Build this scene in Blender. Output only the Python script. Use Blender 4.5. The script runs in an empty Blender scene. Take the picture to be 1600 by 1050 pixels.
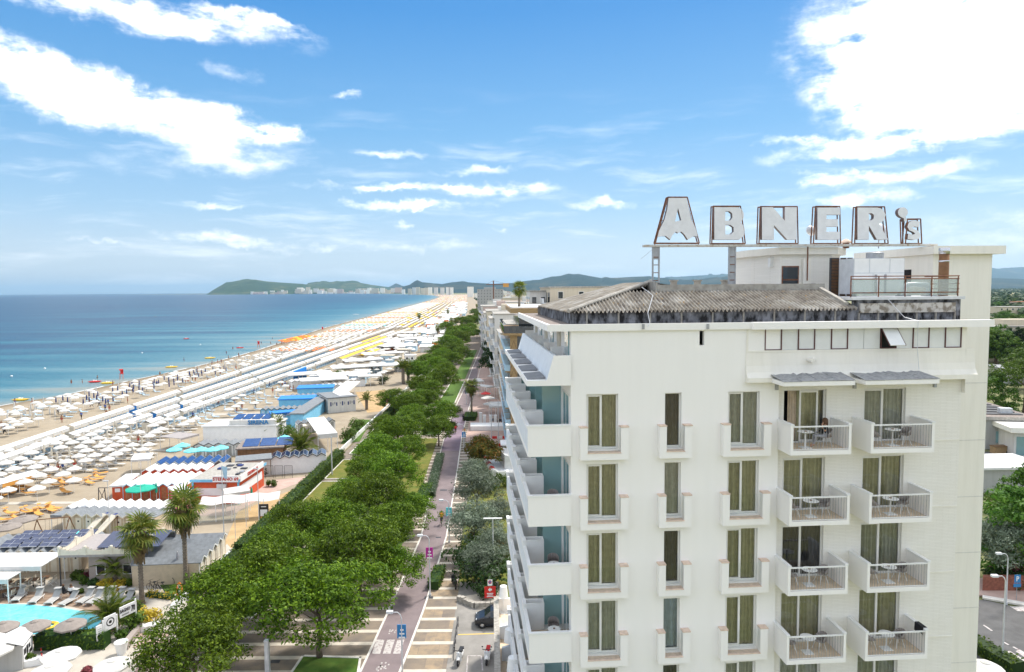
import bpy, bmesh, math, random
from mathutils import Vector, Matrix, noise as mnoise
random.seed(7)
rnd = random.Random(11)
sc = bpy.context.scene
COL = sc.collection
R_ = math.radians

# ------------------------------------------------------------------ camera
CAM_H = 28.0
PITCH, ROLL = R_(3.84), R_(0.45)
FPX = 1066.7
cam_d = bpy.data.cameras.new('camera'); cam_d.sensor_width = 36.0; cam_d.lens = 24.0
cam_d.clip_start = 0.1; cam_d.clip_end = 200000.0
cam = bpy.data.objects.new('camera', cam_d); COL.objects.link(cam)
cam.matrix_world = (Matrix.Translation((0, 0, CAM_H)) @ Matrix.Rotation(R_(90) - PITCH, 4, 'X')
                    @ Matrix.Rotation(-ROLL, 4, 'Z'))
sc.camera = cam

# ------------------------------------------------------------------ exposure
sc.view_settings.view_transform = 'Standard'
sc.view_settings.look = 'None'
sc.view_settings.exposure = 1.4
sc.view_settings.gamma = 1.0

# ------------------------------------------------------------------ sun (veiled: soft) and sky
SUN_EL, SUN_AZ = 56.0, 42.0           # azimuth clockwise from +Y
sun_d = bpy.data.lights.new('sun', 'SUN'); sun_d.energy = 2.0; sun_d.angle = R_(8.0); sun_d.color = (1.0, 0.95, 0.87)
sun = bpy.data.objects.new('sun', sun_d); COL.objects.link(sun)
sdir = Vector((math.sin(R_(SUN_AZ))*math.cos(R_(SUN_EL)), math.cos(R_(SUN_AZ))*math.cos(R_(SUN_EL)), math.sin(R_(SUN_EL))))
sun.rotation_euler = (-sdir).to_track_quat('-Z', 'Y').to_euler()
sun.location = (60, 60, 120)

def ray(px, py):
    a = (px-800)/FPX; b = -(py-525)/FPX
    x = a*math.cos(ROLL)+b*math.sin(ROLL); y = -a*math.sin(ROLL)+b*math.cos(ROLL)
    return Vector((x, math.cos(PITCH)+y*math.sin(PITCH), -math.sin(PITCH)+y*math.cos(PITCH)))
def G(px, py, z=0.0):
    """world point of the level z that was measured at that place of the survey picture"""
    d = ray(px, py); t = (z-CAM_H)/d.z
    return Vector((d.x*t, d.y*t, z))
def DP(px, py, Y):
    d = ray(px, py); t = Y/d.y
    return Vector((d.x*t, Y, CAM_H+d.z*t))

# ------------------------------------------------------------------ node helper
class NT:
    def __init__(s, tree): s.t = tree; s.n = tree.nodes; s.l = tree.links
    def new(s, typ, **kw):
        nd = s.n.new(typ)
        for k, v in kw.items(): setattr(nd, k, v)
        return nd
    def put(s, sock, v):
        if isinstance(v, bpy.types.NodeSocket): s.l.new(v, sock)
        elif v is not None: sock.default_value = v
    def math(s, op, a, b=None, c=None, clamp=False):
        nd = s.new('ShaderNodeMath', operation=op, use_clamp=clamp)
        s.put(nd.inputs[0], a)
        if b is not None: s.put(nd.inputs[1], b)
        if c is not None: s.put(nd.inputs[2], c)
        return nd.outputs[0]
    def mix(s, f, a, b, blend='MIX'):
        nd = s.new('ShaderNodeMix', data_type='RGBA', blend_type=blend)
        s.put(nd.inputs[0], f); s.put(nd.inputs[6], a); s.put(nd.inputs[7], b)
        return nd.outputs[2]
    def noise(s, vec, scale, detail=4, rough=0.55, dist=0.0, dim='3D'):
        nd = s.new('ShaderNodeTexNoise', noise_dimensions=dim)
        s.put(nd.inputs['Vector'], vec); nd.inputs['Scale'].default_value = scale
        nd.inputs['Detail'].default_value = detail; nd.inputs['Roughness'].default_value = rough
        nd.inputs['Distortion'].default_value = dist
        return nd.outputs['Fac']
    def ramp(s, fac, stops, interp='LINEAR'):
        nd = s.new('ShaderNodeValToRGB'); s.put(nd.inputs[0], fac); cr = nd.color_ramp; cr.interpolation = interp
        while len(cr.elements) < len(stops): cr.elements.new(0.5)
        for e, (p, c) in zip(cr.elements, stops):
            e.position = p; e.color = tuple(c)+((1,) if len(c) == 3 else ())
        return nd.outputs[0]
    def maprange(s, v, a, b, c=0.0, d=1.0, smooth=False):
        nd = s.new('ShaderNodeMapRange', interpolation_type='SMOOTHSTEP' if smooth else 'LINEAR')
        s.put(nd.inputs[0], v)
        for i, x in enumerate((a, b, c, d)): nd.inputs[i+1].default_value = x
        return nd.outputs[0]

# ------------------------------------------------------------------ world: Nishita sky with clouds
world = bpy.data.worlds.new('World'); sc.world = world; world.use_nodes = True
W = NT(world.node_tree); W.n.clear()
wout = W.new('ShaderNodeOutputWorld'); bg = W.new('ShaderNodeBackground'); W.l.new(bg.outputs[0], wout.inputs[0])
sky = W.new('ShaderNodeTexSky', sky_type='NISHITA', sun_disc=False)
sky.sun_elevation = R_(SUN_EL); sky.sun_rotation = R_(SUN_AZ); sky.altitude = 30; sky.air_density = 1.0
sky.dust_density = 0.6; sky.ozone_density = 2.5
tc = W.new('ShaderNodeTexCoord')
sep = W.new('ShaderNodeSeparateXYZ'); W.l.new(tc.outputs['Generated'], sep.inputs[0])
az = W.math('ARCTAN2', sep.outputs[0], sep.outputs[1])
el = W.math('ARCSINE', sep.outputs[2])
comb = W.new('ShaderNodeCombineXYZ'); W.l.new(az, comb.inputs[0]); W.l.new(el, comb.inputs[1])
ae = comb.outputs[0]
# warp the cloud outlines
def vnoise(vec, scale, amt, detail=5):
    nd = W.new('ShaderNodeTexNoise'); W.l.new(vec, nd.inputs['Vector'])
    nd.inputs['Scale'].default_value = scale; nd.inputs['Detail'].default_value = detail; nd.inputs['Roughness'].default_value = 0.6
    v = W.new('ShaderNodeVectorMath', operation='SUBTRACT'); W.l.new(nd.outputs['Color'], v.inputs[0]); v.inputs[1].default_value = (.5, .5, .5)
    m = W.new('ShaderNodeVectorMath', operation='MULTIPLY'); W.l.new(v.outputs[0], m.inputs[0]); m.inputs[1].default_value = amt
    a = W.new('ShaderNodeVectorMath', operation='ADD'); W.l.new(vec, a.inputs[0]); W.l.new(m.outputs[0], a.inputs[1])
    return a.outputs[0]
warp = vnoise(ae, 9.0, (0.12, 0.05, 0))
warp = vnoise(warp, 40.0, (0.042, 0.022, 0), 8)
# (survey x, survey y, half length, half height, tilt deg (down to the right positive), weight)
CL = [(180, 8, 300, 34, 4, 1.3), (400, 36, 110, 16, 6, .9),
      (60, 120, 130, 52, 14, 1.5), (200, 165, 190, 46, 17, 1.5), (350, 188, 150, 30, 9, 1.4), (440, 205, 60, 18, 0, 1.0),
      (1500, 40, 250, 110, 0, 2.0), (1560, 120, 240, 80, -4, 1.9), (1420, 110, 130, 70, 0, 1.4), (1350, 110, 80, 22, 0, .8),
      (1390, 225, 230, 20, -4, 1.25), (1270, 222, 110, 11, 4, .9), (1400, 275, 150, 20, -4, 1.0), (1290, 280, 60, 13, 0, .8), (1350, 314, 90, 17, -2, 1.1),
      (610, 297, 190, 10, 0, 1.0), (640, 323, 160, 12, 1, 1.1), (790, 298, 110, 20, -3, 1.15), (930, 322, 80, 13, 4, .8), (740, 268, 120, 11, -6, .7),
      (360, 252, 240, 34, -4, .62), (330, 318, 90, 8, 0, .6), (350, 372, 140, 17, 1, .85), (620, 383, 250, 13, 0, .6), (160, 373, 70, 8, 0, .6),
      (538, 148, 40, 9, 0, .75), (620, 243, 80, 9, 2, .7), (355, 108, 70, 20, 8, .5), (640, 350, 28, 8, 0, .8), (780, 357, 26, 7, 0, .6), (1560, 360, 160, 40, 0, .6)]
tot = None
for (cx, cy, rx, ry, tilt, wt) in CL:
    d = ray(cx, cy).normalized()
    a0 = math.atan2(d.x, d.y); e0 = math.asin(d.z)
    mp = W.new('ShaderNodeMapping', vector_type='TEXTURE'); W.l.new(warp, mp.inputs[0])
    mp.inputs['Location'].default_value = (a0, e0, 0); mp.inputs['Rotation'].default_value = (0, 0, R_(-tilt))
    mp.inputs['Scale'].default_value = (rx/FPX, ry/FPX, 1)
    ln = W.new('ShaderNodeVectorMath', operation='LENGTH'); W.l.new(mp.outputs[0], ln.inputs[0])
    f = W.maprange(ln.outputs['Value'], 1.15, 0.0, 0.0, wt, True)
    tot = f if tot is None else W.math('ADD', tot, f)
# unseen cloud outside the frame, thickened to brighten and whiten the facade
mp2 = W.new('ShaderNodeMapping'); W.l.new(ae, mp2.inputs[0]); mp2.inputs['Scale'].default_value = (1.6, 4.2, 1)
gen = W.noise(mp2.outputs[0], 2.6, 7, 0.6)
out_of_view = W.maprange(W.math('ABSOLUTE', az), 0.72, 1.0, 0, 1, True)
above = W.maprange(el, 0.42, 0.62, 0, 1, True)
gen_m = W.math('MULTIPLY', W.maprange(gen, 0.37, 0.56, 0, 1.5, True), W.math('MAXIMUM', out_of_view, above))
mp3 = W.new('ShaderNodeMapping'); W.l.new(ae, mp3.inputs[0]); mp3.inputs['Scale'].default_value = (1.0, 2.4, 1)
fine = W.noise(mp3.outputs[0], 16.0, 8, 0.62)
dens = W.math('ADD', tot, gen_m)
dens = W.math('MULTIPLY', dens, W.maprange(fine, 0.28, 0.68, 0.12, 1.45))
mp4 = W.new('ShaderNodeMapping'); W.l.new(vnoise(ae, 4.0, (0.10, 0.05, 0), 3), mp4.inputs[0]); mp4.inputs['Scale'].default_value = (1.0, 7.0, 1); mp4.inputs['Rotation'].default_value = (0, 0, R_(3))
wisp = W.math('MULTIPLY', W.maprange(W.noise(mp4.outputs[0], 5.0, 8, 0.62), 0.48, 0.78, 0, 0.42, True), W.maprange(el, 0.30, 0.13, 0, 1, True))
cl_a = W.math('MAXIMUM', W.maprange(dens, 0.14, 1.25, 0.0, 1.0, True), wisp)
skycol = sky.outputs[0]
hs = W.new('ShaderNodeHueSaturation'); W.l.new(skycol, hs.inputs['Color'])
hs.inputs['Hue'].default_value = 0.5; hs.inputs['Saturation'].default_value = 1.1; hs.inputs['Value'].default_value = 0.42
grad = W.ramp(W.math('DIVIDE', el, 1.5708, clamp=True), [(0.0, (3.3, 3.7, 4.1)), (0.035, (2.75, 3.4, 4.1)), (0.075, (1.75, 2.85, 4.0)), (0.14, (0.82, 2.15, 3.75)), (0.24, (0.16, 1.32, 3.3)), (0.6, (0.06, 0.75, 2.2)), (1.0, (0.06, 0.6, 1.9))])
skymix = W.mix(0.7, hs.outputs[0], grad)
shade = W.noise(warp, 14.0, 5, 0.55)
ccol = W.ramp(shade, [(0.3, (4.8, 4.95, 5.2)), (0.58, (7.2, 7.15, 7.05))])
fin = W.mix(cl_a, skymix, ccol)
W.l.new(fin, bg.inputs['Color'])
bg.inputs['Strength'].default_value = 0.10
world.cycles.sampling_method = 'MANUAL'; world.cycles.sample_map_resolution = 512
sc.cycles.max_bounces = 6; sc.cycles.diffuse_bounces = 3; sc.cycles.glossy_bounces = 2; sc.cycles.transparent_max_bounces = 8
# ------------------------------------------------------------------ materials
M = {}
def pm(name, col, rough=0.75, var=0.12, scale=1.5, bump=0.0, bscale=20.0, metal=0.0, spec=0.4, col2=None, detail=5, stretch=None, thr=(0.35, 0.65), trans=0.0):
    m = bpy.data.materials.new(name); m.use_nodes = True
    t = NT(m.node_tree); b = t.n['Principled BSDF']
    b.inputs['Roughness'].default_value = rough; b.inputs['Metallic'].default_value = metal
    b.inputs['Specular IOR Level'].default_value = spec
    geo = t.new('ShaderNodeNewGeometry'); vec = geo.outputs['Position']
    if stretch:
        mp = t.new('ShaderNodeMapping'); t.l.new(vec, mp.inputs[0]); mp.inputs['Scale'].default_value = stretch; vec2 = mp.outputs[0]
    else: vec2 = vec
    c = tuple(col)+(1,)
    if col2 is None:
        c1 = tuple(max(0, x*(1-var)) for x in col)+(1,); c2 = tuple(min(1, x*(1+var)) for x in col)+(1,)
    else: c1, c2 = c, tuple(col2)+(1,)
    n = t.noise(vec2, scale, detail)
    f = t.maprange(n, thr[0], thr[1])
    t.l.new(t.mix(f, c1, c2), b.inputs['Base Color'])
    if bump:
        bp = t.new('ShaderNodeBump'); bp.inputs['Strength'].default_value = bump; bp.inputs['Distance'].default_value = 0.02
        t.l.new(t.noise(vec, bscale, 4), bp.inputs['Height']); t.l.new(bp.outputs[0], b.inputs['Normal'])
    if trans:
        tr = t.new('ShaderNodeBsdfTranslucent'); tr.inputs[0].default_value = c
        mx = t.new('ShaderNodeMixShader'); mx.inputs[0].default_value = trans
        t.l.new(b.outputs[0], mx.inputs[1]); t.l.new(tr.outputs[0], mx.inputs[2])
        t.l.new(mx.outputs[0], t.n['Material Output'].inputs[0])
    M[name] = m
    return m
def leafmat(name, c1, c2, c3, trans=0.35, rough=0.6):
    m = bpy.data.materials.new(name); m.use_nodes = True
    t = NT(m.node_tree); b = t.n['Principled BSDF']; b.inputs['Roughness'].default_value = rough; b.inputs['Specular IOR Level'].default_value = 0.25
    geo = t.new('ShaderNodeNewGeometry'); oi = t.new('ShaderNodeObjectInfo')
    n = t.noise(geo.outputs['Position'], 0.55, 3)
    rp = t.ramp(t.math('ADD', t.math('MULTIPLY', geo.outputs['Random Per Island'], 0.55), t.math('MULTIPLY', n, 0.45)),
                [(0.12, c1), (0.5, c2), (0.9, c3)])
    v = t.new('ShaderNodeHueSaturation'); t.l.new(rp, v.inputs['Color'])
    t.l.new(t.maprange(oi.outputs['Random'], 0, 1, 0.80, 1.22), v.inputs['Value'])
    t.l.new(t.maprange(oi.outputs['Random'], 0, 1, 0.490, 0.508), v.inputs['Hue'])
    t.l.new(v.outputs[0], b.inputs['Base Color'])
    tr = t.new('ShaderNodeBsdfTranslucent'); t.l.new(v.outputs[0], tr.inputs[0])
    mx = t.new('ShaderNodeMixShader'); mx.inputs[0].default_value = trans
    t.l.new(b.outputs[0], mx.inputs[1]); t.l.new(tr.outputs[0], mx.inputs[2])
    t.l.new(mx.outputs[0], t.n['Material Output'].inputs[0])
    M[name] = m
def glassmat(name, tint=(0.8, 0.9, 0.88), alpha=0.35, rough=0.03, body=None, k=1.5):
    """thin window glass: mirror by Fresnel, the rest see-through (or partly a tinted body)"""
    m = bpy.data.materials.new(name); m.use_nodes = True
    t = NT(m.node_tree); t.n.clear()
    out = t.new('ShaderNodeOutputMaterial'); fr = t.new('ShaderNodeFresnel'); fr.inputs[0].default_value = 1.6
    gl = t.new('ShaderNodeBsdfGlossy'); gl.inputs['Roughness'].default_value = rough; gl.inputs[0].default_value = (.95, .97, 1, 1)
    tp = t.new('ShaderNodeBsdfTransparent'); tp.inputs[0].default_value = tuple(tint)+(1,)
    base = tp.outputs[0]
    if body:
        df = t.new('ShaderNodeBsdfDiffuse'); df.inputs[0].default_value = tuple(body)+(1,)
        mb = t.new('ShaderNodeMixShader'); mb.inputs[0].default_value = alpha
        t.l.new(tp.outputs[0], mb.inputs[1]); t.l.new(df.outputs[0], mb.inputs[2]); base = mb.outputs[0]
    mx = t.new('ShaderNodeMixShader'); f = t.math('MULTIPLY', fr.outputs[0], k, clamp=True)
    t.l.new(f, mx.inputs[0]); t.l.new(base, mx.inputs[1]); t.l.new(gl.outputs[0], mx.inputs[2])
    t.l.new(mx.outputs[0], out.inputs[0]); M[name] = m

def wallmat(name, col, brick=False, streak=0.02):
    m = bpy.data.materials.new(name); m.use_nodes = True
    t = NT(m.node_tree); b = t.n['Principled BSDF']; b.inputs['Roughness'].default_value = 0.85; b.inputs['Specular IOR Level'].default_value = 0.25
    geo = t.new('ShaderNodeNewGeometry'); tcn = t.new('ShaderNodeTexCoord')
    mp = t.new('ShaderNodeMapping'); t.l.new(tcn.outputs['Object'], mp.inputs[0]); mp.inputs['Scale'].default_value = (2.2, 2.2, 0.16)
    st = t.maprange(t.noise(mp.outputs[0], 1.4, 6, 0.62), 0.42, 0.74, 0, streak*2.2)
    big = t.maprange(t.noise(tcn.outputs['Object'], 0.35, 4), 0.3, 0.75, 0, streak)
    f = t.math('ADD', st, big)
    dirt = tuple(x*y for x, y in zip(col, (0.50, 0.48, 0.42)))+(1,)
    c = t.mix(f, tuple(col)+(1,), dirt)
    bp = t.new('ShaderNodeBump'); bp.inputs['Strength'].default_value = 0.25; bp.inputs['Distance'].default_value = 0.01
    h = t.noise(tcn.outputs['Object'], 30, 4)
    if brick:
        sp = t.new('ShaderNodeSeparateXYZ'); t.l.new(tcn.outputs['Object'], sp.inputs[0])
        cb = t.new('ShaderNodeCombineXYZ'); t.l.new(sp.outputs[0], cb.inputs[0]); t.l.new(sp.outputs[2], cb.inputs[1])
        br = t.new('ShaderNodeTexBrick'); t.l.new(cb.outputs[0], br.inputs[0]); br.inputs['Scale'].default_value = 1.0
        br.inputs['Brick Width'].default_value = 0.6; br.inputs['Row Height'].default_value = 0.07; br.inputs['Mortar Size'].default_value = 0.007
        br.inputs['Color1'].default_value = (1, 1, 1, 1); br.inputs['Color2'].default_value = (.96, .96, .955, 1); br.inputs['Mortar'].default_value = (.84, .83, .81, 1)
        c = t.mix(1.0, c, br.outputs['Color'], 'MULTIPLY')
        h = t.math('ADD', t.math('MULTIPLY', h, 0.15), t.math('SUBTRACT', 1.0, br.outputs['Fac'])); bp.inputs['Strength'].default_value = 0.5
    t.l.new(h, bp.inputs['Height']); t.l.new(bp.outputs[0], b.inputs['Normal'])
    t.l.new(c, b.inputs['Base Color']); M[name] = m

wallmat('facade', (0.905, 0.885, 0.86))
wallmat('facade_brick', (0.885, 0.86, 0.81), brick=True)
wallmat('facade_cream', (0.87, 0.84, 0.77), streak=0.06)
wallmat('house_white', (0.72, 0.70, 0.66), streak=0.12)
wallmat('house_cream', (0.66, 0.58, 0.45), streak=0.12)
wallmat('house_grey', (0.42, 0.42, 0.41), streak=0.12)
wallmat('house_pink', (0.62, 0.48, 0.42), streak=0.12)
pm('white_paint', (0.82, 0.82, 0.81), 0.5, 0.04)
pm('white_frame', (0.80, 0.79, 0.76), 0.4, 0.03)
pm('cap_stone', (0.72, 0.56, 0.45), 0.8, 0.12, 6)
pm('balcony_tile', (0.66, 0.53, 0.39), 0.7, 0.12, 3)
pm('grey_metal', (0.36, 0.37, 0.39), 0.45, 0.12, 4, metal=0.5)
pm('pale_metal', (0.62, 0.64, 0.67), 0.4, 0.08, 3, metal=0.3)
pm('dark_metal', (0.05, 0.05, 0.055), 0.5, 0.2, 4)
pm('rust', (0.12, 0.045, 0.03), 0.8, 0.1, 6, col2=(0.26, 0.12, 0.06))
pm('rusty_pale', (0.55, 0.54, 0.50), 0.7, 0.1, 5, col2=(0.34, 0.22, 0.12), thr=(.52, .72))
pm('dark_frame', (0.10, 0.035, 0.035), 0.6, 0.15, 5)
pm('panel_white', (0.74, 0.75, 0.74), 0.5, 0.04, 2)
pm('felt', (0.30, 0.305, 0.31), 0.9, 0.22, 6, bump=0.4)
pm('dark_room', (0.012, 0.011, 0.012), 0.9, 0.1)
pm('letter_face', (0.74, 0.75, 0.77), 0.45, 0.05, 3)
pm('letter_side', (0.13, 0.09, 0.085), 0.5, 0.1, 3)
pm('corrugated', (0.36, 0.33, 0.28), 0.95, 0.2, 2.2, col2=(0.17, 0.145, 0.12), thr=(.36, .70))
pm('stained', (0.27, 0.28, 0.31), 0.95, 0.2, 3.4, col2=(0.022, 0.022, 0.024), thr=(.36, .60), detail=12, stretch=(1, 1, .55))
pm('concrete', (0.43, 0.41, 0.37), 0.95, 0.2, 3, col2=(0.30, 0.28, 0.25), bump=0.3)
pm('concrete_worn', (0.55, 0.53, 0.49), 0.95, 0.2, 3.2, col2=(0.24, 0.21, 0.17), thr=(.45, .58), bump=0.5)
pm('roof_ledge', (0.19, 0.15, 0.13), 0.95, 0.2, 3, col2=(0.30, 0.26, 0.23))
pm('curtain', (0.56, 0.53, 0.33), 0.9, 0.12, 4, trans=0.15)
pm('curtain_grey', (0.57, 0.57, 0.48), 0.9, 0.12, 4, trans=0.15)
pm('curtain_sage', (0.50, 0.51, 0.38), 0.9, 0.12, 4, trans=0.15)
pm('curtain_blue', (0.42, 0.50, 0.55), 0.9, 0.1, 4)
pm('dark_behind_pane', (0.055, 0.055, 0.06), 0.9, 0.2, 4)
pm('curtain_beige', (0.58, 0.47, 0.35), 0.9, 0.1, 4)
glassmat('glass', (0.94, 0.96, 0.945))
glassmat('glass_clear', (0.96, 0.98, 0.97), k=.35)
glassmat('glass_dark', (0.30, 0.34, 0.36))
glassmat('glass_teal', (0.6, 0.82, 0.82), 0.62, 0.15, body=(0.34, 0.56, 0.58))
glassmat('glass_frost', (0.85, 0.9, 0.88), 0.3, 0.2, body=(0.7, 0.76, 0.73))
pm('awning_grey', (0.22, 0.225, 0.235), 0.8, 0.1, 4)
pm('parapet_sky_tint', (0.70, 0.74, 0.78), 0.6, 0.04, 2)  # skylight's blue on the sea-side faces is put into this colour
pm('shade_grey', (0.34, 0.31, 0.30), 0.8, 0.08, 4)
pm('chair_taupe', (0.30, 0.265, 0.25), 0.7, 0.08, 4)
pm('black', (0.02, 0.02, 0.022), 0.5, 0.2, 4)
pm('terracotta', (0.42, 0.16, 0.08), 0.9, 0.2, 4)
pm('brown', (0.20, 0.10, 0.045), 0.7, 0.2, 4)
pm('red', (0.62, 0.03, 0.025), 0.5, 0.08)
pm('red_letters', (0.50, 0.05, 0.03), 0.5, 0.05)
pm('orange_red', (0.62, 0.10, 0.035), 0.75, 0.1, 2)
pm('orange', (0.66, 0.32, 0.07), 0.7, 0.1)
pm('orange_vivid', (0.80, 0.20, 0.035), 0.7, 0.1)
pm('yellow', (0.80, 0.52, 0.05), 0.7, 0.1)
pm('brightblue', (0.02, 0.22, 0.62), 0.6, 0.1)
pm('skyblue', (0.20, 0.52, 0.75), 0.7, 0.08)
pm('paleblue', (0.42, 0.60, 0.74), 0.7, 0.08)
pm('navy', (0.02, 0.04, 0.16), 0.7, 0.1)
pm('teal', (0.02, 0.36, 0.28), 0.7, 0.1)
pm('turquoise', (0.15, 0.65, 0.70), 0.7, 0.08)
pm('magenta', (0.42, 0.02, 0.27), 0.6, 0.08)
pm('pink', (0.70, 0.22, 0.26), 0.7, 0.08)
pm('sign_blue', (0.03, 0.20, 0.45), 0.5, 0.05)
pm('sign_white', (0.84, 0.84, 0.84), 0.5, 0.03)
pm('canvas', (0.68, 0.665, 0.63), 0.85, 0.04, 3, trans=0.2)
pm('canvas_cream', (0.72, 0.66, 0.54), 0.85, 0.06, 3, trans=0.15)
pm('canvas_white_roof', (0.64, 0.635, 0.62), 0.8, 0.10, 0.8)
pm('canvas_blue', (0.03, 0.22, 0.62), 0.8, 0.1, 2)
pm('canvas_yellow', (0.82, 0.50, 0.04), 0.8, 0.1, 2)
pm('canvas_taupe', (0.26, 0.225, 0.20), 0.85, 0.08, 3)
pm('canvas_green', (0.02, 0.36, 0.25), 0.85, 0.08, 3)
pm('canvas_turq', (0.20, 0.68, 0.74), 0.85, 0.08, 3)
pm('canvas_orange', (0.80, 0.20, 0.035), 0.85, 0.1, 3)
pm('beige_wall', (0.58, 0.48, 0.35), 0.9, 0.08, 2)
pm('beige_trim', (0.74, 0.68, 0.56), 0.8, 0.06, 2)
pm('taupe_wall', (0.34, 0.29, 0.26), 0.9, 0.07, 2)
pm('grey_roof', (0.20, 0.215, 0.23), 0.9, 0.14, 2.5)
pm('grey_roof_dark', (0.10, 0.105, 0.11), 0.9, 0.14, 2.5)
pm('white_roof', (0.66, 0.66, 0.65), 0.85, 0.07, 1.2)
pm('solar', (0.018, 0.03, 0.085), 0.15, 0.2, 3, spec=0.8)
pm('solar_blue', (0.03, 0.07, 0.20), 0.15, 0.2, 3, spec=0.8)
pm('asphalt', (0.105, 0.103, 0.102), 0.95, 0.14, 0.9, bump=0.2, bscale=40)
pm('lot_asphalt', (0.25, 0.235, 0.215), 0.95, 0.14, 0.7, bump=0.2, bscale=40)
pm('path_red', (0.215, 0.172, 0.175), 0.95, 0.12, 0.55, bump=0.2, bscale=30)
pm('path_mauve', (0.25, 0.19, 0.235), 0.95, 0.1, 0.6)
pm('kerb', (0.66, 0.63, 0.58), 0.9, 0.1, 2)
pm('paver_dark', (0.17, 0.145, 0.125), 0.95, 0.25, 0.9, bump=0.3, bscale=14, col2=(0.25, 0.20, 0.15))
pm('paver_tan', (0.36, 0.27, 0.175), 0.95, 0.2, 1.2, bump=0.3, bscale=14, col2=(0.22, 0.18, 0.14))
pm('paver_pale', (0.56, 0.50, 0.42), 0.95, 0.1, 1.5)
pm('paver_white', (0.46, 0.42, 0.36), 0.95, 0.08, 1.0)
pm('pink_paving', (0.46, 0.33, 0.28), 0.95, 0.1, 1.0)
pm('marking', (0.50, 0.47, 0.45), 0.9, 0.25, 5, col2=(0.26, 0.20, 0.20), thr=(.48, .66))
pm('stone_wall', (0.46, 0.43, 0.38), 0.95, 0.2, 4, col2=(0.26, 0.24, 0.21), bump=0.6, bscale=8)
pm('brick_red', (0.24, 0.09, 0.06), 0.95, 0.2, 5)
pm('deck_wood', (0.24, 0.165, 0.115), 0.8, 0.15, 1.5)
pm('deck_wood_b', (0.30, 0.215, 0.155), 0.8, 0.15, 1.5)
pm('wood_tan', (0.38, 0.25, 0.125), 0.75, 0.2, 3, stretch=(1, 1, 6))
pm('wood_groove', (0.20, 0.12, 0.06), 0.8, 0.1, 3)
pm('lawn', (0.10, 0.135, 0.018), 1.0, 0.3, 0.8, col2=(0.19, 0.17, 0.035), bump=0.4, bscale=18)
pm('lawn_green', (0.05, 0.115, 0.012), 1.0, 0.3, 1.2, col2=(0.09, 0.15, 0.02), bump=0.4, bscale=18)
pm('field', (0.085, 0.12, 0.035), 1.0, 0.3, 0.004, col2=(0.30, 0.25, 0.13), detail=8)
pm('bark', (0.13, 0.10, 0.075), 0.95, 0.25, 4, bump=0.5)
pm('palm_bark', (0.20, 0.165, 0.13), 0.95, 0.35, 5, bump=0.8, bscale=10, stretch=(1, 1, 3))
pm('dead_frond', (0.20, 0.135, 0.06), 0.95, 0.3, 4, col2=(0.12, 0.085, 0.045))
pm('tyre', (0.015, 0.015, 0.016), 0.8, 0.1)
pm('car_black', (0.012, 0.014, 0.02), 0.18, 0.05, spec=0.7)
pm('car_glass', (0.02, 0.025, 0.03), 0.06, 0.05, spec=0.8)
pm('car_white', (0.80, 0.80, 0.79), 0.25, 0.03, spec=0.6)
pm('car_silver', (0.45, 0.46, 0.48), 0.3, 0.03, metal=0.5)
pm('chrome', (0.6, 0.6, 0.62), 0.25, 0.03, metal=0.9)
pm('lamp_lens', (0.7, 0.72, 0.74), 0.2, 0.03)
pm('skin', (0.50, 0.28, 0.18), 0.6, 0.06)
pm('skin_tan', (0.34, 0.165, 0.09), 0.6, 0.06)
pm('hair', (0.10, 0.05, 0.025), 0.7, 0.2, 20)
pm('cloth_black', (0.02, 0.02, 0.022), 0.9, 0.1)
pm('cloth_grey', (0.33, 0.33, 0.36), 0.9, 0.1, 9)
pm('cloth_white', (0.75, 0.75, 0.75), 0.9, 0.05)
pm('cloth_red', (0.5, 0.03, 0.03), 0.9, 0.1)
pm('cloth_blue', (0.05, 0.10, 0.35), 0.9, 0.1)
pm('cloth_orange', (0.75, 0.28, 0.05), 0.9, 0.1)
leafmat('leaf_street', (0.014, 0.038, 0.002), (0.086, 0.165, 0.006), (0.245, 0.365, 0.017))
leafmat('leaf_dark', (0.012, 0.032, 0.008), (0.030, 0.068, 0.014), (0.06, 0.11, 0.025))
leafmat('leaf_hedge', (0.030, 0.065, 0.007), (0.075, 0.135, 0.012), (0.15, 0.23, 0.03))
leafmat('leaf_olive', (0.07, 0.10, 0.065), (0.15, 0.19, 0.13), (0.28, 0.32, 0.24), 0.25)
leafmat('leaf_autumn', (0.05, 0.075, 0.012), (0.12, 0.13, 0.02), (0.34, 0.14, 0.03))
leafmat('leaf_palm', (0.045, 0.085, 0.010), (0.115, 0.165, 0.016), (0.27, 0.25, 0.045), 0.25)
pm('court_sand', (0.44, 0.30, 0.15), 0.95, 0.12, 0.7)
leafmat('leaf_yellow', (0.35, 0.25, 0.02), (0.55, 0.40, 0.03), (0.6, 0.5, 0.08), 0.25)
leafmat('leaf_plane', (0.03, 0.085, 0.01), (0.075, 0.16, 0.018), (0.15, 0.26, 0.04))
leafmat('leaf_red', (0.10, 0.02, 0.02), (0.22, 0.05, 0.06), (0.45, 0.12, 0.16), 0.2)

# lichen on the corrugated sheets
t_ = NT(M['corrugated'].node_tree); b_ = t_.n['Principled BSDF']; src = b_.inputs['Base Color'].links[0].from_socket; g_ = t_.new('ShaderNodeNewGeometry')
l1 = t_.maprange(t_.noise(g_.outputs['Position'], 3.2, 6, .7), .60, .68); l2 = t_.maprange(t_.noise(g_.outputs['Position'], .8, 5, .6), .52, .70)
t_.l.new(t_.mix(l1, t_.mix(l2, src, (.52, .50, .46, 1)), (.40, .24, .06, 1)), b_.inputs['Base Color'])
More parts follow.
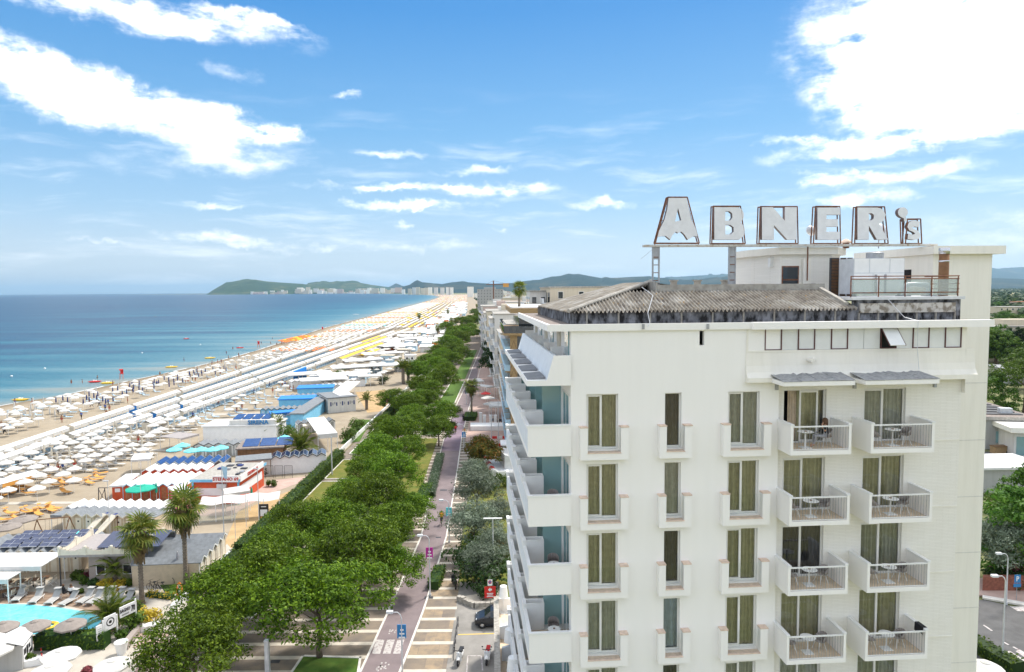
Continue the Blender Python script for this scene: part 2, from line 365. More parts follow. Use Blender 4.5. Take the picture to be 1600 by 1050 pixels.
# ------------------------------------------------------------------ mesh builder and scene graph helpers
class MB:
    def __init__(s): s.v = []; s.f = []; s.m = []; s.M = None
    def _a(s, pts):
        i = len(s.v)
        if s.M is not None: pts = [s.M @ Vector(p) for p in pts]
        s.v.extend([tuple(p) for p in pts]); return i
    def face(s, pts, m=0):
        i = s._a(pts); s.f.append(tuple(range(i, i+len(pts)))); s.m.append(m); return s
    def box(s, x0, x1, y0, y1, z0, z1, m=0):
        i = s._a([(x0,y0,z0),(x1,y0,z0),(x1,y1,z0),(x0,y1,z0),(x0,y0,z1),(x1,y0,z1),(x1,y1,z1),(x0,y1,z1)])
        for q in ((3,2,1,0),(4,5,6,7),(0,1,5,4),(1,2,6,5),(2,3,7,6),(3,0,4,7)):
            s.f.append(tuple(i+k for k in q)); s.m.append(m)
        return s
    def prism(s, poly, z0, z1, m=0, mtop=None, mbot=None):
        """vertical prism from a ccw xy outline; z1 may be a list"""
        n = len(poly)
        za = z0 if isinstance(z0, (list, tuple)) else [z0]*n
        zb = z1 if isinstance(z1, (list, tuple)) else [z1]*n
        i = s._a([(p[0], p[1], z) for p, z in zip(poly, za)]+[(p[0], p[1], z) for p, z in zip(poly, zb)])
        for k in range(n):
            j = (k+1) % n
            s.f.append((i+k, i+j, i+n+j, i+n+k)); s.m.append(m)
        s.f.append(tuple(range(i+n, i+2*n))); s.m.append(m if mtop is None else mtop)
        s.f.append(tuple(reversed(range(i, i+n)))); s.m.append(m if mbot is None else mbot)
        return s
    def extr(s, prof, p0, p1, m=0, caps=True):
        """extrude 2-D profile [(a,b)] given in the plane spanned by (side, up) from p0 to p1 (side = horizontal normal)"""
        p0, p1 = Vector(p0), Vector(p1); d = (p1-p0).normalized()
        side = Vector((d.y, -d.x, 0)); side.normalize(); up = Vector((0, 0, 1))
        n = len(prof)
        i = s._a([p0+side*a+up*b for a, b in prof]+[p1+side*a+up*b for a, b in prof])
        for k in range(n):
            j = (k+1) % n
            s.f.append((i+k, i+j, i+n+j, i+n+k)); s.m.append(m)
        if caps:
            s.f.append(tuple(reversed(range(i, i+n)))); s.m.append(m)
            s.f.append(tuple(range(i+n, i+2*n))); s.m.append(m)
        return s
    def tube(s, p0, p1, r0, r1=None, n=8, m=0, caps=True):
        r1 = r0 if r1 is None else r1
        p0, p1 = Vector(p0), Vector(p1); d = p1-p0
        if d.length < 1e-6: return s
        d.normalize(); a = d.orthogonal().normalized(); b = d.cross(a)
        ring = [(math.cos(2*math.pi*k/n), math.sin(2*math.pi*k/n)) for k in range(n)]
        i = s._a([p0+(a*c+b*q)*r0 for c, q in ring]+[p1+(a*c+b*q)*r1 for c, q in ring])
        for k in range(n):
            j = (k+1) % n
            s.f.append((i+k, i+j, i+n+j, i+n+k)); s.m.append(m)
        if caps:
            s.f.append(tuple(reversed(range(i, i+n)))); s.m.append(m)
            s.f.append(tuple(range(i+n, i+2*n))); s.m.append(m)
        return s
    def pipe(s, pts, rs, n=8, m=0):
        if not isinstance(rs, (list, tuple)): rs = [rs]*len(pts)
        pts = [Vector(p) for p in pts]; base = None; ref = None
        for q, (p, r) in enumerate(zip(pts, rs)):
            d = (pts[min(q+1, len(pts)-1)]-pts[max(q-1, 0)]).normalized()
            if ref is None: ref = d.orthogonal().normalized()
            a = (ref-d*ref.dot(d))
            a = a.normalized() if a.length > 1e-5 else d.orthogonal().normalized()
            ref = a; b = d.cross(a)
            i = s._a([p+(a*math.cos(2*math.pi*k/n)+b*math.sin(2*math.pi*k/n))*r for k in range(n)])
            if base is not None:
                for k in range(n):
                    j = (k+1) % n; s.f.append((base+k, base+j, i+j, i+k)); s.m.append(m)
            else: s.f.append(tuple(reversed(range(i, i+n)))); s.m.append(m)
            base = i
        s.f.append(tuple(range(base, base+n))); s.m.append(m)
        return s
    def lathe(s, prof, n=12, c=(0, 0, 0), m=0, sx=1.0, sy=1.0, a0=0.0):
        base = None
        for (r, z) in prof:
            i = s._a([(c[0]+r*sx*math.cos(a0+2*math.pi*k/n), c[1]+r*sy*math.sin(a0+2*math.pi*k/n), c[2]+z) for k in range(n)])
            if base is not None:
                for k in range(n):
                    j = (k+1) % n; s.f.append((base+k, base+j, i+j, i+k)); s.m.append(m)
            base = i
        return s
    def build(s, name, mats, parent=None, loc=None, rz=0.0, smooth=False, **props):
        if not isinstance(mats, (list, tuple)): mats = [mats]
        me = bpy.data.meshes.new(name); me.from_pydata(s.v, [], s.f)
        for mm in mats: me.materials.append(M[mm] if isinstance(mm, str) else mm)
        if len(mats) > 1: me.polygons.foreach_set('material_index', s.m)
        if smooth: me.polygons.foreach_set('use_smooth', [True]*len(s.f))
        me.update()
        return link(name, me, parent, loc, rz, **props)
def link(name, me, parent=None, loc=None, rz=0.0, **props):
    o = bpy.data.objects.new(name, me); COL.objects.link(o)
    if parent is not None: o.parent = parent
    if loc is not None: o.location = loc
    o.rotation_euler = (0, 0, rz)
    for k, v in props.items():
        if v is not None: o[k] = v
    return o
def thing(name, label, cat, loc=(0, 0, 0), rz=0.0, group=None):
    o = bpy.data.objects.new(name, None); COL.objects.link(o); o.location = loc; o.rotation_euler = (0, 0, rz)
    o.empty_display_size = 0.3
    o['label'] = label; o['category'] = cat
    if group: o['group'] = group
    return o
KIDS = {}
def copy_tree(root, loc, rz=0.0, scale=None, label=None, group=None):
    def rec(o, parent):
        c = o.copy(); COL.objects.link(c); c.parent = parent
        for ch in KID(o): rec(ch, c)
        return c
    r = rec(root, None)
    r.location = loc; r.rotation_euler = (0, 0, rz)
    if scale is not None: r.scale = scale if isinstance(scale, (tuple, list)) else (scale,)*3
    if label: r['label'] = label
    if group: r['group'] = group
    return r
_kid_cache = {}
def KID(o):
    k = _kid_cache.get(o.name)
    if k is None:
        k = list(o.children); _kid_cache[o.name] = k
    return k
class Proto:
    """first call of put() uses the prototype itself, later calls copy it"""
    def __init__(s, root): s.root = root; s.used = False; s.lab = root.get('label'); s.rs = tuple(root.scale)
    def put(s, loc, rz=0.0, scale=None, label=None, group=None):
        if not s.used:
            s.used = True; r = s.root; KID(r)
            for ch in KID(r): KID(ch)
            r.location = loc; r.rotation_euler = (0, 0, rz)
            if scale is not None: r.scale = scale if isinstance(scale, (tuple, list)) else (scale,)*3
            if label: r['label'] = label
            if group: r['group'] = group
            return r
        return copy_tree(s.root, loc, rz, scale if scale is not None else s.rs, label or s.lab, group)
def structure(o): o['kind'] = 'structure'; return o

def wall_holes(mb, u0, u1, z0, z1, holes, v=0.0, depth=0.22, m=0, mr=None):
    """wall facing -v with rectangular openings (a,b,c,d)=(u0,u1,z0,z1) and reveals"""
    mr = m if mr is None else mr
    us = sorted({u0, u1} | {h[0] for h in holes} | {h[1] for h in holes}); zs = sorted({z0, z1} | {h[2] for h in holes} | {h[3] for h in holes})
    us = [x for x in us if u0 <= x <= u1]; zs = [x for x in zs if z0 <= x <= z1]
    for a, b in zip(us, us[1:]):
        for c, d in zip(zs, zs[1:]):
            cu, cz = (a+b)/2, (c+d)/2
            if any(h[0] < cu < h[1] and h[2] < cz < h[3] for h in holes): continue
            mb.face([(a, v, c), (b, v, c), (b, v, d), (a, v, d)], m)
    for (a, b, c, d) in holes:
        w = v+depth
        mb.face([(a, v, c), (a, v, d), (a, w, d), (a, w, c)], mr); mb.face([(b, v, d), (b, v, c), (b, w, c), (b, w, d)], mr)
        mb.face([(a, v, d), (b, v, d), (b, w, d), (a, w, d)], mr); mb.face([(b, v, c), (a, v, c), (a, w, c), (b, w, c)], mr)

def shape_mesh(name, splines, depth, mats, parent=None, plane='xz', v=0.0, bevel=0.0, **props):
    """filled 2-D outlines (holes allowed) given in (x,z), extruded along +y by depth"""
    cu = bpy.data.curves.new(name, 'CURVE'); cu.dimensions = '2D'; cu.fill_mode = 'BOTH'; cu.extrude = depth/2; cu.bevel_depth = bevel
    for pts in splines:
        sp = cu.splines.new('POLY'); sp.points.add(len(pts)-1)
        for p, q in zip(sp.points, pts): p.co = (q[0], q[1], 0, 1)
        sp.use_cyclic_u = True
    return curve_to_mesh(name, cu, depth, mats, parent, v, **props)
def curve_to_mesh(name, cu, depth, mats, parent=None, v=0.0, loc=None, rz=0.0, **props):
    tmp = bpy.data.objects.new('tmp', cu); COL.objects.link(tmp)
    dg = bpy.context.evaluated_depsgraph_get()
    me = bpy.data.meshes.new_from_object(tmp.evaluated_get(dg)); bpy.data.objects.remove(tmp); bpy.data.curves.remove(cu)
    me.name = name
    me.transform(Matrix.Translation((0, v+depth/2, 0)) @ Matrix.Rotation(R_(90), 4, 'X'))
    me.materials.clear()
    for mm in (mats if isinstance(mats, (list, tuple)) else [mats]): me.materials.append(M[mm])
    if isinstance(mats, (list, tuple)) and len(mats) > 1:
        for p in me.polygons: p.material_index = 0 if p.normal.y < -0.7 else 1
    return link(name, me, parent, loc, rz, **props)
def text(name, s, size, depth, mats, parent=None, loc=None, rz=0.0, bold=0.0, align='CENTER', sx=1.0, **props):
    cu = bpy.data.curves.new(name, 'FONT'); cu.body = s; cu.size = size; cu.extrude = depth/2; cu.offset = bold; cu.align_x = align
    cu.resolution_u = 2
    o = curve_to_mesh(name, cu, depth, mats, parent, -depth, loc, rz, **props)
    if sx != 1.0: o.scale = (sx, 1, 1)
    return o
def flat_poly(name, pts, z, mat, parent=None, **props):
    mb = MB(); mb.face([(p[0], p[1], z) for p in pts]); return mb.build(name, mat, parent, **props)
def strip(name, L, Rr, z, mat, parent=None, **props):
    """ribbon between two polylines with equal point counts"""
    mb = MB()
    for a, b, c, d in zip(L, Rr, Rr[1:], L[1:]):
        mb.face([(a[0], a[1], z), (b[0], b[1], z), (c[0], c[1], z), (d[0], d[1], z)])
    return mb.build(name, mat, parent, **props)
def resample(pts, step):
    out = [Vector(pts[0][:2])]
    acc = 0.0
    for a, b in zip(pts, pts[1:]):
        a, b = Vector(a[:2]), Vector(b[:2]); L = (b-a).length
        t = step-acc
        while t <= L:
            out.append(a+(b-a)*(t/L)); t += step
        acc = (L-(t-step))
    return out
# ------------------------------------------------------------------ the white hotel (local frame: u along the front, v into the depth)
TH = R_(4.0)
HO = DP(892, 700, 30.6); HO.z = 0.0
HU = Vector((math.cos(TH), math.sin(TH), 0)); HV = Vector((-math.sin(TH), math.cos(TH), 0))
def HF(px, py, v=0.0):
    d = ray(px, py); t = (v+HO.dot(HV))/d.dot(HV); p = d*t
    return ((p-HO).dot(HU), CAM_H+p.z)
def HW(u, v, z): return HO+HU*u+HV*v+Vector((0, 0, z))
hotel = thing('hotel', 'tall white hotel with balconies and a stained corrugated roof under a letter sign', 'hotel', HO, TH)
FL = 3.22
ROWS = 7
TOPZ = 23.27                       # head of the top row of windows
holesL, holesR = [], []
COLS = [(0.71, 2.17), (4.33, 5.11), (7.30, 8.80)]
BALS = [(10.05, 12.10, 9.66, 12.46), (13.92, 15.98, 13.38, 16.36)]
for r in range(ROWS):
    zt = TOPZ-r*FL
    for a, b in COLS: holesL.append((a, b, zt-2.55, zt))
    for a, b, c, d in BALS: holesR.append((a, b, zt-2.55, zt))
slit = (5.92, 6.14, 25.42, 26.08)
mb = MB(); wall_holes(mb, 0, 9.70, 0, 26.30, holesL+[slit], 0.0, 0.25)
mb.face([(9.70, 0, 0), (9.70, 0.22, 0), (9.70, 0.22, 23.7), (9.70, 0, 23.7)])
mb.face([(0, 0, 0), (0, 0, 26.3), (0, 16.3, 26.3), (0, 16.3, 0)])
mb.face([(0, 16.3, 0), (0, 16.3, 26.3), (20, 16.3, 26.3), (20, 16.3, 0)])
mb.build('front_wall', 'facade', hotel)
mb = MB(); wall_holes(mb, 9.70, 18.71, 0, 23.72, holesR, 0.22, 0.22)
mb.face([(18.71, .22, 0), (18.71, 16.3, 0), (18.71, 16.3, 23.72), (18.71, .22, 23.72)])
mb.build('brick_wall', 'facade_brick', hotel)
mb = MB(); wall_holes(mb, 8.10, 18.71, 25.06, 26.3, [(8.2, 18.45, 25.15, 26.12)], -0.02, 0.12)
mb.face([(18.71, -0.02, 23), (18.71, 16.3, 23), (18.71, 16.3, 26.3), (18.71, -0.02, 26.3)])
mb.build('attic_wall', 'facade_cream', hotel)
# thin grooves at the storeys of the brick part
for r in range(ROWS):
    z = 20.72-r*FL
    MB().box(16.45, 18.69, 0.19, 0.215, z-0.03, z+0.05).build('band_course', 'facade_cream', hotel)
# room backs
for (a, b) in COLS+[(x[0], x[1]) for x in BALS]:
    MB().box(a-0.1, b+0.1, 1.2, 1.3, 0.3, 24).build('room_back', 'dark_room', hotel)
# flared skirt under the panel strip
prof = [(0.0, 25.08), (0.02, 24.75), (0.05, 24.45), (0.13, 24.15), (0.26, 23.93), (0.30, 23.92), (0.30, 23.70), (0.0, 23.70), (-0.2, 23.70), (-0.2, 25.08)]
mb = MB(); n = len(prof); pts = [(-a, z) for a, z in prof]
for u0, u1 in ((8.09, 19.12),):
    i0 = [(u0, v, z) for v, z in pts]; i1 = [(u1, v, z) for v, z in pts]
    for k in range(n):
        j = (k+1) % n; mb.face([i0[k], i1[k], i1[j], i0[j]])
    mb.face(i0); mb.face(list(reversed(i1)))
mb.build('flared_skirt', 'facade_cream', hotel)
# vent pipe, small lamp boxes on the wall
u, z = HF(1264, 562, -0.1); MB().tube((u, -0.02, z), (u+0.02, -0.42, z-0.02), 0.09, 0.09, 10).tube((u+0.3, -0.02, z), (u+0.02, -0.35, z), 0.085, 0.085, 10).build('vent_pipe', 'facade_cream', hotel)
for px, py in ((1211, 603), (1332, 601), (1457, 599)):
    u, z = HF(px, py, 0.1); MB().box(u-0.05, u+0.07, -0.12, 0.02, z-0.16, z+0.1).build('lamp_box', 'grey_metal', hotel)
# fascia and roof slab
mb = MB(); mb.box(-1.06, 8.30, -0.12, 0.0, 26.14, 26.45); mb.box(8.30, 19.80, -0.34, 0.0, 26.13, 26.46)
mb.box(-1.06, -0.94, 0.0, 16.6, 26.14, 26.45); mb.build('fascia', 'facade', hotel)
MB().box(-0.94, 19.8, 0.0, 16.6, 26.18, 26.40, 0).build('roof_slab', 'roof_ledge', hotel)
for px in (1005, 1106):
    u, z = HF(px, 510, -0.15); MB().box(u-0.05, u+0.05, -0.2, -0.121, z-0.12, z+0.12).build('gutter_outlet', 'grey_metal', hotel)
# panel strip
N = 13; pw = (18.45-8.20)/N
for k in range(N):
    a, b = 8.20+k*pw, 8.20+(k+1)*pw
    if k == 8:
        MB().box(a+.02, b-.02, 0.06, 0.09, 25.16, 26.11).build('panel_opening', 'dark_room', hotel)
        f = MB()
        for q in ((a+.01, a+.05), (b-.05, b-.01)): f.box(q[0], q[1], -.03, .06, 25.16, 26.11)
        f.box(a+.05, b-.05, -.03, .06, 25.16, 25.2); fo = f.build('panel_frame', 'dark_frame', hotel)
        mb = MB(); mb.M = Matrix.Translation((0, -.03, 26.08)) @ Matrix.Rotation(R_(-42), 4, 'X')
        mb.box(a+.04, b-.02, -.02, .02, -.98, 0); t = mb.build('tilted_panel', 'panel_white', hotel, label='white panel swung open on its top hinge')
        mb = MB(); mb.M = Matrix.Translation((0, -.03, 26.08)) @ Matrix.Rotation(R_(-42), 4, 'X')
        mb.box(a+.02, a+.04, -.03, .03, -.99, 0).box(b-.02, b, -.03, .03, -.99, 0); mb.build('edge', 'dark_frame', t)
        continue
    p = MB().box(a+.012, b-.012, 0.02, 0.06, 25.16, 26.11).build('panel', 'panel_white', hotel)
    if k in (1, 3, 5, 10, 12):
        f = MB().box(a-.01, a+.03, -.028, .02, 25.155, 26.115).box(b-.03, b+.01, -.028, .02, 25.155, 26.115).box(a+.03, b-.03, -.028, .02, 25.155, 25.195)
        f.build('frame', 'dark_frame', p)
# cable hanging from the roof over the panels
u0, z0 = HF(1388, 470, 0.9); cpts = [(u0, 0.9, z0+0.05), (u0+.35, .2, 26.6), (u0+.62, -.4, 26.45), (u0+.62, -.40, 25.2), (u0+.72, -.42, 24.2)]
MB().pipe(cpts, 0.014, 5).build('loose_cable', 'pale_metal', hotel)
u0, z0 = HF(1012, 508, -.2); MB().pipe([(u0, -.2, 26.3), (u0+.12, -.1, 26.5), (u0+.14, .3, 26.9), (u0+.9, 2.2, 27.7), (u0+.7, 3.5, 28.1)], 0.015, 5).build('loose_cable', 'pale_metal', hotel)

# windows
def curtain(mb, a, b, z0, z1, v, n=None, m=0, amp=0.05):
    n = n or max(6, int((b-a)/0.055)); vs = []
    for k in range(n+1):
        u = a+(b-a)*k/n; w = v+amp*math.sin(k*1.9)+amp*0.5*math.sin(k*0.7+a*7)
        vs.append((u, w))
    for (p, q), (r, s_) in zip(vs, vs[1:]): mb.face([(p, q, z0), (r, s_, z0), (r, s_, z1), (p, q, z1)], m)
def win_mesh(w, h, single):
    f = MB(); fw = 0.06
    f.box(0, fw, 0, .07, 0, h).box(w-fw, w, 0, .07, 0, h).box(fw, w-fw, 0, .07, h-fw, h).box(fw, w-fw, 0, .07, 0, fw*1.3)
    if not single:
        c = w*0.47
        f.box(c-.045, c+.05, -.02, .06, fw*1.3, h-fw)
        f.box(fw, c-.045, -.02, .045, h-.13, h-fw).box(fw, c-.045, -.02, .045, fw*1.3, fw*1.3+.07).box(fw, fw+.05, -.02, .045, fw*1.3+.07, h-.13)
    return f
_win = {}
def window(u0, u1, z0, z1, v, cm, parent, single=False, kind='window', half=None):
    w, h = u1-u0, z1-z0; key = (round(w, 2), round(h, 2), single)
    if key not in _win:
        a = win_mesh(w, h, single).build('window', 'white_frame', parent)
        p = MB().face([(.05, .03, .08), (w-.05, .03, .08), (w-.05, .03, h-.05), (.05, .03, h-.05)]).build('pane', 'glass', a)
        cu = MB(); curtain(cu, .03, w-.03, .03, h-.02, .16, None); c = cu.build('curtain', cm, a)
        _win[key] = (a.data, p.data)
        o = a
    else:
        o = link(kind, _win[key][0], parent); link('pane', _win[key][1], o)
        cu = MB(); curtain(cu, .03, w-.03, .03, h-.02, .16+.01*random.random(), None, 0, .045+.02*random.random()); cu.build('curtain', cm, o)
    o.location = (u0, v, z0); return o
cmix = ['curtain', 'curtain_sage', 'curtain_grey', 'curtain', 'curtain_grey', 'curtain_sage', 'curtain']
for r in range(ROWS):
    zt = TOPZ-r*FL
    for ci, (a, b) in enumerate(COLS):
        cm = cmix[(r*3+ci*2) % 7]
        if ci == 1: cm = ['dark_behind_pane', 'curtain_grey', 'dark_behind_pane', 'curtain_blue', 'dark_behind_pane', 'curtain_grey', 'dark_behind_pane'][r]
        window(a+.005, b-.005, zt-2.54, zt-.005, 0.16, cm, hotel, single=(ci == 1))
        # U-shaped parapet box in front of the window
        ex = 0.33 if ci != 1 else 0.32
        o0, o1 = a-ex, b+ex+0.08
        d = -0.36; zb = zt-2.95; zs = zt-2.60; zc = zt-1.42
        p = MB(); p.box(o0, a, d, -.004, zb, zc-.06).box(b+.06, o1, d, -.004, zb, zc-.06).box(a, b+.06, d, -.004, zb, zs-.05)
        wb = p.build('window_box', 'facade', hotel)
        for x0, x1 in ((o0-.02, a+.02), (b+.04, o1+.02)):
            MB().box(x0, x1, d-.02, -.004, zc-.06, zc-.015).build('cap', 'cap_stone', wb)
        MB().box(a-.01, b+.07, d-.03, .0, zs-.05, zs-.015).build('sill', 'cap_stone', wb)
        MB().face([(a+.01, d+.06, zs), (b+.05, d+.06, zs), (b+.05, d+.06, zc-.09), (a+.01, d+.06, zc-.09)]).build('glass_guard', 'glass_clear', wb)
    # balcony doors
    for bi, (a, b, c, d_) in enumerate(BALS):
        z0, z1 = zt-2.54, zt-.005
        if r == 0 and bi == 0:
            f = MB(); f.box(a, a+.06, .38, .45, z0, z1).box(b-.06, b, .38, .45, z0, z1).box(a+.06, b-.06, .38, .45, z1-.06, z1).box(a+.06, b-.06, .38, .45, z0, z0+.07)
            s0, s1 = a+.80, a+1.62
            f.box(s0, s0+.08, .33, .375, z0+.07, z1-.06).box(s1, s1+.08, .33, .375, z0+.07, z1-.06).box(s0+.08, s1, .33, .375, z1-.15, z1-.06).box(s0+.08, s1, .33, .375, z0+.07, z0+.16)
            o = f.build('balcony_door', 'white_frame', hotel, label='half open sliding door with a beige curtain in the gap')
            MB().face([(s0+.08, .35, z0+.1), (s1, .35, z0+.1), (s1, .35, z1-.1), (s0+.08, .35, z1-.1)]).build('pane', 'glass', o)
            MB().face([(s1+.08, .41, z0+.1), (b-.06, .41, z0+.1), (b-.06, .41, z1-.06), (s1+.08, .41, z1-.06)]).build('pane', 'glass', o)
            cu = MB(); curtain(cu, a+.36, a+.80, z0+.05, z1-.05, .62); cu.build('curtain', 'curtain_beige', o)
            cu = MB(); curtain(cu, a+.80, b-.05, z0+.05, z1-.05, .62); cu.build('curtain', 'curtain', o)
        else:
            o = window(a+.005, b-.005, z0, z1, 0.36, 'dark_behind_pane' if (r == 2 and bi == 0) else cmix[(r*2+bi*3+1) % 7], hotel, kind='balcony_door')  # one door's curtain is near-black to paint the dark of an open pane
# small projecting balconies on the front
def balcony_parts(w, dep):
    sl = MB().box(0, w, -dep, 0, -.20, 0)
    fl = MB().box(.12, w-.12, -dep+.09, 0, .002, .012)
    sd = MB().box(0, .12, -dep, -.002, .001, 1.12)
    sc_ = MB().box(-.02, .15, -dep-.02, -.002, 1.12, 1.20)
    rl = MB(); rl.box(.12, w-.12, -dep+.01, -dep+.07, 1.05, 1.11)
    nb = int((w-.24)/.125)
    for k in range(nb+1):
        u = .12+(w-.24)*k/nb; rl.box(u-.006, u+.006, -dep+.034, -dep+.046, .06, 1.05, 1)
    rl.box(.12, w-.12, -dep+.02, -dep+.06, .03, .06)
    return sl, fl, sd, sc_, rl
_bal = {}
for r in range(ROWS):
    for bi, (a, b, c, d) in enumerate(BALS):
        w = d-c; z = TOPZ-r*FL-2.52; dep = 1.52
        if bi not in _bal:
            sl, fl, sd, cp, rl = balcony_parts(w, dep)
            o = sl.build('balcony', 'facade', hotel)
            k1 = fl.build('floor_tiles', 'balcony_tile', o); k2 = sd.build('side_wall', 'facade', o); k3 = link('side_wall', k2.data, o, (w-.12, 0, 0))
            k4 = cp.build('cap', 'white_paint', o); k5 = link('cap', k4.data, o, (w-.13, 0, 0)); k6 = rl.build('railing', ['white_paint', 'grey_metal'], o)
            _bal[bi] = [(x.name.split('.')[0], x.data, tuple(x.location)) for x in (k1, k2, k3, k4, k5, k6)]; _bal[('d', bi)] = o.data
        else:
            o = link('balcony', _bal[('d', bi)], hotel)
            for nm, me, l in _bal[bi]: link(nm, me, o, l)
        o.location = (c, 0.215, z)
# felt covered canopies over the two top balconies
rr = random.Random(5)
for (c, d) in ((9.22, 12.50), (12.98, 16.42)):
    cn = MB().box(c, d, -1.42, 0.2, 23.68, 23.88).build('canopy', 'facade', hotel)
    n = 4; w = (d-c)/n
    for k in range(n):
        x0, x1 = c+k*w-.01, c+(k+1)*w+.01; zz = 23.885+.012*k; t = MB(); m_ = 7
        back = [(x1-(x1-x0)*q/m_, .06+rr.uniform(-.25, .1), zz+.18+rr.uniform(-.03, .05)) for q in range(m_+1)]
        front = [(x0, -1.44, zz), (x1, -1.44, zz)]
        top = front+back; bot = [(p[0], p[1], p[2]-.02) for p in top]
        t.face(top); t.face(list(reversed(bot)))
        for i in range(len(top)): j = (i+1) % len(top); t.face([top[i], bot[i], bot[j], top[j]])
        t.build('roofing_felt', 'felt', cn)
# ---- sea side: stacked balconies
BAY = 3.2; NB = 5
def side_parts():
    P = {}
    P['slab'] = MB().box(-1.97, -.002, 0, BAY, -.20, 0)
    P['parapet'] = MB().box(-1.97, -1.86, 0.0, BAY, .001, 1.06)
    P['cap'] = MB().box(-2.0, -1.83, 0.0, BAY-.66, 1.06, 1.14).box(-2.02, -1.84, BAY-.66, BAY-.03, 1.06, 1.40)
    pl = MB()
    for q in ((-1.86, -.95, BAY-.62, BAY-.54), (-1.86, -.95, BAY-.14, BAY-.06), (-1.03, -.95, BAY-.54, BAY-.14)): pl.box(q[0], q[1], q[2], q[3], .001, 1.38)
    pl.box(-1.86, -1.03, BAY-.54, BAY-.14, .7, 1.0)
    P['planter_box'] = pl
    P['divider'] = MB().box(-.95, -.01, BAY-.12, BAY-.09, .02, 2.85)
    P['floor_tiles'] = MB().box(-1.86, -.01, .12, BAY-.62, .002, .012)
    dr = MB().box(-.02, -.003, .5, .58, .02, 2.5).box(-.02, -.003, 2.3, 2.38, .02, 2.5).box(-.02, -.003, 1.4, 1.46, .02, 2.5).box(-.02, -.003, .58, 2.3, 2.42, 2.5)
    P['door_frame'] = dr
    P['pane'] = MB().face([(-.012, .58, .05), (-.012, 2.3, .05), (-.012, 2.3, 2.42), (-.012, .58, 2.42)])
    return P
SM = dict(slab='facade', parapet='parapet_sky_tint', cap='white_paint', planter_box='white_paint', divider='glass_teal', floor_tiles='balcony_tile', door_frame='white_frame', pane='glass_teal')
sp_data = None
for r in range(ROWS):
    z = 20.68-r*FL
    for k in range(NB):
        if sp_data is None:
            P = side_parts(); o = P['slab'].build('side_balcony', SM['slab'], hotel); sp_data = {'slab': o.data}
            for nm, q in P.items():
                if nm == 'slab': continue
                c = q.build(nm, SM[nm], o); sp_data[nm] = c.data
        else:
            o = link('side_balcony', sp_data['slab'], hotel)
            for nm, me in sp_data.items():
                if nm != 'slab': link(nm, me, o)
        o.location = (0, k*BAY, z)
        if k == 0:
            MB().box(-1.97, 0.0, -.10, -.003, -.2, 1.16).build('front_parapet', 'facade', o)
            MB().box(-2.0, 0.0, -.13, 0.05, 1.16, 1.25).build('front_cap', 'white_paint', o)
# ---- top floor of the sea side: slanted parapet, awning panels, doors
sl = MB().box(-2.0, -.003, -.1, 16.2, 23.70, 23.95).build('terrace_slab', 'facade', hotel)
pr = MB(); q0 = [(-1.10, 23.951), (-.78, 25.06), (-.66, 25.06), (-.66, 23.951)]
i0 = [(a, -.1, z) for a, z in q0]; i1 = [(a, 16.2, z) for a, z in q0]
for k in range(4): j = (k+1) % 4; pr.face([i0[k], i0[j], i1[j], i1[k]])
pr.face(i0); pr.face(i1); pr.build('slanted_parapet', 'parapet_sky_tint', hotel)
MB().face([(-1.10, -.102, 23.95), (0, -.102, 23.95), (0, -.102, 25.06), (-.78, -.102, 25.06)]).face([(-.66, -.04, 25.06), (0, -.04, 25.06), (0, -.102, 25.06), (-.66, -.102, 25.06)]).build('end_parapet', 'facade', hotel)
for k in range(5):
    v0 = .25+k*3.2
    MB().prism([(-1.93, v0), (-1.14, v0), (-1.14, v0+2.15), (-1.93, v0+2.15)], 23.952, [24.0, 24.06, 24.06, 24.0]).build('awning_panel', 'awning_grey', hotel)
for k in range(6):
    v0 = .4+k*2.7
    d_ = MB().box(-.06, -.003, v0, v0+1.1, 23.96, 26.1).build('terrace_door', 'canvas_cream' if k % 2 else 'glass_teal', hotel)
    MB().box(-.66, -.065, v0+1.5, v0+1.56, 23.96, 25.3).build('terrace_divider', 'facade', hotel)
# ---- roof: stained upstand, corrugated slopes
mb = MB(); mb.box(0.30, 13.9, 1.15, 1.3, 26.401, 26.98); mb.box(0.18, 0.30, 1.15, 13.9, 26.401, 26.98); mb.box(.3, 14, 13.75, 13.9, 26.401, 26.98)
mb.build('stained_upstand', 'stained', hotel)
for k in range(9): MB().box(.9+k*1.5, .98+k*1.5, 1.12, 1.149, 26.401, 26.9).build('upstand_rib', 'concrete', hotel)
def corr(u, amp=0.066, per=0.19): return amp*math.sin(2*math.pi*u/per)
mb = MB(); u = 0.05; per = .19; st = per/6
sl_ = (28.35-26.97)/(5.5-.9)
def zf(v): return 26.97+(v-.9)*sl_
prev = None
while u < 13.95:
    vt = min(3.95, .9+max(0.0, (u-.05))*.92+.02); z = corr(u)
    cur = [(u, .9+.012*math.sin(u*3), zf(.9)+z), (u, (.9+vt)/2, zf((.9+vt)/2)+z), (u, vt, zf(vt)+z)]
    if prev:
        for k in range(2): mb.face([prev[k], cur[k], cur[k+1], prev[k+1]])
    prev = cur; u += st
mb.build('corrugated_front', 'corrugated', hotel)
mb = MB(); v = .9; prev = None; sl2 = (28.35-26.97)/5.5
while v < 13.9:
    ut = min(5.6, .05+(v-.9)/.92+.02); z = corr(v, .04); cur = [(.02, v, 26.97+z), (ut/2, v, 26.97+ut/2*sl2+z), (ut, v, 26.97+ut*sl2+z)]
    if prev:
        for k in range(2): mb.face([prev[k], cur[k], cur[k+1], prev[k+1]])
    prev = cur; v += st
mb.build('corrugated_side', 'corrugated', hotel)
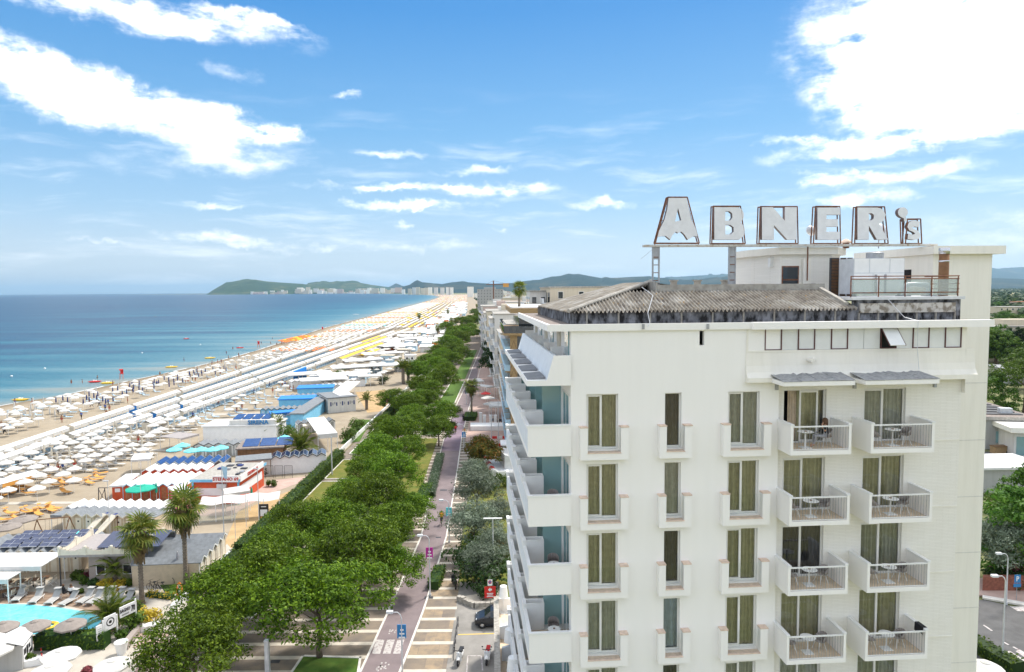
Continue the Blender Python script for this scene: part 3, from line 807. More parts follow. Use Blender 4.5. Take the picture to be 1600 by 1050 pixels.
MB().face([(5.6, 5.9, 28.34), (5.6, 13.9, 28.34), (12, 13.9, 27.2), (12, 5.9, 27.2)]).face([(.02, 13.9, 26.9), (5.6, 13.9, 28.34), (12, 13.9, 27.2), (12, 13.9, 26.4), (.02, 13.9, 26.4)]).build('rear_slope', 'corrugated', hotel)
MB().tube((.05, .9, 27.02), (5.2, 5.55, 28.42), .1, .1, 8).build('hip_capping', 'concrete', hotel)
MB().box(5.1, 13.9, 3.92, 4.25, 27.6, 28.22).box(5.0, 5.1, 3.95, 5.6, 27.6, 28.35).build('gutter_parapet', 'concrete', hotel)
mb = MB(); mb.box(5.1, 20.8, 4.25, 12, 27.3, 27.4); mb.build('flat_roof', 'concrete', hotel)
MB().prism([(13.55, 1.4), (13.75, 1.4), (13.75, 4.6), (13.55, 4.6)], 26.4, [27.3, 27.3, 28.25, 28.25]).build('roof_check_wall', 'concrete', hotel)
# patches of lichen stay in the material; ridge pots behind
for px in (1053, 1090, 1133):
    u, z = HF(px, 447, 9); MB().box(u-.16, u+.16, 8.9, 9.2, 27.4, 28.45).box(u-.22, u+.22, 8.84, 9.26, 28.45, 28.52).build('roof_pot', 'concrete', hotel)
# ---- machine deck
mb = MB(); mb.box(13.9, 19.35, 1.3, 1.42, 26.401, 27.40)
mb.build('deck_base', 'stained', hotel)
MB().box(14.2, 19.0, 1.16, 1.298, 26.78, 27.24).build('deck_beam', 'concrete_worn', hotel)
for k in range(6): MB().box(14.15+k*.97, 14.22+k*.97, 1.22, 1.3, 26.401, 26.78).build('deck_rib', 'concrete', hotel)
MB().box(13.75, 19.42, 1.1, 5.4, 27.401, 27.54).build('deck_slab', 'pale_metal', hotel)
rl = MB(); ru0, ru1, rv = 13.75, 19.2, 1.25
for z in (28.53, 28.40, 27.74): rl.tube((ru0, rv, z), (ru1, rv, z), .025, None, 6)
for k in range(5): u = ru0+.05+(ru1-ru0-.1)*k/4 if k else ru0; rl.tube((u, rv, 27.54), (u, rv, 28.55), .03, None, 6)
for z in (28.53, 28.15, 27.9): rl.tube((ru1, rv, z), (ru1, rv+2.5, z), .025, None, 6)
rlo = rl.build('deck_railing', 'rust', hotel)
for k in range(4):
    u0 = ru0+.08+(ru1-ru0)/4*k; MB().box(u0, u0+1.26, rv+.03, rv+.04, 27.6, 28.38).build('glass_panel', 'glass_frost', rlo)
# penthouse with overhanging cap
PV = 6.6
def PU(px): return HF(px, 420, PV)[0]
a, b, c = PU(1219), PU(1300), PU(1322)
poly = [(a, PV), (b, PV), (c+.3, PV+1.2), (c+.3, PV+5), (a-.55, PV+5), (a-.55, PV+2.6)]
pent = MB().prism(poly, 27.4, 29.85).build('penthouse', 'facade_brick', hotel)
ctr = Vector((sum(p[0] for p in poly)/6, sum(p[1] for p in poly)/6)); big = [tuple(ctr+(Vector(p)-ctr)*1.12) for p in poly]
MB().prism(big, 29.85, 30.24).build('cap_slab', 'facade_cream', pent)
d0, d1 = PU(1221)+.02, PU(1248)
MB().box(d0, d1, PV-.03, PV-.002, 27.45, 29.22).build('door', 'rust', pent)
MB().box(d0+.06, d1-.06, PV-.045, PV-.031, 28.5, 29.15).box(d0+.06, d1-.06, PV-.045, PV-.031, 27.6, 28.42).build('door_glass', 'car_glass', pent)
e0 = PU(1252); MB().box(e0, e0+.42, PV-.25, PV-.002, 27.4, 29.62).build('flue_casing', 'facade_cream', pent)
MB().tube((e0+.2, PV-.3, 28.4), (e0+.2, PV-.3, 30.3), .035, None, 6).build('rusty_pipe', 'rust', pent)
MB().box(a-.32, a-.1, PV+.55, PV+.85, 29.2, 29.7).build('meter_box', 'white_paint', pent)
# louvred screen and air handling unit
lu0, lu1 = HF(1298, 420, 5.2)[0], HF(1332, 420, 5.2)[0]
lv = MB().box(lu0, lu1, 5.2, 5.35, 27.42, 29.6).build('louvre_screen', 'dark_metal', hotel)
for k in range(26): MB().box(lu0+.05, lu1-.05, 5.12, 5.198, 27.5+k*.08, 27.53+k*.08).build('slat', 'brown', lv)
for q in (.36, .68): MB().box(lu0+(lu1-lu0)*q-.03, lu0+(lu1-lu0)*q+.03, 5.08, 5.119, 27.42, 29.6).build('post', 'pale_metal', lv)
# tower on the right, set back
TV = 5.5
tu0, tu1 = HF(1457, 440, TV)[0], HF(1549, 440, TV)[0]
tw = MB().box(tu0, tu1, TV, TV+7.0, 0, 29.78).build('stair_tower', 'facade_cream', hotel)
MB().box(tu0-.22, tu1+.5, TV-.35, TV+7.3, 29.78, 30.22).build('cap_slab', 'facade_cream', tw)
for r in range(8):
    z = 22.3-r*3.22+.35; MB().box(tu0+.01, tu1+.012, TV-.012, TV-.001, z-.025, z+.025).build('groove_band', 'house_white', tw)
MB().box(tu0-.03, tu0-.002, TV+1.8, TV+2.6, 28.2, 29.0).build('hatch', 'dark_room', tw)
MB().box(18.72, 25.5, 9.0, 16.3, 0, 26.3).build('rear_block', 'facade_cream', hotel)

def hthing(name, label, cat, u, v, z, rz=0, group=None): return thing(name, label, cat, HW(u, v, z), TH+rz, group)
# air handling unit on the deck
u0, u1 = HF(1334, 420, 3.0)[0], HF(1413, 420, 3.0)[0]
ac = hthing('air_handler', 'large white panelled air handling unit on the rooftop deck', 'air conditioner', u0, 3.0, 27.545)
w = u1-u0
MB().box(0, w, 0, 1.3, .12, 1.92).build('casing', 'pale_metal', ac)
for a_, b_, c_, d_ in ((.03, .8, 1.2, 1.9), (.84, w-.8, 1.2, 1.9), (w-.76, w-.03, 1.2, 1.9), (.03, 1.0, .16, 1.16), (1.04, w-1.0, .16, 1.16), (w-.96, w-.03, .16, 1.16)):
    MB().box(a_, b_, -.018, -.001, c_, d_).build('access_panel', 'white_paint', ac)
for x in (1.1, 1.6): MB().box(x, x+.12, -.04, -.019, .2, 1.1).build('grille', 'grey_metal', ac)
MB().box(.0, .2, .05, .2, 0, .12).box(w-.2, w, .05, .2, 0, .12).build('foot', 'dark_metal', ac)
MB().lathe([(.42, 0), (.42, .3), (.38, .33), (.0, .33)], 16, (w*.55, .6, 1.92)).build('fan_cowl', 'grey_metal', ac, smooth=False)
# ducts and chimney
u0 = HF(1440, 450, 2.2)[0]; dk = hthing('ventilation_duct', 'fat silver bent duct behind the glass of the rooftop deck', 'duct', u0, 2.2, 27.545)
MB().pipe([(-.75, .3, .0), (-.75, .3, .35), (-.68, .3, .5), (-.5, .3, .58), (.4, .3, .58), (.55, .3, .5), (.6, .3, .35), (.6, .3, 0)], .13, 10).build('pipe', 'pale_metal', dk, smooth=True)
MB().box(-1.0, -.5, .05, .55, 0, .05).box(.35, .85, .05, .55, 0, .05).build('base_plate', 'grey_metal', dk)
u0 = HF(1475, 410, 2.6)[0]; ch = hthing('flue_chimney', 'tall brown steel chimney with a shiny top on the deck', 'chimney', u0, 2.6, 27.545)
MB().tube((0, 0, 0), (0, 0, 2.1), .23, .23, 14).build('shaft', 'brown', ch, smooth=True)
MB().tube((0, 0, 2.1), (0, 0, 2.42), .25, .25, 14).tube((0, 0, 1.7), (0, 0, 1.78), .245, None, 14).build('collar', 'chrome', ch, smooth=True)
u0 = HF(1322, 376, 7.4)[0]; cw = hthing('roof_cowl', 'small rusty capped cowl on the penthouse roof behind the sign', 'cowl', u0, 7.4, 30.24)
MB().tube((0, 0, 0), (0, 0, .3), .17, None, 10).build('stub', 'rust', cw); MB().lathe([(.34, .28), (.3, .36), (.12, .5), (0, .53)], 12).build('hood', 'cap_stone', cw)
# dishes behind the letters
for px, py, rr_, v, lab in ((1375, 362, .50, 7.6, 'big grey dish aerial behind the letter R'), (1268, 360, .3, 7.4, 'small pale dish aerial beside the letter E'), ):
    u0, z0 = HF(px, py, v); ds = hthing('dish_aerial', lab, 'aerial', u0, v, 30.24)
    q = MB(); q.M = Matrix.Translation((0, 0, z0-30.24)) @ Matrix.Rotation(R_(78), 4, 'X')
    q.lathe([(0, .12), (rr_*.5, .09), (rr_*.85, .02), (rr_, -.03), (rr_*.98, -.05), (0, .06)], 20); q.build('dish', 'pale_metal', ds, smooth=True)
    MB().tube((0, .1, 0), (0, .1, z0-30.24), .03, None, 6).build('mast', 'grey_metal', ds)

# ---- the letter sign
SV = 6.1
def SP(x, y): return HF(1000+x/3.2, 280+y/3.2, SV)        # survey coordinates of the sign drawing
sign = hthing('roof_letter_sign', 'rooftop sign of large white box letters spelling ABNERs on a steel beam', 'sign', 0, 0, 0)
(b0, bz), (b1, bz2) = SP(20, 330), SP(1482, 326)
MB().box(b0, b1, SV-.12, SV+.35, bz-.09, bz+.02).build('beam', 'rusty_pale', sign)
LET = {
 'A': [[(142,94),(232,94),(243,150),(255,200),(283,258),(286,288),(268,284),(238,303),(222,278),(205,262),(190,270),(178,262),(160,280),(150,303),(128,284),(112,284),(86,290),(94,258),(122,200),(135,150)], [(189,145),(174,212),(205,206)]],
 'B': [[(370,140),(488,140),(508,150),(517,172),(516,195),(502,216),(517,232),(523,255),(517,283),(496,302),(370,302)], [(425,160),(447,161),(459,172),(460,192),(449,207),(425,208)], [(425,228),(450,229),(466,240),(467,262),(452,276),(425,277)]],
 'N': [[(608,302),(608,140),(662,140),(722,208),(722,140),(782,140),(782,302),(734,302),(668,230),(668,302)]],
 'E': [[(885,142),(998,142),(998,178),(930,178),(930,200),(988,200),(988,237),(930,237),(930,263),(998,263),(998,302),(885,302)]],
 'R': [[(1085,142),(1185,142),(1212,152),(1226,178),(1218,205),(1194,224),(1238,302),(1182,302),(1142,232),(1142,302),(1085,302)], [(1142,170),(1158,171),(1167,180),(1166,196),(1156,205),(1142,206)]],
 's': [[(1397,212),(1392,240),(1368,236),(1358,243),(1366,250),(1388,258),(1400,276),(1393,297),(1370,304),(1335,299),(1338,272),(1362,278),(1374,272),(1364,264),(1344,256),(1334,238),(1342,215),(1364,206)]],
 "'": [[(1312+25*math.cos(t*math.pi/9), 166-25*math.sin(t*math.pi/9)) for t in range(-3, 13)]+[(1303,190),(1316,196),(1318,212),(1334,206)]],
}
FR = {'A': [(138,90),(236,90),(296,320),(76,320)], 'B': [(364,135),(502,135),(526,322),(358,322)], 'N': [(600,137),(786,137),(790,322),(594,322)], 'E': [(876,136),(998,136),(1002,322),(866,322)],
      'R': [(1080,138),(1222,138),(1240,322),(1072,322)], 's': [(1336,199),(1402,199),(1408,322),(1326,322)], "'": [(1318,200),(1330,200),(1332,322),(1322,322)]}
for ch_, spl in LET.items():
    o = shape_mesh('letter', [[SP(*p) for p in s_] for s_ in spl], 0.26, ['letter_face', 'letter_side'], sign, v=SV-.05)
    f = MB(); P_ = [SP(*p) for p in FR[ch_]]
    for vv in (SV+.26, SV-.02) if ch_ != "'" else (SV+.3,):
        for k in range(4):
            p, q = P_[k], P_[(k+1) % 4]
            f.tube((p[0], vv, p[1]), (q[0], vv, q[1]), .036, None, 5)
    for p in P_[2:]: f.tube((p[0], SV+.1, p[1]), (p[0], SV+.1, bz), .03, None, 5)
    if ch_ == 'A':
        for (x0, y0, x1, y1) in ((130,120,146,130),(112,160,135,165),(100,205,124,205),(86,250,100,245),(244,125,232,130),(258,170,248,175),(270,210,258,210),(284,255,272,252)):
            p, q = SP(x0, y0), SP(x1, y1); f.tube((p[0], SV+.05, p[1]), (q[0], SV+.05, q[1]), .02, None, 4)
    f.build('frame', 'rust', o)
for x in (80, 462):
    u0, _ = SP(x, 340); p = MB()
    for q in (-.17, .17): p.box(u0+q-.04, u0+q+.04, SV-.02, SV+.06, 27.4, bz-.09)
    p.box(u0-.13, u0+.13, SV+.0, SV+.03, 29.6 if x == 80 else 27.42, bz-.1)
    po = p.build('post', 'grey_metal', sign)
    for k in range(6): MB().box(u0-.13, u0+.13, SV-.03, SV-.005, 27.6+k*.42, 27.64+k*.42).build('batten', 'rust', po)
for x, y, x2, y2 in ((100,325,40,300),(180,320,150,240),(530,322,580,230),(610,322,560,230),(840,325,810,230),(870,325,820,250),(1010,322,1060,210),(1245,322,1300,220)):
    p, q = SP(x, y), SP(x2, y2); MB().tube((p[0], SV+.3, p[1]), (q[0], SV+1.5, q[1]-1.0), .008, None, 4).build('guy_wire', 'grey_metal', sign)

# ---- balcony furniture
tp = hthing('balcony_table', 'x', 'table', 0, 0, 0, 0, 'round tables on the balconies')
MB().lathe([(0, .72), (.33, .72), (.35, .735), (.33, .75), (0, .75)], 20).build('top', 'white_paint', tp)
MB().tube((0, 0, .02), (0, 0, .72), .035, None, 10).build('column', 'white_paint', tp)
MB().box(-.22, .22, -.22, .22, 0, .025).build('foot', 'white_paint', tp)
MB().lathe([(0, .75), (.06, .75), (.06, .775), (0, .775)], 10).build('ashtray', 'brown', tp)
cp = hthing('balcony_chair', 'x', 'chair', 0, 0, 0, 0, 'tub chairs on the balconies')
sh = MB()   # moulded tub seat: rows of a shell, back towards +y
rows = []
for i in range(9):
    t = i/8; a = -1.15*math.pi*.5+1.15*math.pi*t
    x, y = .27*math.sin(a), .05+.25*math.cos(a); h = .44+.36*max(0, math.cos(a))**.7+.16*(1-max(0, math.cos(a)))
    rows.append([(x*.72, y*.62-.03, .42), (x*.95, y*.93, .47), (x, y, h)])
for p, q in zip(rows, rows[1:]):
    for k in range(2): sh.face([p[k], q[k], q[k+1], p[k+1]])
sh.face([r_[0] for r_ in rows]+[(.16, -.2, .43), (-.16, -.2, .43)])
s_ = sh.build('shell', 'chair_taupe', cp, smooth=True)
md = s_.modifiers.new('solid', 'SOLIDIFY'); md.thickness = .02
for sx, sy in ((-1, -1), (1, -1), (-1, 1), (1, 1)): MB().tube((sx*.13, sy*.11, .42), (sx*.23, sy*.22, 0), .013, None, 6).build('leg', 'white_paint', cp)
TP, CP = Proto(tp), Proto(cp)
ords = ['top', 'second', 'third', 'fourth', 'fifth']
for r in range(5):
    for bi, (a, b, c, d) in enumerate(BALS):
        z = TOPZ-r*FL-2.52+.012; col = 'by the person' if (r == 0 and bi == 0) else ''
        side_ = 'brick bay beside the tower' if bi else 'bay beside the U-shaped window boxes'
        u_ = (c+d)/2-.1
        if r == 0 and bi == 0:
            TP.put(HW(u_-.35, -.75, z), TH, None, 'white pedestal table on the balcony where a person sits'); wu = u_+.72
            CP.put(HW(wu, -.50, z), TH+R_(-90), None, 'tub chair carrying the seated person on the balcony')
            WPOS = (wu, -.5, z)
            continue
        TP.put(HW(u_, -.7, z), TH, None, 'white table on the %s balcony of the %s' % (ords[r], side_))
        CP.put(HW(u_-.72, -.55, z), TH+R_(75+8*bi), None, 'taupe chair on the %s balcony of the %s' % (ords[r], side_))
        CP.put(HW(u_+.68, -.5, z), TH+R_(-80-8*bi), None, 'taupe chair on the %s balcony of the %s' % (ords[r], side_))
u_, z_ = HF(1426, 985, 0.1); tb = hthing('black_cloth', 'black cloth hung over the side wall of a balcony', 'cloth', 16.30, -.9, TOPZ-3*FL-2.52+1.2)
q = MB()
for k in range(6):
    y0, y1 = -.3+k*.1, -.2+k*.1; q.face([(-.12, y0, -.35+.05*math.sin(k)), (-.12, y1, -.35+.05*math.sin(k+1)), (-.1, y1, .015), (-.1, y0, .015)]); q.face([(-.1, y0, .015), (-.1, y1, .015), (.1, y1, .015), (.1, y0, .015)])
q.build('fold', 'cloth_black', tb)
for r in range(5):
    z = 20.68-r*FL+.012
    TP.put(HW(-.62, 1.35, z), TH, .9, 'white pedestal table on the %s corner balcony of the sea side' % ords[r])
    CP.put(HW(-.55, 2.05, z), TH+R_(5), None, 'taupe chair on the %s corner balcony of the sea side' % ords[r])
    CP.put(HW(-.5, .65, z), TH+R_(170), None, 'taupe chair on the %s corner balcony of the sea side' % ords[r])
# ------------------------------------------------------------------ land, sea, hills
SH = [(-3000, -260), (0, -150), (120, -139), (174, -132), (192, -127.5), (222, -126), (262, -123.8), (300, -124.5), (337, -127), (404, -134), (468, -142), (532, -149), (620, -155), (717, -161),
      (1000, -180), (1341, -202), (2000, -245), (3080, -330), (4200, -480), (5430, -740), (7500, -1400), (11000, -2700), (12500, -6000), (13500, -7600), (20000, -7600), (60000, -9000)]
def xs(y):
    for (a, b), (c, d) in zip(SH, SH[1:]):
        if a <= y <= c: return b+(d-b)*(y-a)/(c-a)
    return SH[-1][1]
ys = sorted({y for y, _ in SH} | {float(y) for y in range(0, 800, 25)} | {float(y) for y in range(800, 6000, 250)})
mb = MB()
for a, b in zip(ys, ys[1:]):
    xa, xb = xs(a)+26, xs(b)+26
    if a >= 5000: xa, xb = xs(a), xs(b)
    mb.face([(xa, a, -.06), (60000, a, -.06), (60000, b, -.06), (xb, b, -.06)])
mb.face([(-60000, -60000, -.061), (60000, -60000, -.061), (60000, -3000, -.061), (-60000, -3000, -.061)])
structure(mb.build('ground', 'field'))
# sea: rows of quads with a 'shallow' value at the shore
mb = MB(); sh = []; offs = [0, 12, 30, 60, 120, 260, 700, 2500, 9000, 60000]; val = [1.0, .82, .66, .50, .34, .2, .1, .04, 0, 0]
yy = [y for y in ys if y <= 60000]
vidx = {}
for y in yy:
    for k, o in enumerate(offs): vidx[(y, k)] = len(mb.v); mb.v.append((xs(y)+(10 if o == 0 else -o), y, -.30)); sh.append(val[k])
for a, b in zip(yy, yy[1:]):
    for k in range(len(offs)-1):
        mb.f.append((vidx[(a, k+1)], vidx[(a, k)], vidx[(b, k)], vidx[(b, k+1)])); mb.m.append(0)
m = bpy.data.materials.new('sea_water'); m.use_nodes = True; t = NT(m.node_tree); b = t.n['Principled BSDF']
geo = t.new('ShaderNodeNewGeometry'); at = t.new('ShaderNodeAttribute', attribute_name='shallow')
mp = t.new('ShaderNodeMapping'); t.l.new(geo.outputs['Position'], mp.inputs[0]); mp.inputs['Scale'].default_value = (.25, 1.6, 1); mp.inputs['Rotation'].default_value = (0, 0, R_(6))
n1 = t.noise(mp.outputs[0], .028, 6, .6); n2 = t.noise(mp.outputs[0], .006, 4, .6)
f = t.math('ADD', at.outputs['Fac'], t.math('MULTIPLY', t.math('SUBTRACT', n1, .5), 1.3)); f = t.math('ADD', f, t.math('MULTIPLY', t.math('SUBTRACT', n2, .5), .7), clamp=True)
c = t.ramp(f, [(0, (0.0012, 0.028, 0.078)), (.25, (0.003, 0.058, 0.112)), (.5, (0.016, 0.120, 0.170)), (.78, (0.085, 0.190, 0.225)), (1, (0.22, 0.24, 0.21))])
t.l.new(c, b.inputs['Base Color']); b.inputs['Roughness'].default_value = .32; b.inputs['Specular IOR Level'].default_value = .16
bp = t.new('ShaderNodeBump'); bp.inputs['Strength'].default_value = .9; bp.inputs['Distance'].default_value = .5
mp2_ = t.new('ShaderNodeMapping'); t.l.new(geo.outputs['Position'], mp2_.inputs[0]); mp2_.inputs['Scale'].default_value = (.5, 1.3, 1)
t.l.new(t.noise(mp2_.outputs[0], .45, 7, .65), bp.inputs['Height']); t.l.new(bp.outputs[0], b.inputs['Normal']); M['sea_water'] = m
sea = structure(mb.build('sea', 'sea_water'))
al = sea.data.attributes.new('shallow', 'FLOAT', 'POINT'); al.data.foreach_set('value', sh)
# beach sand with wet edge
m = bpy.data.materials.new('sand'); m.use_nodes = True; t = NT(m.node_tree); b = t.n['Principled BSDF']; b.inputs['Roughness'].default_value = .95; b.inputs['Specular IOR Level'].default_value = .2
geo = t.new('ShaderNodeNewGeometry'); sp = t.new('ShaderNodeSeparateXYZ'); t.l.new(geo.outputs['Position'], sp.inputs[0])
wet = t.maprange(t.math('ADD', sp.outputs[2], t.math('MULTIPLY', t.math('SUBTRACT', t.noise(geo.outputs['Position'], .15, 4), .5), .12)), -.24, -.02, 1, 0)
dry = t.mix(t.maprange(t.noise(geo.outputs['Position'], .35, 7, .65), .3, .7), (.285, .235, .17, 1), (.375, .315, .235, 1))
t.l.new(t.mix(wet, dry, (.20, .152, .098, 1)), b.inputs['Base Color'])
bp = t.new('ShaderNodeBump'); bp.inputs['Strength'].default_value = .6; bp.inputs['Distance'].default_value = .06; t.l.new(t.noise(geo.outputs['Position'], 1.6, 5, .7), bp.inputs['Height']); t.l.new(bp.outputs[0], b.inputs['Normal']); M['sand'] = m
mb = MB(); secs = [(-6, -.75), (1, -.36), (7, -.10), (11, 0.0)]
yb = [y for y in ys if 0 <= y <= 5000]
for a, b_ in zip(yb, yb[1:]):
    for (o0, z0), (o1, z1) in zip(secs, secs[1:]):
        mb.face([(xs(a)+o0, a, z0), (xs(a)+o1, a, z1), (xs(b_)+o1, b_, z1), (xs(b_)+o0, b_, z0)])
    mb.face([(xs(a)+11, a, 0), (-29.6-.03*max(0, a-300), a, 0), (-29.6-.03*max(0, b_-300), b_, 0), (xs(b_)+11, b_, 0)])
structure(mb.build('beach', 'sand'))
# thin line of foam along the water's edge
mb = MB(); fr = random.Random(3); yy2 = [y*3.0 for y in range(45, 300)]
for a, b_ in zip(yy2, yy2[1:]):
    w0 = .5+.35*math.sin(a*.13)+fr.uniform(-.15, .2); w1 = w0+.3
    if fr.random() < .7: mb.face([(xs(a)+2.0-w0*.5, a, -.292), (xs(a)+2.2, a, -.292), (xs(b_)+2.2, b_, -.292), (xs(b_)+2.0-w0*.5, b_, -.292)])
o = mb.build('foam', 'white_paint'); o['kind'] = 'stuff'; o['label'] = 'thin white line of foam along the water edge'; o['category'] = 'foam'

# hills
def hillmat(name, a, b_, c_, sc_):
    m = bpy.data.materials.new(name); m.use_nodes = True; t = NT(m.node_tree); b = t.n['Principled BSDF']; b.inputs['Roughness'].default_value = 1; b.inputs['Specular IOR Level'].default_value = .1
    geo = t.new('ShaderNodeNewGeometry'); n1 = t.noise(geo.outputs['Position'], sc_, 7, .65); n2 = t.noise(geo.outputs['Position'], sc_*3.1, 5, .6)
    c = t.ramp(t.math('ADD', t.math('MULTIPLY', n1, .65), t.math('MULTIPLY', n2, .35)), [(.36, a), (.52, b_), (.66, c_)]); t.l.new(c, b.inputs['Base Color']); M[name] = m
hillmat('hill_green', (.008, .032, .014), (.028, .060, .02), (.16, .14, .065), .0028)
hillmat('hill_far', (.004, .018, .020), (.010, .030, .026), (.09, .08, .05), .0016)  # haze blue partly put into the colour: far slopes darker and bluer
def hill(prof, Y, depth, mat, seed, rough=.16):
    pts = []; rgh = random.Random(seed)
    n = 0
    for (x0, y0), (x1, y1) in zip(prof, prof[1:]):
        k = max(1, int((x1-x0)/3)); pts += [(x0+(x1-x0)*i/k, y0+(y1-y0)*i/k) for i in range(k)]
    pts.append(prof[-1]); rows = []
    T = [0, .12, .25, .4, .55, .7, .85, 1.0, 1.4]
    mb = MB()
    for (px, py) in pts:
        p = DP(px, py, Y); h = max(1.0, p.z); col = []
        for tt in T:
            s_ = math.sin(min(tt, 1)*math.pi/2)**1.15 if tt <= 1 else max(0, 1-(tt-1)*1.6)
            nz = mnoise.fractal(Vector((p.x*.0022+seed, tt*1.7, seed*.7)), 1.0, 2.0, 4)
            hh = h*s_*(1+(rough*nz*2 if 0 < tt < 1 else 0))-(2 if tt == 0 else 0)
            col.append((p.x*(Y-depth*(1-tt))/Y, Y-depth*(1-tt)+nz*depth*.10*(0 < tt < 1), hh))
        rows.append(col)
    for a, b_ in zip(rows, rows[1:]):
        for k in range(len(T)-1): mb.face([a[k], b_[k], b_[k+1], a[k+1]])
    return structure(mb.build('hill', mat, smooth=True))
hill([(322, 461), (330, 455), (340, 449), (350, 443.5), (365, 440), (378, 437.5), (388, 436.5), (400, 437), (415, 439.5), (432, 441), (455, 442.5), (472, 443.5), (490, 446), (510, 450), (540, 453), (580, 456), (640, 460)], 10500, 1500, 'hill_green', 1)
hill([(470, 452), (482, 442), (495, 440), (515, 441), (535, 439.5), (555, 440.5), (580, 445), (610, 449), (640, 452), (700, 455)], 12800, 1500, 'hill_green', 2)
hill([(590, 457), (608, 448), (618, 444.5), (630, 447), (650, 452)], 15500, 1200, 'hill_far', 3)
hill([(600, 458), (625, 449), (640, 445), (647, 440), (652, 437.5), (660, 441), (672, 442), (690, 445), (705, 442.5), (722, 440.5), (745, 442), (770, 443.5), (800, 442), (830, 440), (855, 436), (875, 433), (892, 428.5), (905, 428), (920, 431), (940, 434.5), (965, 434), (990, 432.5), (1015, 431.5), (1045, 436), (1080, 438), (1110, 436), (1135, 431.5), (1160, 434), (1200, 438), (1260, 440), (1330, 436), (1400, 432), (1480, 432), (1600, 436), (1750, 436)], 9500, 1800, 'hill_far', 4)
hill([(980, 446), (1050, 433), (1100, 430), (1140, 428.5), (1200, 432), (1300, 434), (1420, 430), (1500, 426), (1545, 421), (1580, 418), (1605, 417), (1660, 422), (1760, 430)], 17000, 2500, 'hill_far', 5)

# ------------------------------------------------------------------ promenade
PL = [G(540, 1100), G(564, 1050), G(610, 950), G(658, 840), G(680, 740), G(694, 685), G(710, 640), G(727, 605), G(737, 578), G(749, 550), G(757, 527)]
PR = [G(600, 1100), G(625, 1050), G(663, 950), G(697, 840), G(717, 740), G(724, 682), G(733, 637), G(744, 602), G(751, 575), G(757, 549), G(763, 527)]
PL = [Vector((p.x, p.y)) for p in PL]; PR = [Vector((PL[i].x+max(2.7, min(3.3, p.x-PL[i].x)), PL[i].y)) for i, p in enumerate(PR)]
def pl_x(lst, y):
    for a, b in zip(lst, lst[1:]):
        if a.y <= y <= b.y: return a.x+(b.x-a.x)*(y-a.y)/(b.y-a.y)
    return lst[0].x if y < lst[0].y else lst[-1].x
yq = [30+2.0*k for k in range(200)]
def rx(y):   # right edge of the paved promenade
    return pl_x([Vector((-4.2, 30)), Vector((-4.7, 48.5)), Vector((-5.1, 60)), Vector((-5.9, 76)), Vector((-6.4, 103)), Vector((-7.0, 130)), Vector((-7.5, 180)), Vector((-9, 260)), Vector((-12, 430))], y)
prom = structure(strip('promenade', [(-29.4-.0*y, y) for y in yq], [(rx(y), y) for y in yq], .012, 'paver_dark'))
path = structure(strip('cycle_path', [(pl_x(PL, y), y) for y in yq], [(pl_x(PR, y), y) for y in yq], .024, 'path_red'))
strip('mauve_stretch', [(pl_x(PL, y)+.1, y) for y in (118, 126, 134, 142, 150)], [(pl_x(PR, y)-.1, y) for y in (118, 126, 134, 142, 150)], .0285, 'path_mauve', path)
for nm, ln, o in (('l', PL, -.10), ('r', PR, -.06)):
    mb = MB()
    for a, b in zip(yq, yq[1:]):
        x0, x1 = pl_x(ln, a)+o, pl_x(ln, b)+o
        mb.prism([(x0, a), (x0+.16, a), (x1+.16, b), (x1, b)], .0, .11)
    mb.build('kerb', 'kerb', path)
# pale strips across the paving, every two metres
for k in range(75):
    y = 44.6+k*2.0; o = rnd.uniform(-.03, .03)
    x0, x1 = pl_x(PR, y)+.12, rx(y)-.02
    MB().box(x0, x1, y-.24+o, y+.24+o, .0125, .018+.004*rnd.random()).build('paving_strip', 'paver_pale', prom)
    x0, x1 = -27.6, pl_x(PL, y)-.14
    if y > 56: x0 = -22.2
    MB().box(x0, x1, y-.24+o, y+.24+o, .0125, .018+.004*rnd.random()).build('paving_strip', 'paver_pale', prom)
    if y < 64:
        x0, x1 = pl_x(PR, y)+.14, rx(y)-.04; c = x0
        while c < x1-.2:
            w = rnd.uniform(.7, 1.6); e = min(x1, c+w)
            if rnd.random() < .8: MB().box(c+.015, e-.015, y+.27, y+1.73, .0125, .016+.003*rnd.random()).build('paver_panel', 'paver_tan' if rnd.random() < .7 else 'paver_dark', prom)
            c = e
# zebra marks and stencils on the cycle path
zeb = path
for k, (a, b) in enumerate(((587, 600), (604, 616), (620, 631))):
    p = [G(a-6, 1022), G(b-6, 1022), G(b+1, 1000), G(a+1, 1000)]
    MB().face([(q.x, q.y, .0285) for q in p]).build('zebra_bar', 'marking', zeb)
for (px, py) in ((600, 1040), (614, 987), (592, 1046)):
    c = G(px, py); q = MB()
    for k in range(9): a = rnd.uniform(0, 6.28); r_ = rnd.uniform(.1, .35); q.box(c.x+r_*math.cos(a)-.06, c.x+r_*math.cos(a)+.06, c.y+r_*1.5*math.sin(a)-.09, c.y+r_*1.5*math.sin(a)+.09, .0285, .0288)
    q.build('worn_stencil', 'marking', path)
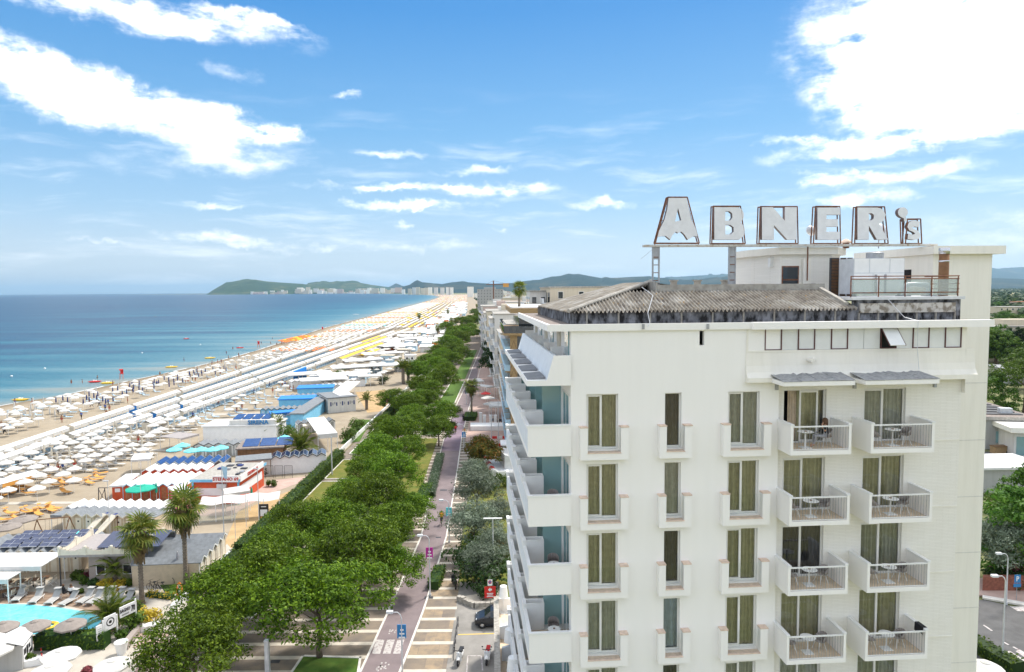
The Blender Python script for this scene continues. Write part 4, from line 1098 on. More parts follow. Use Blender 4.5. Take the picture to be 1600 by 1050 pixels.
# lawns
def lawn(pts, mat='lawn', edge=True, z=.06, nm='lawn'):
    pts = [(p[0], p[1]) for p in pts]
    mb = MB().prism(pts, .0, z); o = structure(mb.build(nm, mat))
    if edge:
        e = MB()
        for a, b in zip(pts, pts[1:]+pts[:1]):
            a, b = Vector(a), Vector(b); d = (b-a); L = d.length
            if L < .2: continue
            d /= L; n_ = Vector((-d.y, d.x))*.09
            e.prism([tuple(a-n_-d*.09), tuple(b-n_+d*.09), tuple(b+n_+d*.09), tuple(a+n_-d*.09)], 0, z+.05)
        e.build('lawn_kerb', 'kerb', o)
    return o
lawn([G(440, 1075), G(556, 1075), G(563, 1029), G(473, 1026)], 'lawn_green')
lawn([(-28.3, 57), (-22.4, 57), (-22.4, 73), (-27.9, 73)], 'lawn_green')
for y0, y1, mt in ((75, 86, 'lawn'), (87.5, 99, 'lawn'), (100.5, 112, 'lawn'), (116, 128, 'lawn_green'), (130, 150, 'lawn'), (152, 190, 'lawn_green'), (195, 260, 'lawn_green')):
    lawn([(-28.2, y0), (-22.4, y0), (-22.4, y1), (-28.2, y1)], mt)
lawn([(-16.6, 64), (-12.2, 66), (-12.6, 88), (-16.6, 88)], 'lawn_green', False)
lawn([(-17.2, 90), (-12.9, 90), (-14.2, 128), (-17.6, 128)], 'lawn', False)
lawn([(-18.2, 131), (-14.1, 131), (-14.4, 165), (-18.4, 165)], 'lawn_green')
lawn([(-18.6, 168), (-14.4, 168), (-14.8, 210), (-18.8, 210)], 'lawn_green')
lawn([(-19, 215), (-15, 215), (-16.4, 320), (-20, 320)], 'lawn_green', False)
# low white wall between promenade and beach
mb = MB(); wy = [58+3*k for k in range(62)]
for a, b in zip(wy, wy[1:]): mb.box(-30.1, -29.85, a, b-.02, 0, .75 if int(a) % 2 else .74)
wl = mb.build('beach_wall', 'white_paint'); wl['label'] = 'low white wall along the hedge between promenade and beach'; wl['category'] = 'wall'
# hotel forecourt
structure(flat_poly('forecourt', [(-4.9, 30), (-.6, 30), (-1.5, 64), (-5.2, 64)], .02, 'lot_asphalt'))
structure(MB().prism([(-5.05, 60.5), (-5.0, 59.9), (-3.2, 58.4), (-1.4, 58.2), (-1.4, 62)], 0, .10).build('pavement', 'paver_pale'))
g_ = structure(flat_poly('hotel_garden', [(-5.4, 60.5), (6, 60.5), (6, 112), (-6.6, 112)], .008, 'lawn'))
# ------------------------------------------------------------------ beach: umbrellas, beds, awnings
def umb_parts(par, mat, r=1.08, h=2.15, n=8, sides=8):
    c = MB(); rim = []
    for k in range(sides*2):
        a = math.pi*k/sides; rr = r*(1.0 if k % 2 == 0 else .955); rim.append((rr*math.cos(a), rr*math.sin(a), h-.42+(0 if k % 2 == 0 else .03)))
    mid = [(p[0]*.52, p[1]*.52, h-.13) for p in rim]; apex = (0, 0, h+.02)
    for k in range(len(rim)):
        j = (k+1) % len(rim); c.face([rim[k], rim[j], mid[j], mid[k]]); c.face([mid[k], mid[j], apex])
        lo = lambda p: (p[0]*1.0, p[1]*1.0, p[2]-.13)
        c.face([lo(rim[k]), lo(rim[j]), rim[j], rim[k]])
    return c
def umbrella(name, mat, label, group, cat='umbrella', r=1.08, h=2.15, vent=True):
    t = thing(name, label, cat, (0, 0, 0), 0, group)
    cn = umb_parts(t, mat, r, h).build('canopy', mat, t)
    MB().tube((0, 0, 0), (0, 0, h+.1), .025, None, 6).build('pole', 'white_paint', t)
    if vent: MB().lathe([(.34*r/1.25, h-.02), (.16, h+.07), (0, h+.12)], 8).build('vent_cap', mat, cn)
    return Proto(t)
def umb_one(name, mat, label, group, r=1.08, h=2.1):
    mb = umb_parts(None, mat, r, h); n0 = len(mb.f); mb.tube((0, 0, 0), (0, 0, h), .03, None, 5, 1)
    o = mb.build(name, [mat, 'white_paint']); o['label'] = label; o['category'] = 'umbrella'; o['group'] = group
    return Proto(o)
def closed_one(name, mat, label, group, h=2.5):
    mb = MB(); mb.lathe([(.06, h), (.13, h-.3), (.17, h-1.1), (.14, h-1.35), (.03, h-1.3)], 7); mb.tube((0, 0, 0), (0, 0, h+.1), .03, None, 5, 1)
    o = mb.build(name, [mat, 'white_paint']); o['label'] = label; o['category'] = 'umbrella'; o['group'] = group
    return Proto(o)
def bed_mesh(mb, mat=0, fm=1):
    mb.box(-.32, .32, -.95, .35, .30, .36, mat)
    mb.face([(-.32, .35, .36), (.32, .35, .36), (.32, .92, .70), (-.32, .92, .70)], mat); mb.face([(-.32, .35, .31), (-.32, .92, .65), (.32, .92, .65), (.32, .35, .31)], mat)
    mb.face([(-.32, .92, .65), (-.32, .92, .70), (.32, .92, .70), (.32, .92, .65)], mat)
    for sx in (-.29, .29):
        for sy in (-.8, .3): mb.box(sx-.025, sx+.025, sy-.025, sy+.025, 0, .30, fm)
    mb.box(-.34, .34, .55, .95, .95, .99, mat); mb.tube((-.33, .9, .66), (-.33, .75, .96), .015, None, 4, fm); mb.tube((.33, .9, .66), (.33, .75, .96), .015, None, 4, fm)
def bed_one(name, mat, label, group):
    mb = MB(); bed_mesh(mb); o = mb.build(name, [mat, 'white_paint']); o['label'] = label; o['category'] = 'sunbed'; o['group'] = group
    return Proto(o)
GU = 'white umbrellas set out on the sand'
U_NEAR = umbrella('beach_umbrella', 'canvas', 'open white umbrella on the sand between the cabins and the long awnings', GU)
U_MID = umb_one('beach_umbrella', 'canvas', 'open white umbrella in the field between the awnings and the sea', 'white umbrellas near the water')
C_WHITE = closed_one('closed_umbrella', 'canvas', 'furled white umbrella standing in the rows near the water', 'furled white umbrellas')
C_BLUE = closed_one('closed_umbrella', 'navy', 'furled navy blue umbrella standing in the rows near the water', 'furled navy umbrellas')
C_CREAM = closed_one('closed_umbrella', 'canvas_cream', 'furled cream umbrella standing among the open white umbrellas', 'furled cream umbrellas')
B_WHITE = bed_one('sunbed', 'canvas', 'white sunbed under the open umbrellas by the cabins', 'white sunbeds on the sand')
B_BLUE = bed_one('sunbed', 'paleblue', 'pale blue sunbed on the sand beside the awnings', 'blue sunbeds on the sand')
B_ORANGE = bed_one('sunbed', 'orange', 'orange sunbed on the sand near the beige cabins', 'orange sunbeds on the sand')
br_ = random.Random(21)
def inpoly(x, y, P):
    c = False; n = len(P)
    for i in range(n):
        a, b = P[i], P[i-1]
        if (a[1] > y) != (b[1] > y) and x < (b[0]-a[0])*(y-a[1])/(b[1]-a[1])+a[0]: c = not c
    return c
def grid(P, sx, sy, jit=.25, ang=0.0):
    xs_ = [p[0] for p in P]; ys_ = [p[1] for p in P]; out = []; cx, cy = sum(xs_)/len(P), sum(ys_)/len(P)
    R0 = max(max(xs_)-min(xs_), max(ys_)-min(ys_)); i = -int(R0/sx)
    while i*sx < R0:
        j = -int(R0/sy)
        while j*sy < R0:
            a, b = i*sx, j*sy; x = cx+a*math.cos(ang)-b*math.sin(ang)+br_.uniform(-jit, jit); y = cy+a*math.sin(ang)+b*math.cos(ang)+br_.uniform(-jit, jit)
            if inpoly(x, y, P): out.append((x, y))
            j += 1
        i += 1
    return out
def gp(*pts): return [(G(*p).x, G(*p).y) for p in pts]
n_open = 0; n_bed = 0
# field by the cabins
P1 = gp((-60, 745), (0, 722), (60, 706), (110, 691), (165, 677), (240, 667), (330, 664), (250, 690), (235, 715), (170, 735), (100, 742), (-60, 775))
for (x, y) in grid(P1, 2.85, 3.5, .25, R_(8)):
    q = br_.random()
    if q < .13: C_CREAM.put((x, y, 0))
    else: U_NEAR.put((x, y, 0), br_.random()*.8, br_.uniform(.95, 1.06)); n_open += 1
    if n_bed < 300:
        for s_ in (-1, 1):
            B_WHITE.put((x+s_*.75+br_.uniform(-.1, .1), y-.3+br_.uniform(-.3, .3), 0), R_(br_.choice([95, 85, 100])), None); n_bed += 1
P1b = gp((-60, 790), (0, 768), (60, 748), (120, 748), (125, 768), (60, 785), (-60, 812))
for (x, y) in grid(P1b, 3.3, 3.6, .25, R_(8)):
    U_NEAR.put((x, y, 0), br_.random()*.8, br_.uniform(.95, 1.05)); n_open += 1
    if br_.random() < .7: B_ORANGE.put((x+br_.choice([-.8, .8]), y-.4+br_.uniform(-.3, .3), 0), R_(br_.uniform(60, 120)))
for px, py in ((30, 812), (45, 803), (52, 800), (72, 797), (85, 797), (60, 806), (8, 815), (18, 805), (80, 800), (100, 757), (140, 757), (150, 752), (155, 748), (158, 742), (118, 755)):
    p = G(px, py); B_ORANGE.put((p.x, p.y, 0), R_(br_.uniform(50, 130)))
# taupe parasols close to the solar-panelled cabins
U_TAUPE_B = umbrella('beach_umbrella', 'canvas_taupe', 'brown umbrella on the sand behind the solar-panelled cabins', 'brown umbrellas', r=1.5, h=2.3)
for px, py in ((38, 836), (12, 849), (-20, 832)):
    p = G(px, py); U_TAUPE_B.put((p.x, p.y, 0), br_.random())
# field on the seaward side of the awnings
P2 = [(xs(y)+14, y) for y in range(128, 330, 20)]+[(-93, 330), (-95.5, 260), (-98, 210), (-98.5, 170), (-99, 130)]
cu = 0
for (x, y) in sorted(grid(P2, 2.75, 3.2, .25, R_(4)), key=lambda p: p[1]):
    q = br_.random(); band = x-xs(y)
    if cu > 560: break
    if 165 < y < 240 and band > 17 and q < .5: C_BLUE.put((x, y, 0)); cu += 1
    elif q < .46 and y > 140: C_WHITE.put((x, y, 0)); cu += 1
    elif q < .9: U_MID.put((x, y, 0), br_.random()); cu += 1
    if br_.random() < .28: B_BLUE.put((x+.8, y, 0), R_(95))
# between the awnings and the blue cabins
P3 = gp((120, 668), (250, 640), (330, 620), (430, 600), (480, 590), (470, 610), (405, 640), (330, 668), (240, 664))
for (x, y) in grid(P3, 3.6, 4.2, .25, R_(5)):
    q = br_.random()
    if q < .45: C_WHITE.put((x, y, 0))
    elif q < .62: U_MID.put((x, y, 0), br_.random())
    if q < .75: B_BLUE.put((x+.8, y-.3, 0), R_(br_.uniform(80, 100)))
# walkway of pale boards across the sand
for pts in (((100, 702), (330, 702), (330, 705), (60, 705)), ((0, 785), (120, 784), (150, 787), (0, 789)), ((290, 647), (408, 645), (408, 648), (280, 650))):
    pp = [G(*p) for p in pts]; o = MB().prism([(p.x, p.y) for p in pp], .0, .05).build('beach_walkway', 'paver_white'); structure(o)
# ---- long awnings parallel to the shore
def awning(p0, p1, w, roof, wall, label, group, h=2.3, beds=None, blue_end=None):
    p0, p1 = Vector(p0[:2]), Vector(p1[:2]); d = (p1-p0); L = d.length; d /= L; ang = math.atan2(d.y, d.x)
    t = thing('beach_awning', label, 'awning', (p0.x, p0.y, 0), ang, group)
    prof = [(-w/2, h-.28), (0, h+.12), (w/2, h-.28), (w/2, h-.31), (0, h+.08), (-w/2, h-.31)]
    mb = MB(); mb.extr(prof, (0, 0, 0), (L, 0, 0)); mb.build('roof', roof, t)
    c = MB(); k = 0
    while k*2.6 < L:
        c.tube((k*2.6, -w/2+.04, 0), (k*2.6, -w/2+.04, h-.3), .03, None, 4); c.tube((k*2.6, w/2-.04, 0), (k*2.6, w/2-.04, h-.3), .03, None, 4); k += 1
    c.build('posts', 'white_paint', t, kind='stuff')
    c = MB(); k = 0
    while k*2.6+1.3 < L:
        c.face([(k*2.6+.2, -w/2+.02, h-.32), (k*2.6+2.4, -w/2+.02, h-.32), (k*2.6+2.4, -w/2+.02, h-.85), (k*2.6+.2, -w/2+.02, h-.85)]); k += 1
    c.build('valance', wall, t, kind='stuff')
    e = MB().box(-.04, 0, -w/2, w/2, .1, h-.3); e.build('end_curtain', blue_end or 'canvas_cream', t)
    if beds:
        b_ = MB(); k = 0
        while k*2.6+1.6 < L:
            for s_ in (.5, 1.6):
                b_.box(k*2.6+s_, k*2.6+s_+.65, -w*.42, w*.42, .28, .36); b_.box(k*2.6+s_+.05, k*2.6+s_+.6, w*.2, w*.42, .36, .75)
            k += 1
        o = b_.build('bed_row', beds, t, kind='stuff')
    return t
AW = [((0, 700), (280, 609)), ((0, 714), (280, 620.5)), ((188, 661), (280, 631)), ((228, 659), (280, 641.5))]
far_end = [(610, 503), (615, 510), (615, 517), (612, 526)]
for i, (a, b) in enumerate(AW):
    p0 = G(a[0], a[1], 2.2); p1 = G(b[0], b[1], 2.2); p2 = G(far_end[i][0], far_end[i][1], 2.2)
    if i < 2: p0 = p0-(p1-p0)*.12
    names = ['first from the sea', 'second from the sea', 'third from the sea', 'fourth from the sea']
    # near stretch, then further stretches to the far end
    segs = [(0.0, 1.0)]; dn = p1-p0
    L0 = dn.length; cuts = [0, .36, .68, 1.0] if i < 2 else [0, .5, 1.0]
    pts = [p0+dn*c for c in cuts]
    dfar = p2-p1; Lf = dfar.length; k = max(2, int(Lf/42)); pts += [p1+dfar*(q/k) for q in range(1, k+1)]
    for s_, (q0, q1) in enumerate(zip(pts, pts[1:])):
        v = (q1-q0).normalized()*1.3
        far = q0.y > 300
        roof = 'canvas_white_roof' if not (far and br_.random() < .35) else ('canvas_yellow' if i >= 2 else 'canvas_white_roof')
        awning(q0, q1-v, 1.8, roof, 'canvas', 'long white awning, %s row, stretch %d from the cream end walls' % (names[i], s_+1), 'long awnings parallel to the shore',
               beds='paleblue' if not far else None, blue_end='brightblue' if (s_ == 2 and i < 3) or (s_ == 1 and i == 2) else None)
awning(G(-40, 762, 2.2), G(54, 736, 2.2), 2.6, 'canvas_white_roof', 'orange', 'short white awning with orange trim over orange beds', 'short awnings', beds='orange', blue_end='orange')
# awning rows further down the beach (too far to tell the beds)
k = 0
for row, (a, b) in enumerate((((500, 562), (640, 512)), ((530, 560), (655, 514)), ((560, 556), (668, 516)))):
    p0, p1 = G(a[0], a[1], 2.2), G(b[0], b[1], 2.2); n_ = 5
    for q in range(n_):
        s0, s1 = p0.lerp(p1, q/n_), p0.lerp(p1, (q+.93)/n_)
        m_ = ['canvas_white_roof', 'canvas_yellow', 'canvas_yellow', 'canvas_white_roof', 'canvas_cream'][(q+row) % 5]
        awning(s0, s1, 2.6, m_, 'canvas', '%s awning of the inland rows beyond the blue cabins' % {'canvas_white_roof': 'white', 'canvas_yellow': 'yellow', 'canvas_cream': 'cream'}[m_], 'inland awnings beyond the blue cabins')
# ---- far beach: nobody could count it
fr = random.Random(77)
def far_stuff(nm, mats, label, cat, ylist):
    mb = MB()
    for (x, y, s_, m_, kind) in ylist:
        h = 2.3
        if kind == 'u':
            rim = [(x+s_*math.cos(a*math.pi/3), y+s_*math.sin(a*math.pi/3), h-.45) for a in range(6)]
            for k in range(6): mb.face([rim[k], rim[(k+1) % 6], (x, y, h)], m_)
        elif kind == 'a':
            L = s_; mb.face([(x-.8, y, h-.3), (x, y, h), (x-.0, y+L, h), (x-.8, y+L, h-.3)], m_); mb.face([(x, y, h), (x+.8, y, h-.3), (x+.8, y+L, h-.3), (x, y+L, h)], m_)
            mb.face([(x+.8, y, h-.3), (x+.8, y, h-.8), (x+.8, y+L, h-.8), (x+.8, y+L, h-.3)], m_); mb.face([(x-.8, y, h-.3), (x, y, h), (x+.8, y, h-.3), (x+.8, y, .3), (x-.8, y, .3)], 4)
        elif kind == 'b': mb.box(x-.35, x+.35, y-.9, y+.9, .28, .38, m_)
        elif kind == 'h':
            w = s_; mb.box(x-w, x+w, y-3, y+3, 0, 2.6, m_); mb.face([(x-w-.4, y-3.4, 2.6), (x+w+.4, y-3.4, 2.6), (x+w+.4, y, 3.6), (x-w-.4, y, 3.6)], 0); mb.face([(x-w-.4, y+3.4, 2.6), (x-w-.4, y, 3.6), (x+w+.4, y, 3.6), (x+w+.4, y+3.4, 2.6)], 0)
    o = mb.build(nm, mats); o['kind'] = 'stuff'; o['label'] = label; o['category'] = cat; return o
L_ = []; zones = []
for y0 in range(300, 1500, 24):
    zones.append((y0, fr.choice([0, 0, 1, 0, 2, 0, 3, 5, 0, 6])))
def inner(y): return -29-(.075 if y > 400 else .02)*max(0, y-250)+ (0 if y < 700 else -.0*y)
def inland(y): return pl_x([Vector((-30, 250)), Vector((-33, 400)), Vector((-45, 700)), Vector((-62, 1000)), Vector((-95, 1500)), Vector((-200, 3100))], y)
for y0, zc in zones:
    xa = xs(y0)+16; xb = inland(y0)-6; w = xb-xa
    nearw = xa+w*.40
    # umbrellas on the water side
    for (x, y) in grid([(xa, y0), (nearw, y0), (nearw-3, y0+24), (xs(y0+24)+16, y0+24)], 3.6, 4.4 if y0 < 700 else 5.4, .3):
        c = zc if fr.random() < .7 else fr.choice([0, 0, 4]); L_.append((x, y, .95, c, 'u'))
        if y0 < 520 and fr.random() < .6: L_.append((x+.9, y, 1, fr.choice([0, 5, 4]), 'b'))
    if y0 < 470: pass
    else:
        n_ = 6 if y0 < 900 else 4
        for k in range(n_):
            x = nearw+2+(xb-26-nearw)*k/n_; L_.append((x, y0, 22, fr.choice([0, 0, 4, zc, 1, 4]), 'a'))
    # huts and shades on the inland side
    for k in range(3):
        x = xb-fr.uniform(0, 24); L_.append((x, y0+fr.uniform(0, 24), fr.uniform(2, 4.5), fr.choice([0, 0, 4, 4, 5, 2]), 'h'))
    for k in range(14): L_.append((xb-fr.uniform(0, 26), y0+fr.uniform(0, 24), 1.1, fr.choice([0, 0, 0, 1, 2, 5, 4]), 'u'))
far_stuff('far_umbrellas', ['canvas_white_roof', 'canvas_yellow', 'canvas_orange', 'pink', 'canvas_cream', 'paleblue', 'turquoise'], 'crowded umbrellas, awnings and huts on the far stretch of beach', 'umbrellas', L_)
L2 = [(fr.uniform(xs(y)+14, inland(y)-4), y, 1.6, fr.choice([0, 0, 0, 1, 2, 3, 4]), 'u') for y in [fr.uniform(1500, 4600) for _ in range(2600)]]
L2 += [(fr.uniform(xs(y)+16, inland(y)-10), y, 26, fr.choice([0, 0, 0, 1, 4]), 'a') for y in [fr.uniform(1500, 4600) for _ in range(260)]]
far_stuff('distant_umbrellas', ['canvas_white_roof', 'canvas_yellow', 'canvas_orange', 'pink', 'canvas_cream', 'paleblue', 'turquoise'], 'pale dots of umbrellas where the beach meets the town', 'umbrellas', L2)
# orange and yellow umbrella patch near the water
U_OR = umb_one('beach_umbrella', 'canvas_orange', 'orange umbrella in the orange patch near the water', 'orange umbrellas'); U_YE = umb_one('beach_umbrella', 'canvas_yellow', 'yellow umbrella beside the orange patch near the water', 'yellow umbrellas')
PO = gp((432, 537), (470, 528), (515, 529), (480, 535), (445, 540))
for i, (x, y) in enumerate(grid(PO, 3.0, 4.2, .2)): (U_OR if br_.random() < .72 else U_YE).put((x, y, .0), br_.random())
# boats and pedalos at the water's edge
def boat(name, mat, label, px, py, L=4.2, rz=90, z=-.05):
    p = G(px, py); zz = 0.0 if p.x > xs(p.y)+10 else -.27
    t = thing(name, label, 'boat', (p.x, p.y, zz), R_(rz), 'boats along the shore')
    for s_ in (-.55, .55):
        h = MB(); pts = [(-L/2, s_, .28), (-L*.3, s_, .2), (0, s_, .18), (L*.3, s_, .2), (L/2, s_, .34)]; h.pipe(pts, [.05, .24, .27, .24, .04], 8); h.build('hull', mat, t, smooth=True)
    MB().box(-.5, .6, -.5, .5, .42, .48).build('deck', mat, t); MB().box(-.35, -.2, -.4, .4, .48, .75).box(.3, .45, -.4, .4, .48, .7).build('seat', 'white_paint', t)
boat('pedal_boat', 'yellow', 'yellow pedal boat pulled up beside the first row of umbrellas', 32, 624, rz=0); boat('rescue_boat', 'red', 'red rescue boat on the wet sand', 148, 596, 3.8, 5)
boat('pedal_boat', 'yellow', 'yellow pedal boat on the sand by the red rescue boat', 168, 598, 4, 10); boat('pedal_boat', 'yellow', 'yellow pedal boat on the sand past the lifeguard post', 268, 573, 4.5, 10)
boat('pedal_boat', 'yellow', 'yellow pedal boat on the shore near the furled white umbrellas', 328, 559, 4.5, 10); boat('rescue_boat', 'red', 'red rescue boat afloat just off the sand', 375, 543, 3.8, 8); boat('rescue_boat', 'red', 'small red boat far out on the water', 291, 529, 3.4, 0); boat('pedal_boat', 'white_paint', 'white pedal boat on the sea near the beach bend', 556, 491, 8, 0)
def lifeguard(px, py, label):
    p = G(px, py); t = thing('lifeguard_tower', label, 'tower', (p.x, p.y, 0 if p.x > xs(p.y)+11 else -.15), .2, 'lifeguard posts')
    for sx in (-.4, .4):
        for sy in (-.4, .4): MB().tube((sx*1.3, sy*1.3, 0), (sx, sy, 1.8), .05, None, 5).build('leg', 'orange_vivid', t)
    MB().box(-.5, .5, -.5, .5, 1.8, 1.9).build('platform', 'red', t); MB().box(-.45, .45, .38, .45, 1.9, 2.8).build('backrest', 'red', t)
    c = MB()
    for k in range(8): a, b = math.pi*k/8-.4, math.pi*(k+1)/8-.4; c.face([(-.5, .5*math.cos(a), 2.7+.7*math.sin(a)), (.5, .5*math.cos(a), 2.7+.7*math.sin(a)), (.5, .5*math.cos(b), 2.7+.7*math.sin(b)), (-.5, .5*math.cos(b), 2.7+.7*math.sin(b))])
    c.build('sunshade', 'red', t)
lifeguard(190, 592, 'red curved lifeguard post among the white umbrellas'); lifeguard(404, 543, 'red lifeguard post by the orange umbrella patch'); lifeguard(504, 518, 'red lifeguard post near the beach bend')
for px, py in ((193, 494), (243, 494), (18, 587), (222, 551), (313, 538), (70, 575)):
    p = G(px, py); o = MB().lathe([(0, .5), (.3, .35), (.4, .1), (.3, -.1), (0, -.15)], 8).build('buoy', 'yellow' if py < 500 else 'white_paint', None, (p.x, p.y, -.3), label='small %s buoy floating on the sea' % ('yellow' if py < 500 else 'white'), category='buoy', group='buoys'); 
# ------------------------------------------------------------------ vegetation
def leaf_cloud(mb, rng, c, rad, n, size, flat=.75, asp=.5, m=0, up=.35):
    for _ in range(n):
        while True:
            p = Vector((rng.uniform(-1, 1), rng.uniform(-1, 1), rng.uniform(-1, 1)))
            if .15 < p.length_squared <= 1: break
        q = Vector((c[0]+p.x*rad, c[1]+p.y*rad, c[2]+p.z*rad*flat))
        nrm = (p.normalized()+Vector((rng.uniform(-.8, .8), rng.uniform(-.8, .8), rng.uniform(-.5, .8)+up))).normalized()
        a = nrm.orthogonal().normalized(); a.rotate(Matrix.Rotation(rng.uniform(0, 6.28), 3, nrm)); b = nrm.cross(a)
        s = size*rng.uniform(.6, 1.25); a *= s*.5; b *= s*.5*asp
        mb.face([q-a, q+b*.9-a*.1, q+a, q-b*.9-a*.1], m)
def crown_mesh(seed, R, Hc, z0, nclump, nleaf, size, mat, clump=1.1, shape='dome', asp=.5):
    rng = random.Random(seed); mb = MB()
    lob = [(rng.uniform(0, 6.28), rng.uniform(.10, .26), k) for k in (2, 3, 5)]
    for i in range(nclump):
        a = rng.uniform(0, 6.28); u = rng.random()
        rr = R*(1+sum(w*math.sin(k*a+p) for p, w, k in lob))
        if shape == 'dome':
            ph = math.asin(u**.8) if rng.random() < .74 else math.asin(u)*.3-.35
        else: ph = rng.uniform(-1.2, 1.5)
        r_ = rng.uniform(.72, 1.0) if rng.random() < .8 else rng.uniform(.25, .75)
        c = (rr*r_*math.cos(ph)*math.cos(a), rr*r_*math.cos(ph)*math.sin(a), z0+Hc*r_*math.sin(ph))
        cl = clump*rng.uniform(.65, 1.25); leaf_cloud(mb, rng, c, cl, int(nleaf*cl/clump*rng.uniform(.8, 1.2)), size, .55, asp)
    return mb
def trunk_mesh(seed, h, r, spread, nb=5, n=8):
    rng = random.Random(seed); mb = MB(); p = Vector((0, 0, 0)); pts = [p.copy()]; rs = [r*1.3]
    for k in range(5):
        p = p+Vector((rng.uniform(-.12, .12), rng.uniform(-.12, .12), h/5)); pts.append(p.copy()); rs.append(r*(1-.09*k))
    mb.pipe(pts, rs, n); top = pts[-1]
    for k in range(nb):
        a = 6.28*k/nb+rng.uniform(-.4, .4); s = spread*rng.uniform(.55, .85); st = pts[-1] if k % 2 else pts[-2]
        q1 = st+Vector((math.cos(a)*s*.4, math.sin(a)*s*.4, s*.35)); q2 = st+Vector((math.cos(a)*s, math.sin(a)*s, s*.62))
        mb.pipe([st, q1, q2], [r*.55, r*.4, r*.12], 6)
        for w in (-.5, .5):
            q3 = q1+Vector((math.cos(a+w)*s*.5, math.sin(a+w)*s*.5, s*.5)); mb.pipe([q1, q3], [r*.3, r*.08], 5)
    return mb
def tree_proto(seed, name, label, mat, R=4.4, Hc=3.6, z0=4.2, nclump=250, nleaf=62, size=.31, th=3.4, tr=.2, clump=.86, shape='dome', asp=.5, group=None):
    t = thing(name, label, 'tree', (0, 0, 0), 0, group)
    crown_mesh(seed, R, Hc, z0, nclump, nleaf, size, mat, clump, shape, asp).build('crown', mat, t)
    trunk_mesh(seed, th, tr, R*.75).build('trunk', 'bark', t, smooth=True)
    return Proto(t)
GT = 'leafy street trees along the promenade'
ST = [tree_proto(100+i, 'street_tree', 'broad green street tree in the double row along the promenade', 'leaf_street', group=GT) for i in range(4)]
vr = random.Random(8)
# (x, y in the survey picture of the crown's middle, crown width in pixels)
TREES = [(497, 925, 232), (300, 1000, 200), (345, 930, 175), (415, 895, 175), (440, 850, 150), (560, 850, 175), (612, 880, 120), (520, 820, 140), (612, 815, 130), (470, 815, 120),
         (585, 775, 130), (545, 770, 110), (635, 790, 95), (610, 735, 105), (575, 735, 95), (590, 705, 95), (640, 700, 80), (620, 670, 80), (600, 665, 70), (648, 660, 60),
         (685, 665, 72), (690, 640, 66), (640, 628, 62), (615, 620, 60), (655, 600, 55), (690, 590, 52), (680, 570, 48), (660, 580, 40), (705, 560, 46), (720, 550, 40), (690, 552, 42), (700, 535, 42), (722, 528, 36), (735, 510, 32), (742, 500, 30), (722, 512, 32), (707, 520, 34), (745, 520, 22), (748, 492, 26), (735, 497, 28), (720, 500, 26), (668, 622, 56), (645, 645, 60), (675, 606, 52), (655, 618, 50), (668, 562, 46), (650, 575, 46), (685, 548, 42), (705, 545, 40), (714, 537, 38), (727, 519, 34), (697, 577, 46), (730, 503, 30), (741, 486, 24), (750, 480, 22), (712, 524, 34), (700, 510, 30)]
for i, (px, py, w) in enumerate(TREES):
    # the crown middle stands about 5.2 m up; its width gives the scale
    zc = 5.2; p = G(px, py, zc); real = w*p.y/FPX; s = max(.6, min(1.12, real/10.2))*vr.uniform(.93, 1.05)
    p = G(px, py, 5.0*s)
    lab = None
    if i == 0: lab = 'spreading street tree in the kerbed square of grass by the cycle path'
    ST[i % 4].put((p.x, p.y, 0), vr.uniform(0, 6.28), (s, s, s*vr.uniform(.92, 1.06)), lab)
# trees on the hotel side of the path
DK = [tree_proto(200+i, 'garden_tree', 'dark dense tree beside the neighbouring hotel terrace', 'leaf_dark', R=3.6, Hc=3.6, z0=4.4, nclump=120, nleaf=60, size=.4, th=3.2, group='dark trees on the hotel side') for i in range(2)]
for i, (px, py, w) in enumerate(((776, 570, 55), (770, 545, 40), (765, 520, 26), (758, 505, 24))):
    p = G(px, py, 5.0); s = w*p.y/FPX/8.0; DK[i % 2].put((p.x, p.y, 0), i, s, ['dark dense tree in front of the stacked balconies past the terrace', 'smaller dark tree just beyond the dense one by the balconies', 'round tree where the path bends out of sight', 'far dark tree at the end of the path'][i])
AU = tree_proto(300, 'garden_tree', 'small tree with orange and green leaves in the hotel garden', 'leaf_autumn', R=3.0, Hc=2.6, z0=3.0, nclump=110, nleaf=55, size=.4, th=2.4, tr=.14)
p = G(755, 703, 3.4); AU.put((p.x, p.y, 0), 0, .98)
OL = [tree_proto(310+i, 'olive_tree', 'silvery olive tree in the garden beside the paved strip', 'leaf_olive', R=2.5, Hc=2.3, z0=2.9, nclump=80, nleaf=75, size=.34, th=2.2, tr=.14, clump=.95, asp=.3, group='olive trees in the hotel garden') for i in range(2)]
for i, (px, py, s, lab) in enumerate(((745, 760, 1.05, 'silvery olive tree next to the orange-leaved tree'), (738, 815, 1.05, 'olive tree overhanging the paved strip by the blue banner'), (778, 800, .8, 'pale round olive tree against the stacked side balconies'), (772, 846, .7, 'olive tree behind the white street lamp arm'), (757, 873, .78, 'olive tree above the dark shrub by the forecourt'), (740, 735, .8, 'small olive tree leaning over the path edge'))):
    p = G(px, py, 3.2*s); OL[i % 2].put((p.x, p.y, 0), i*1.7, s, lab)
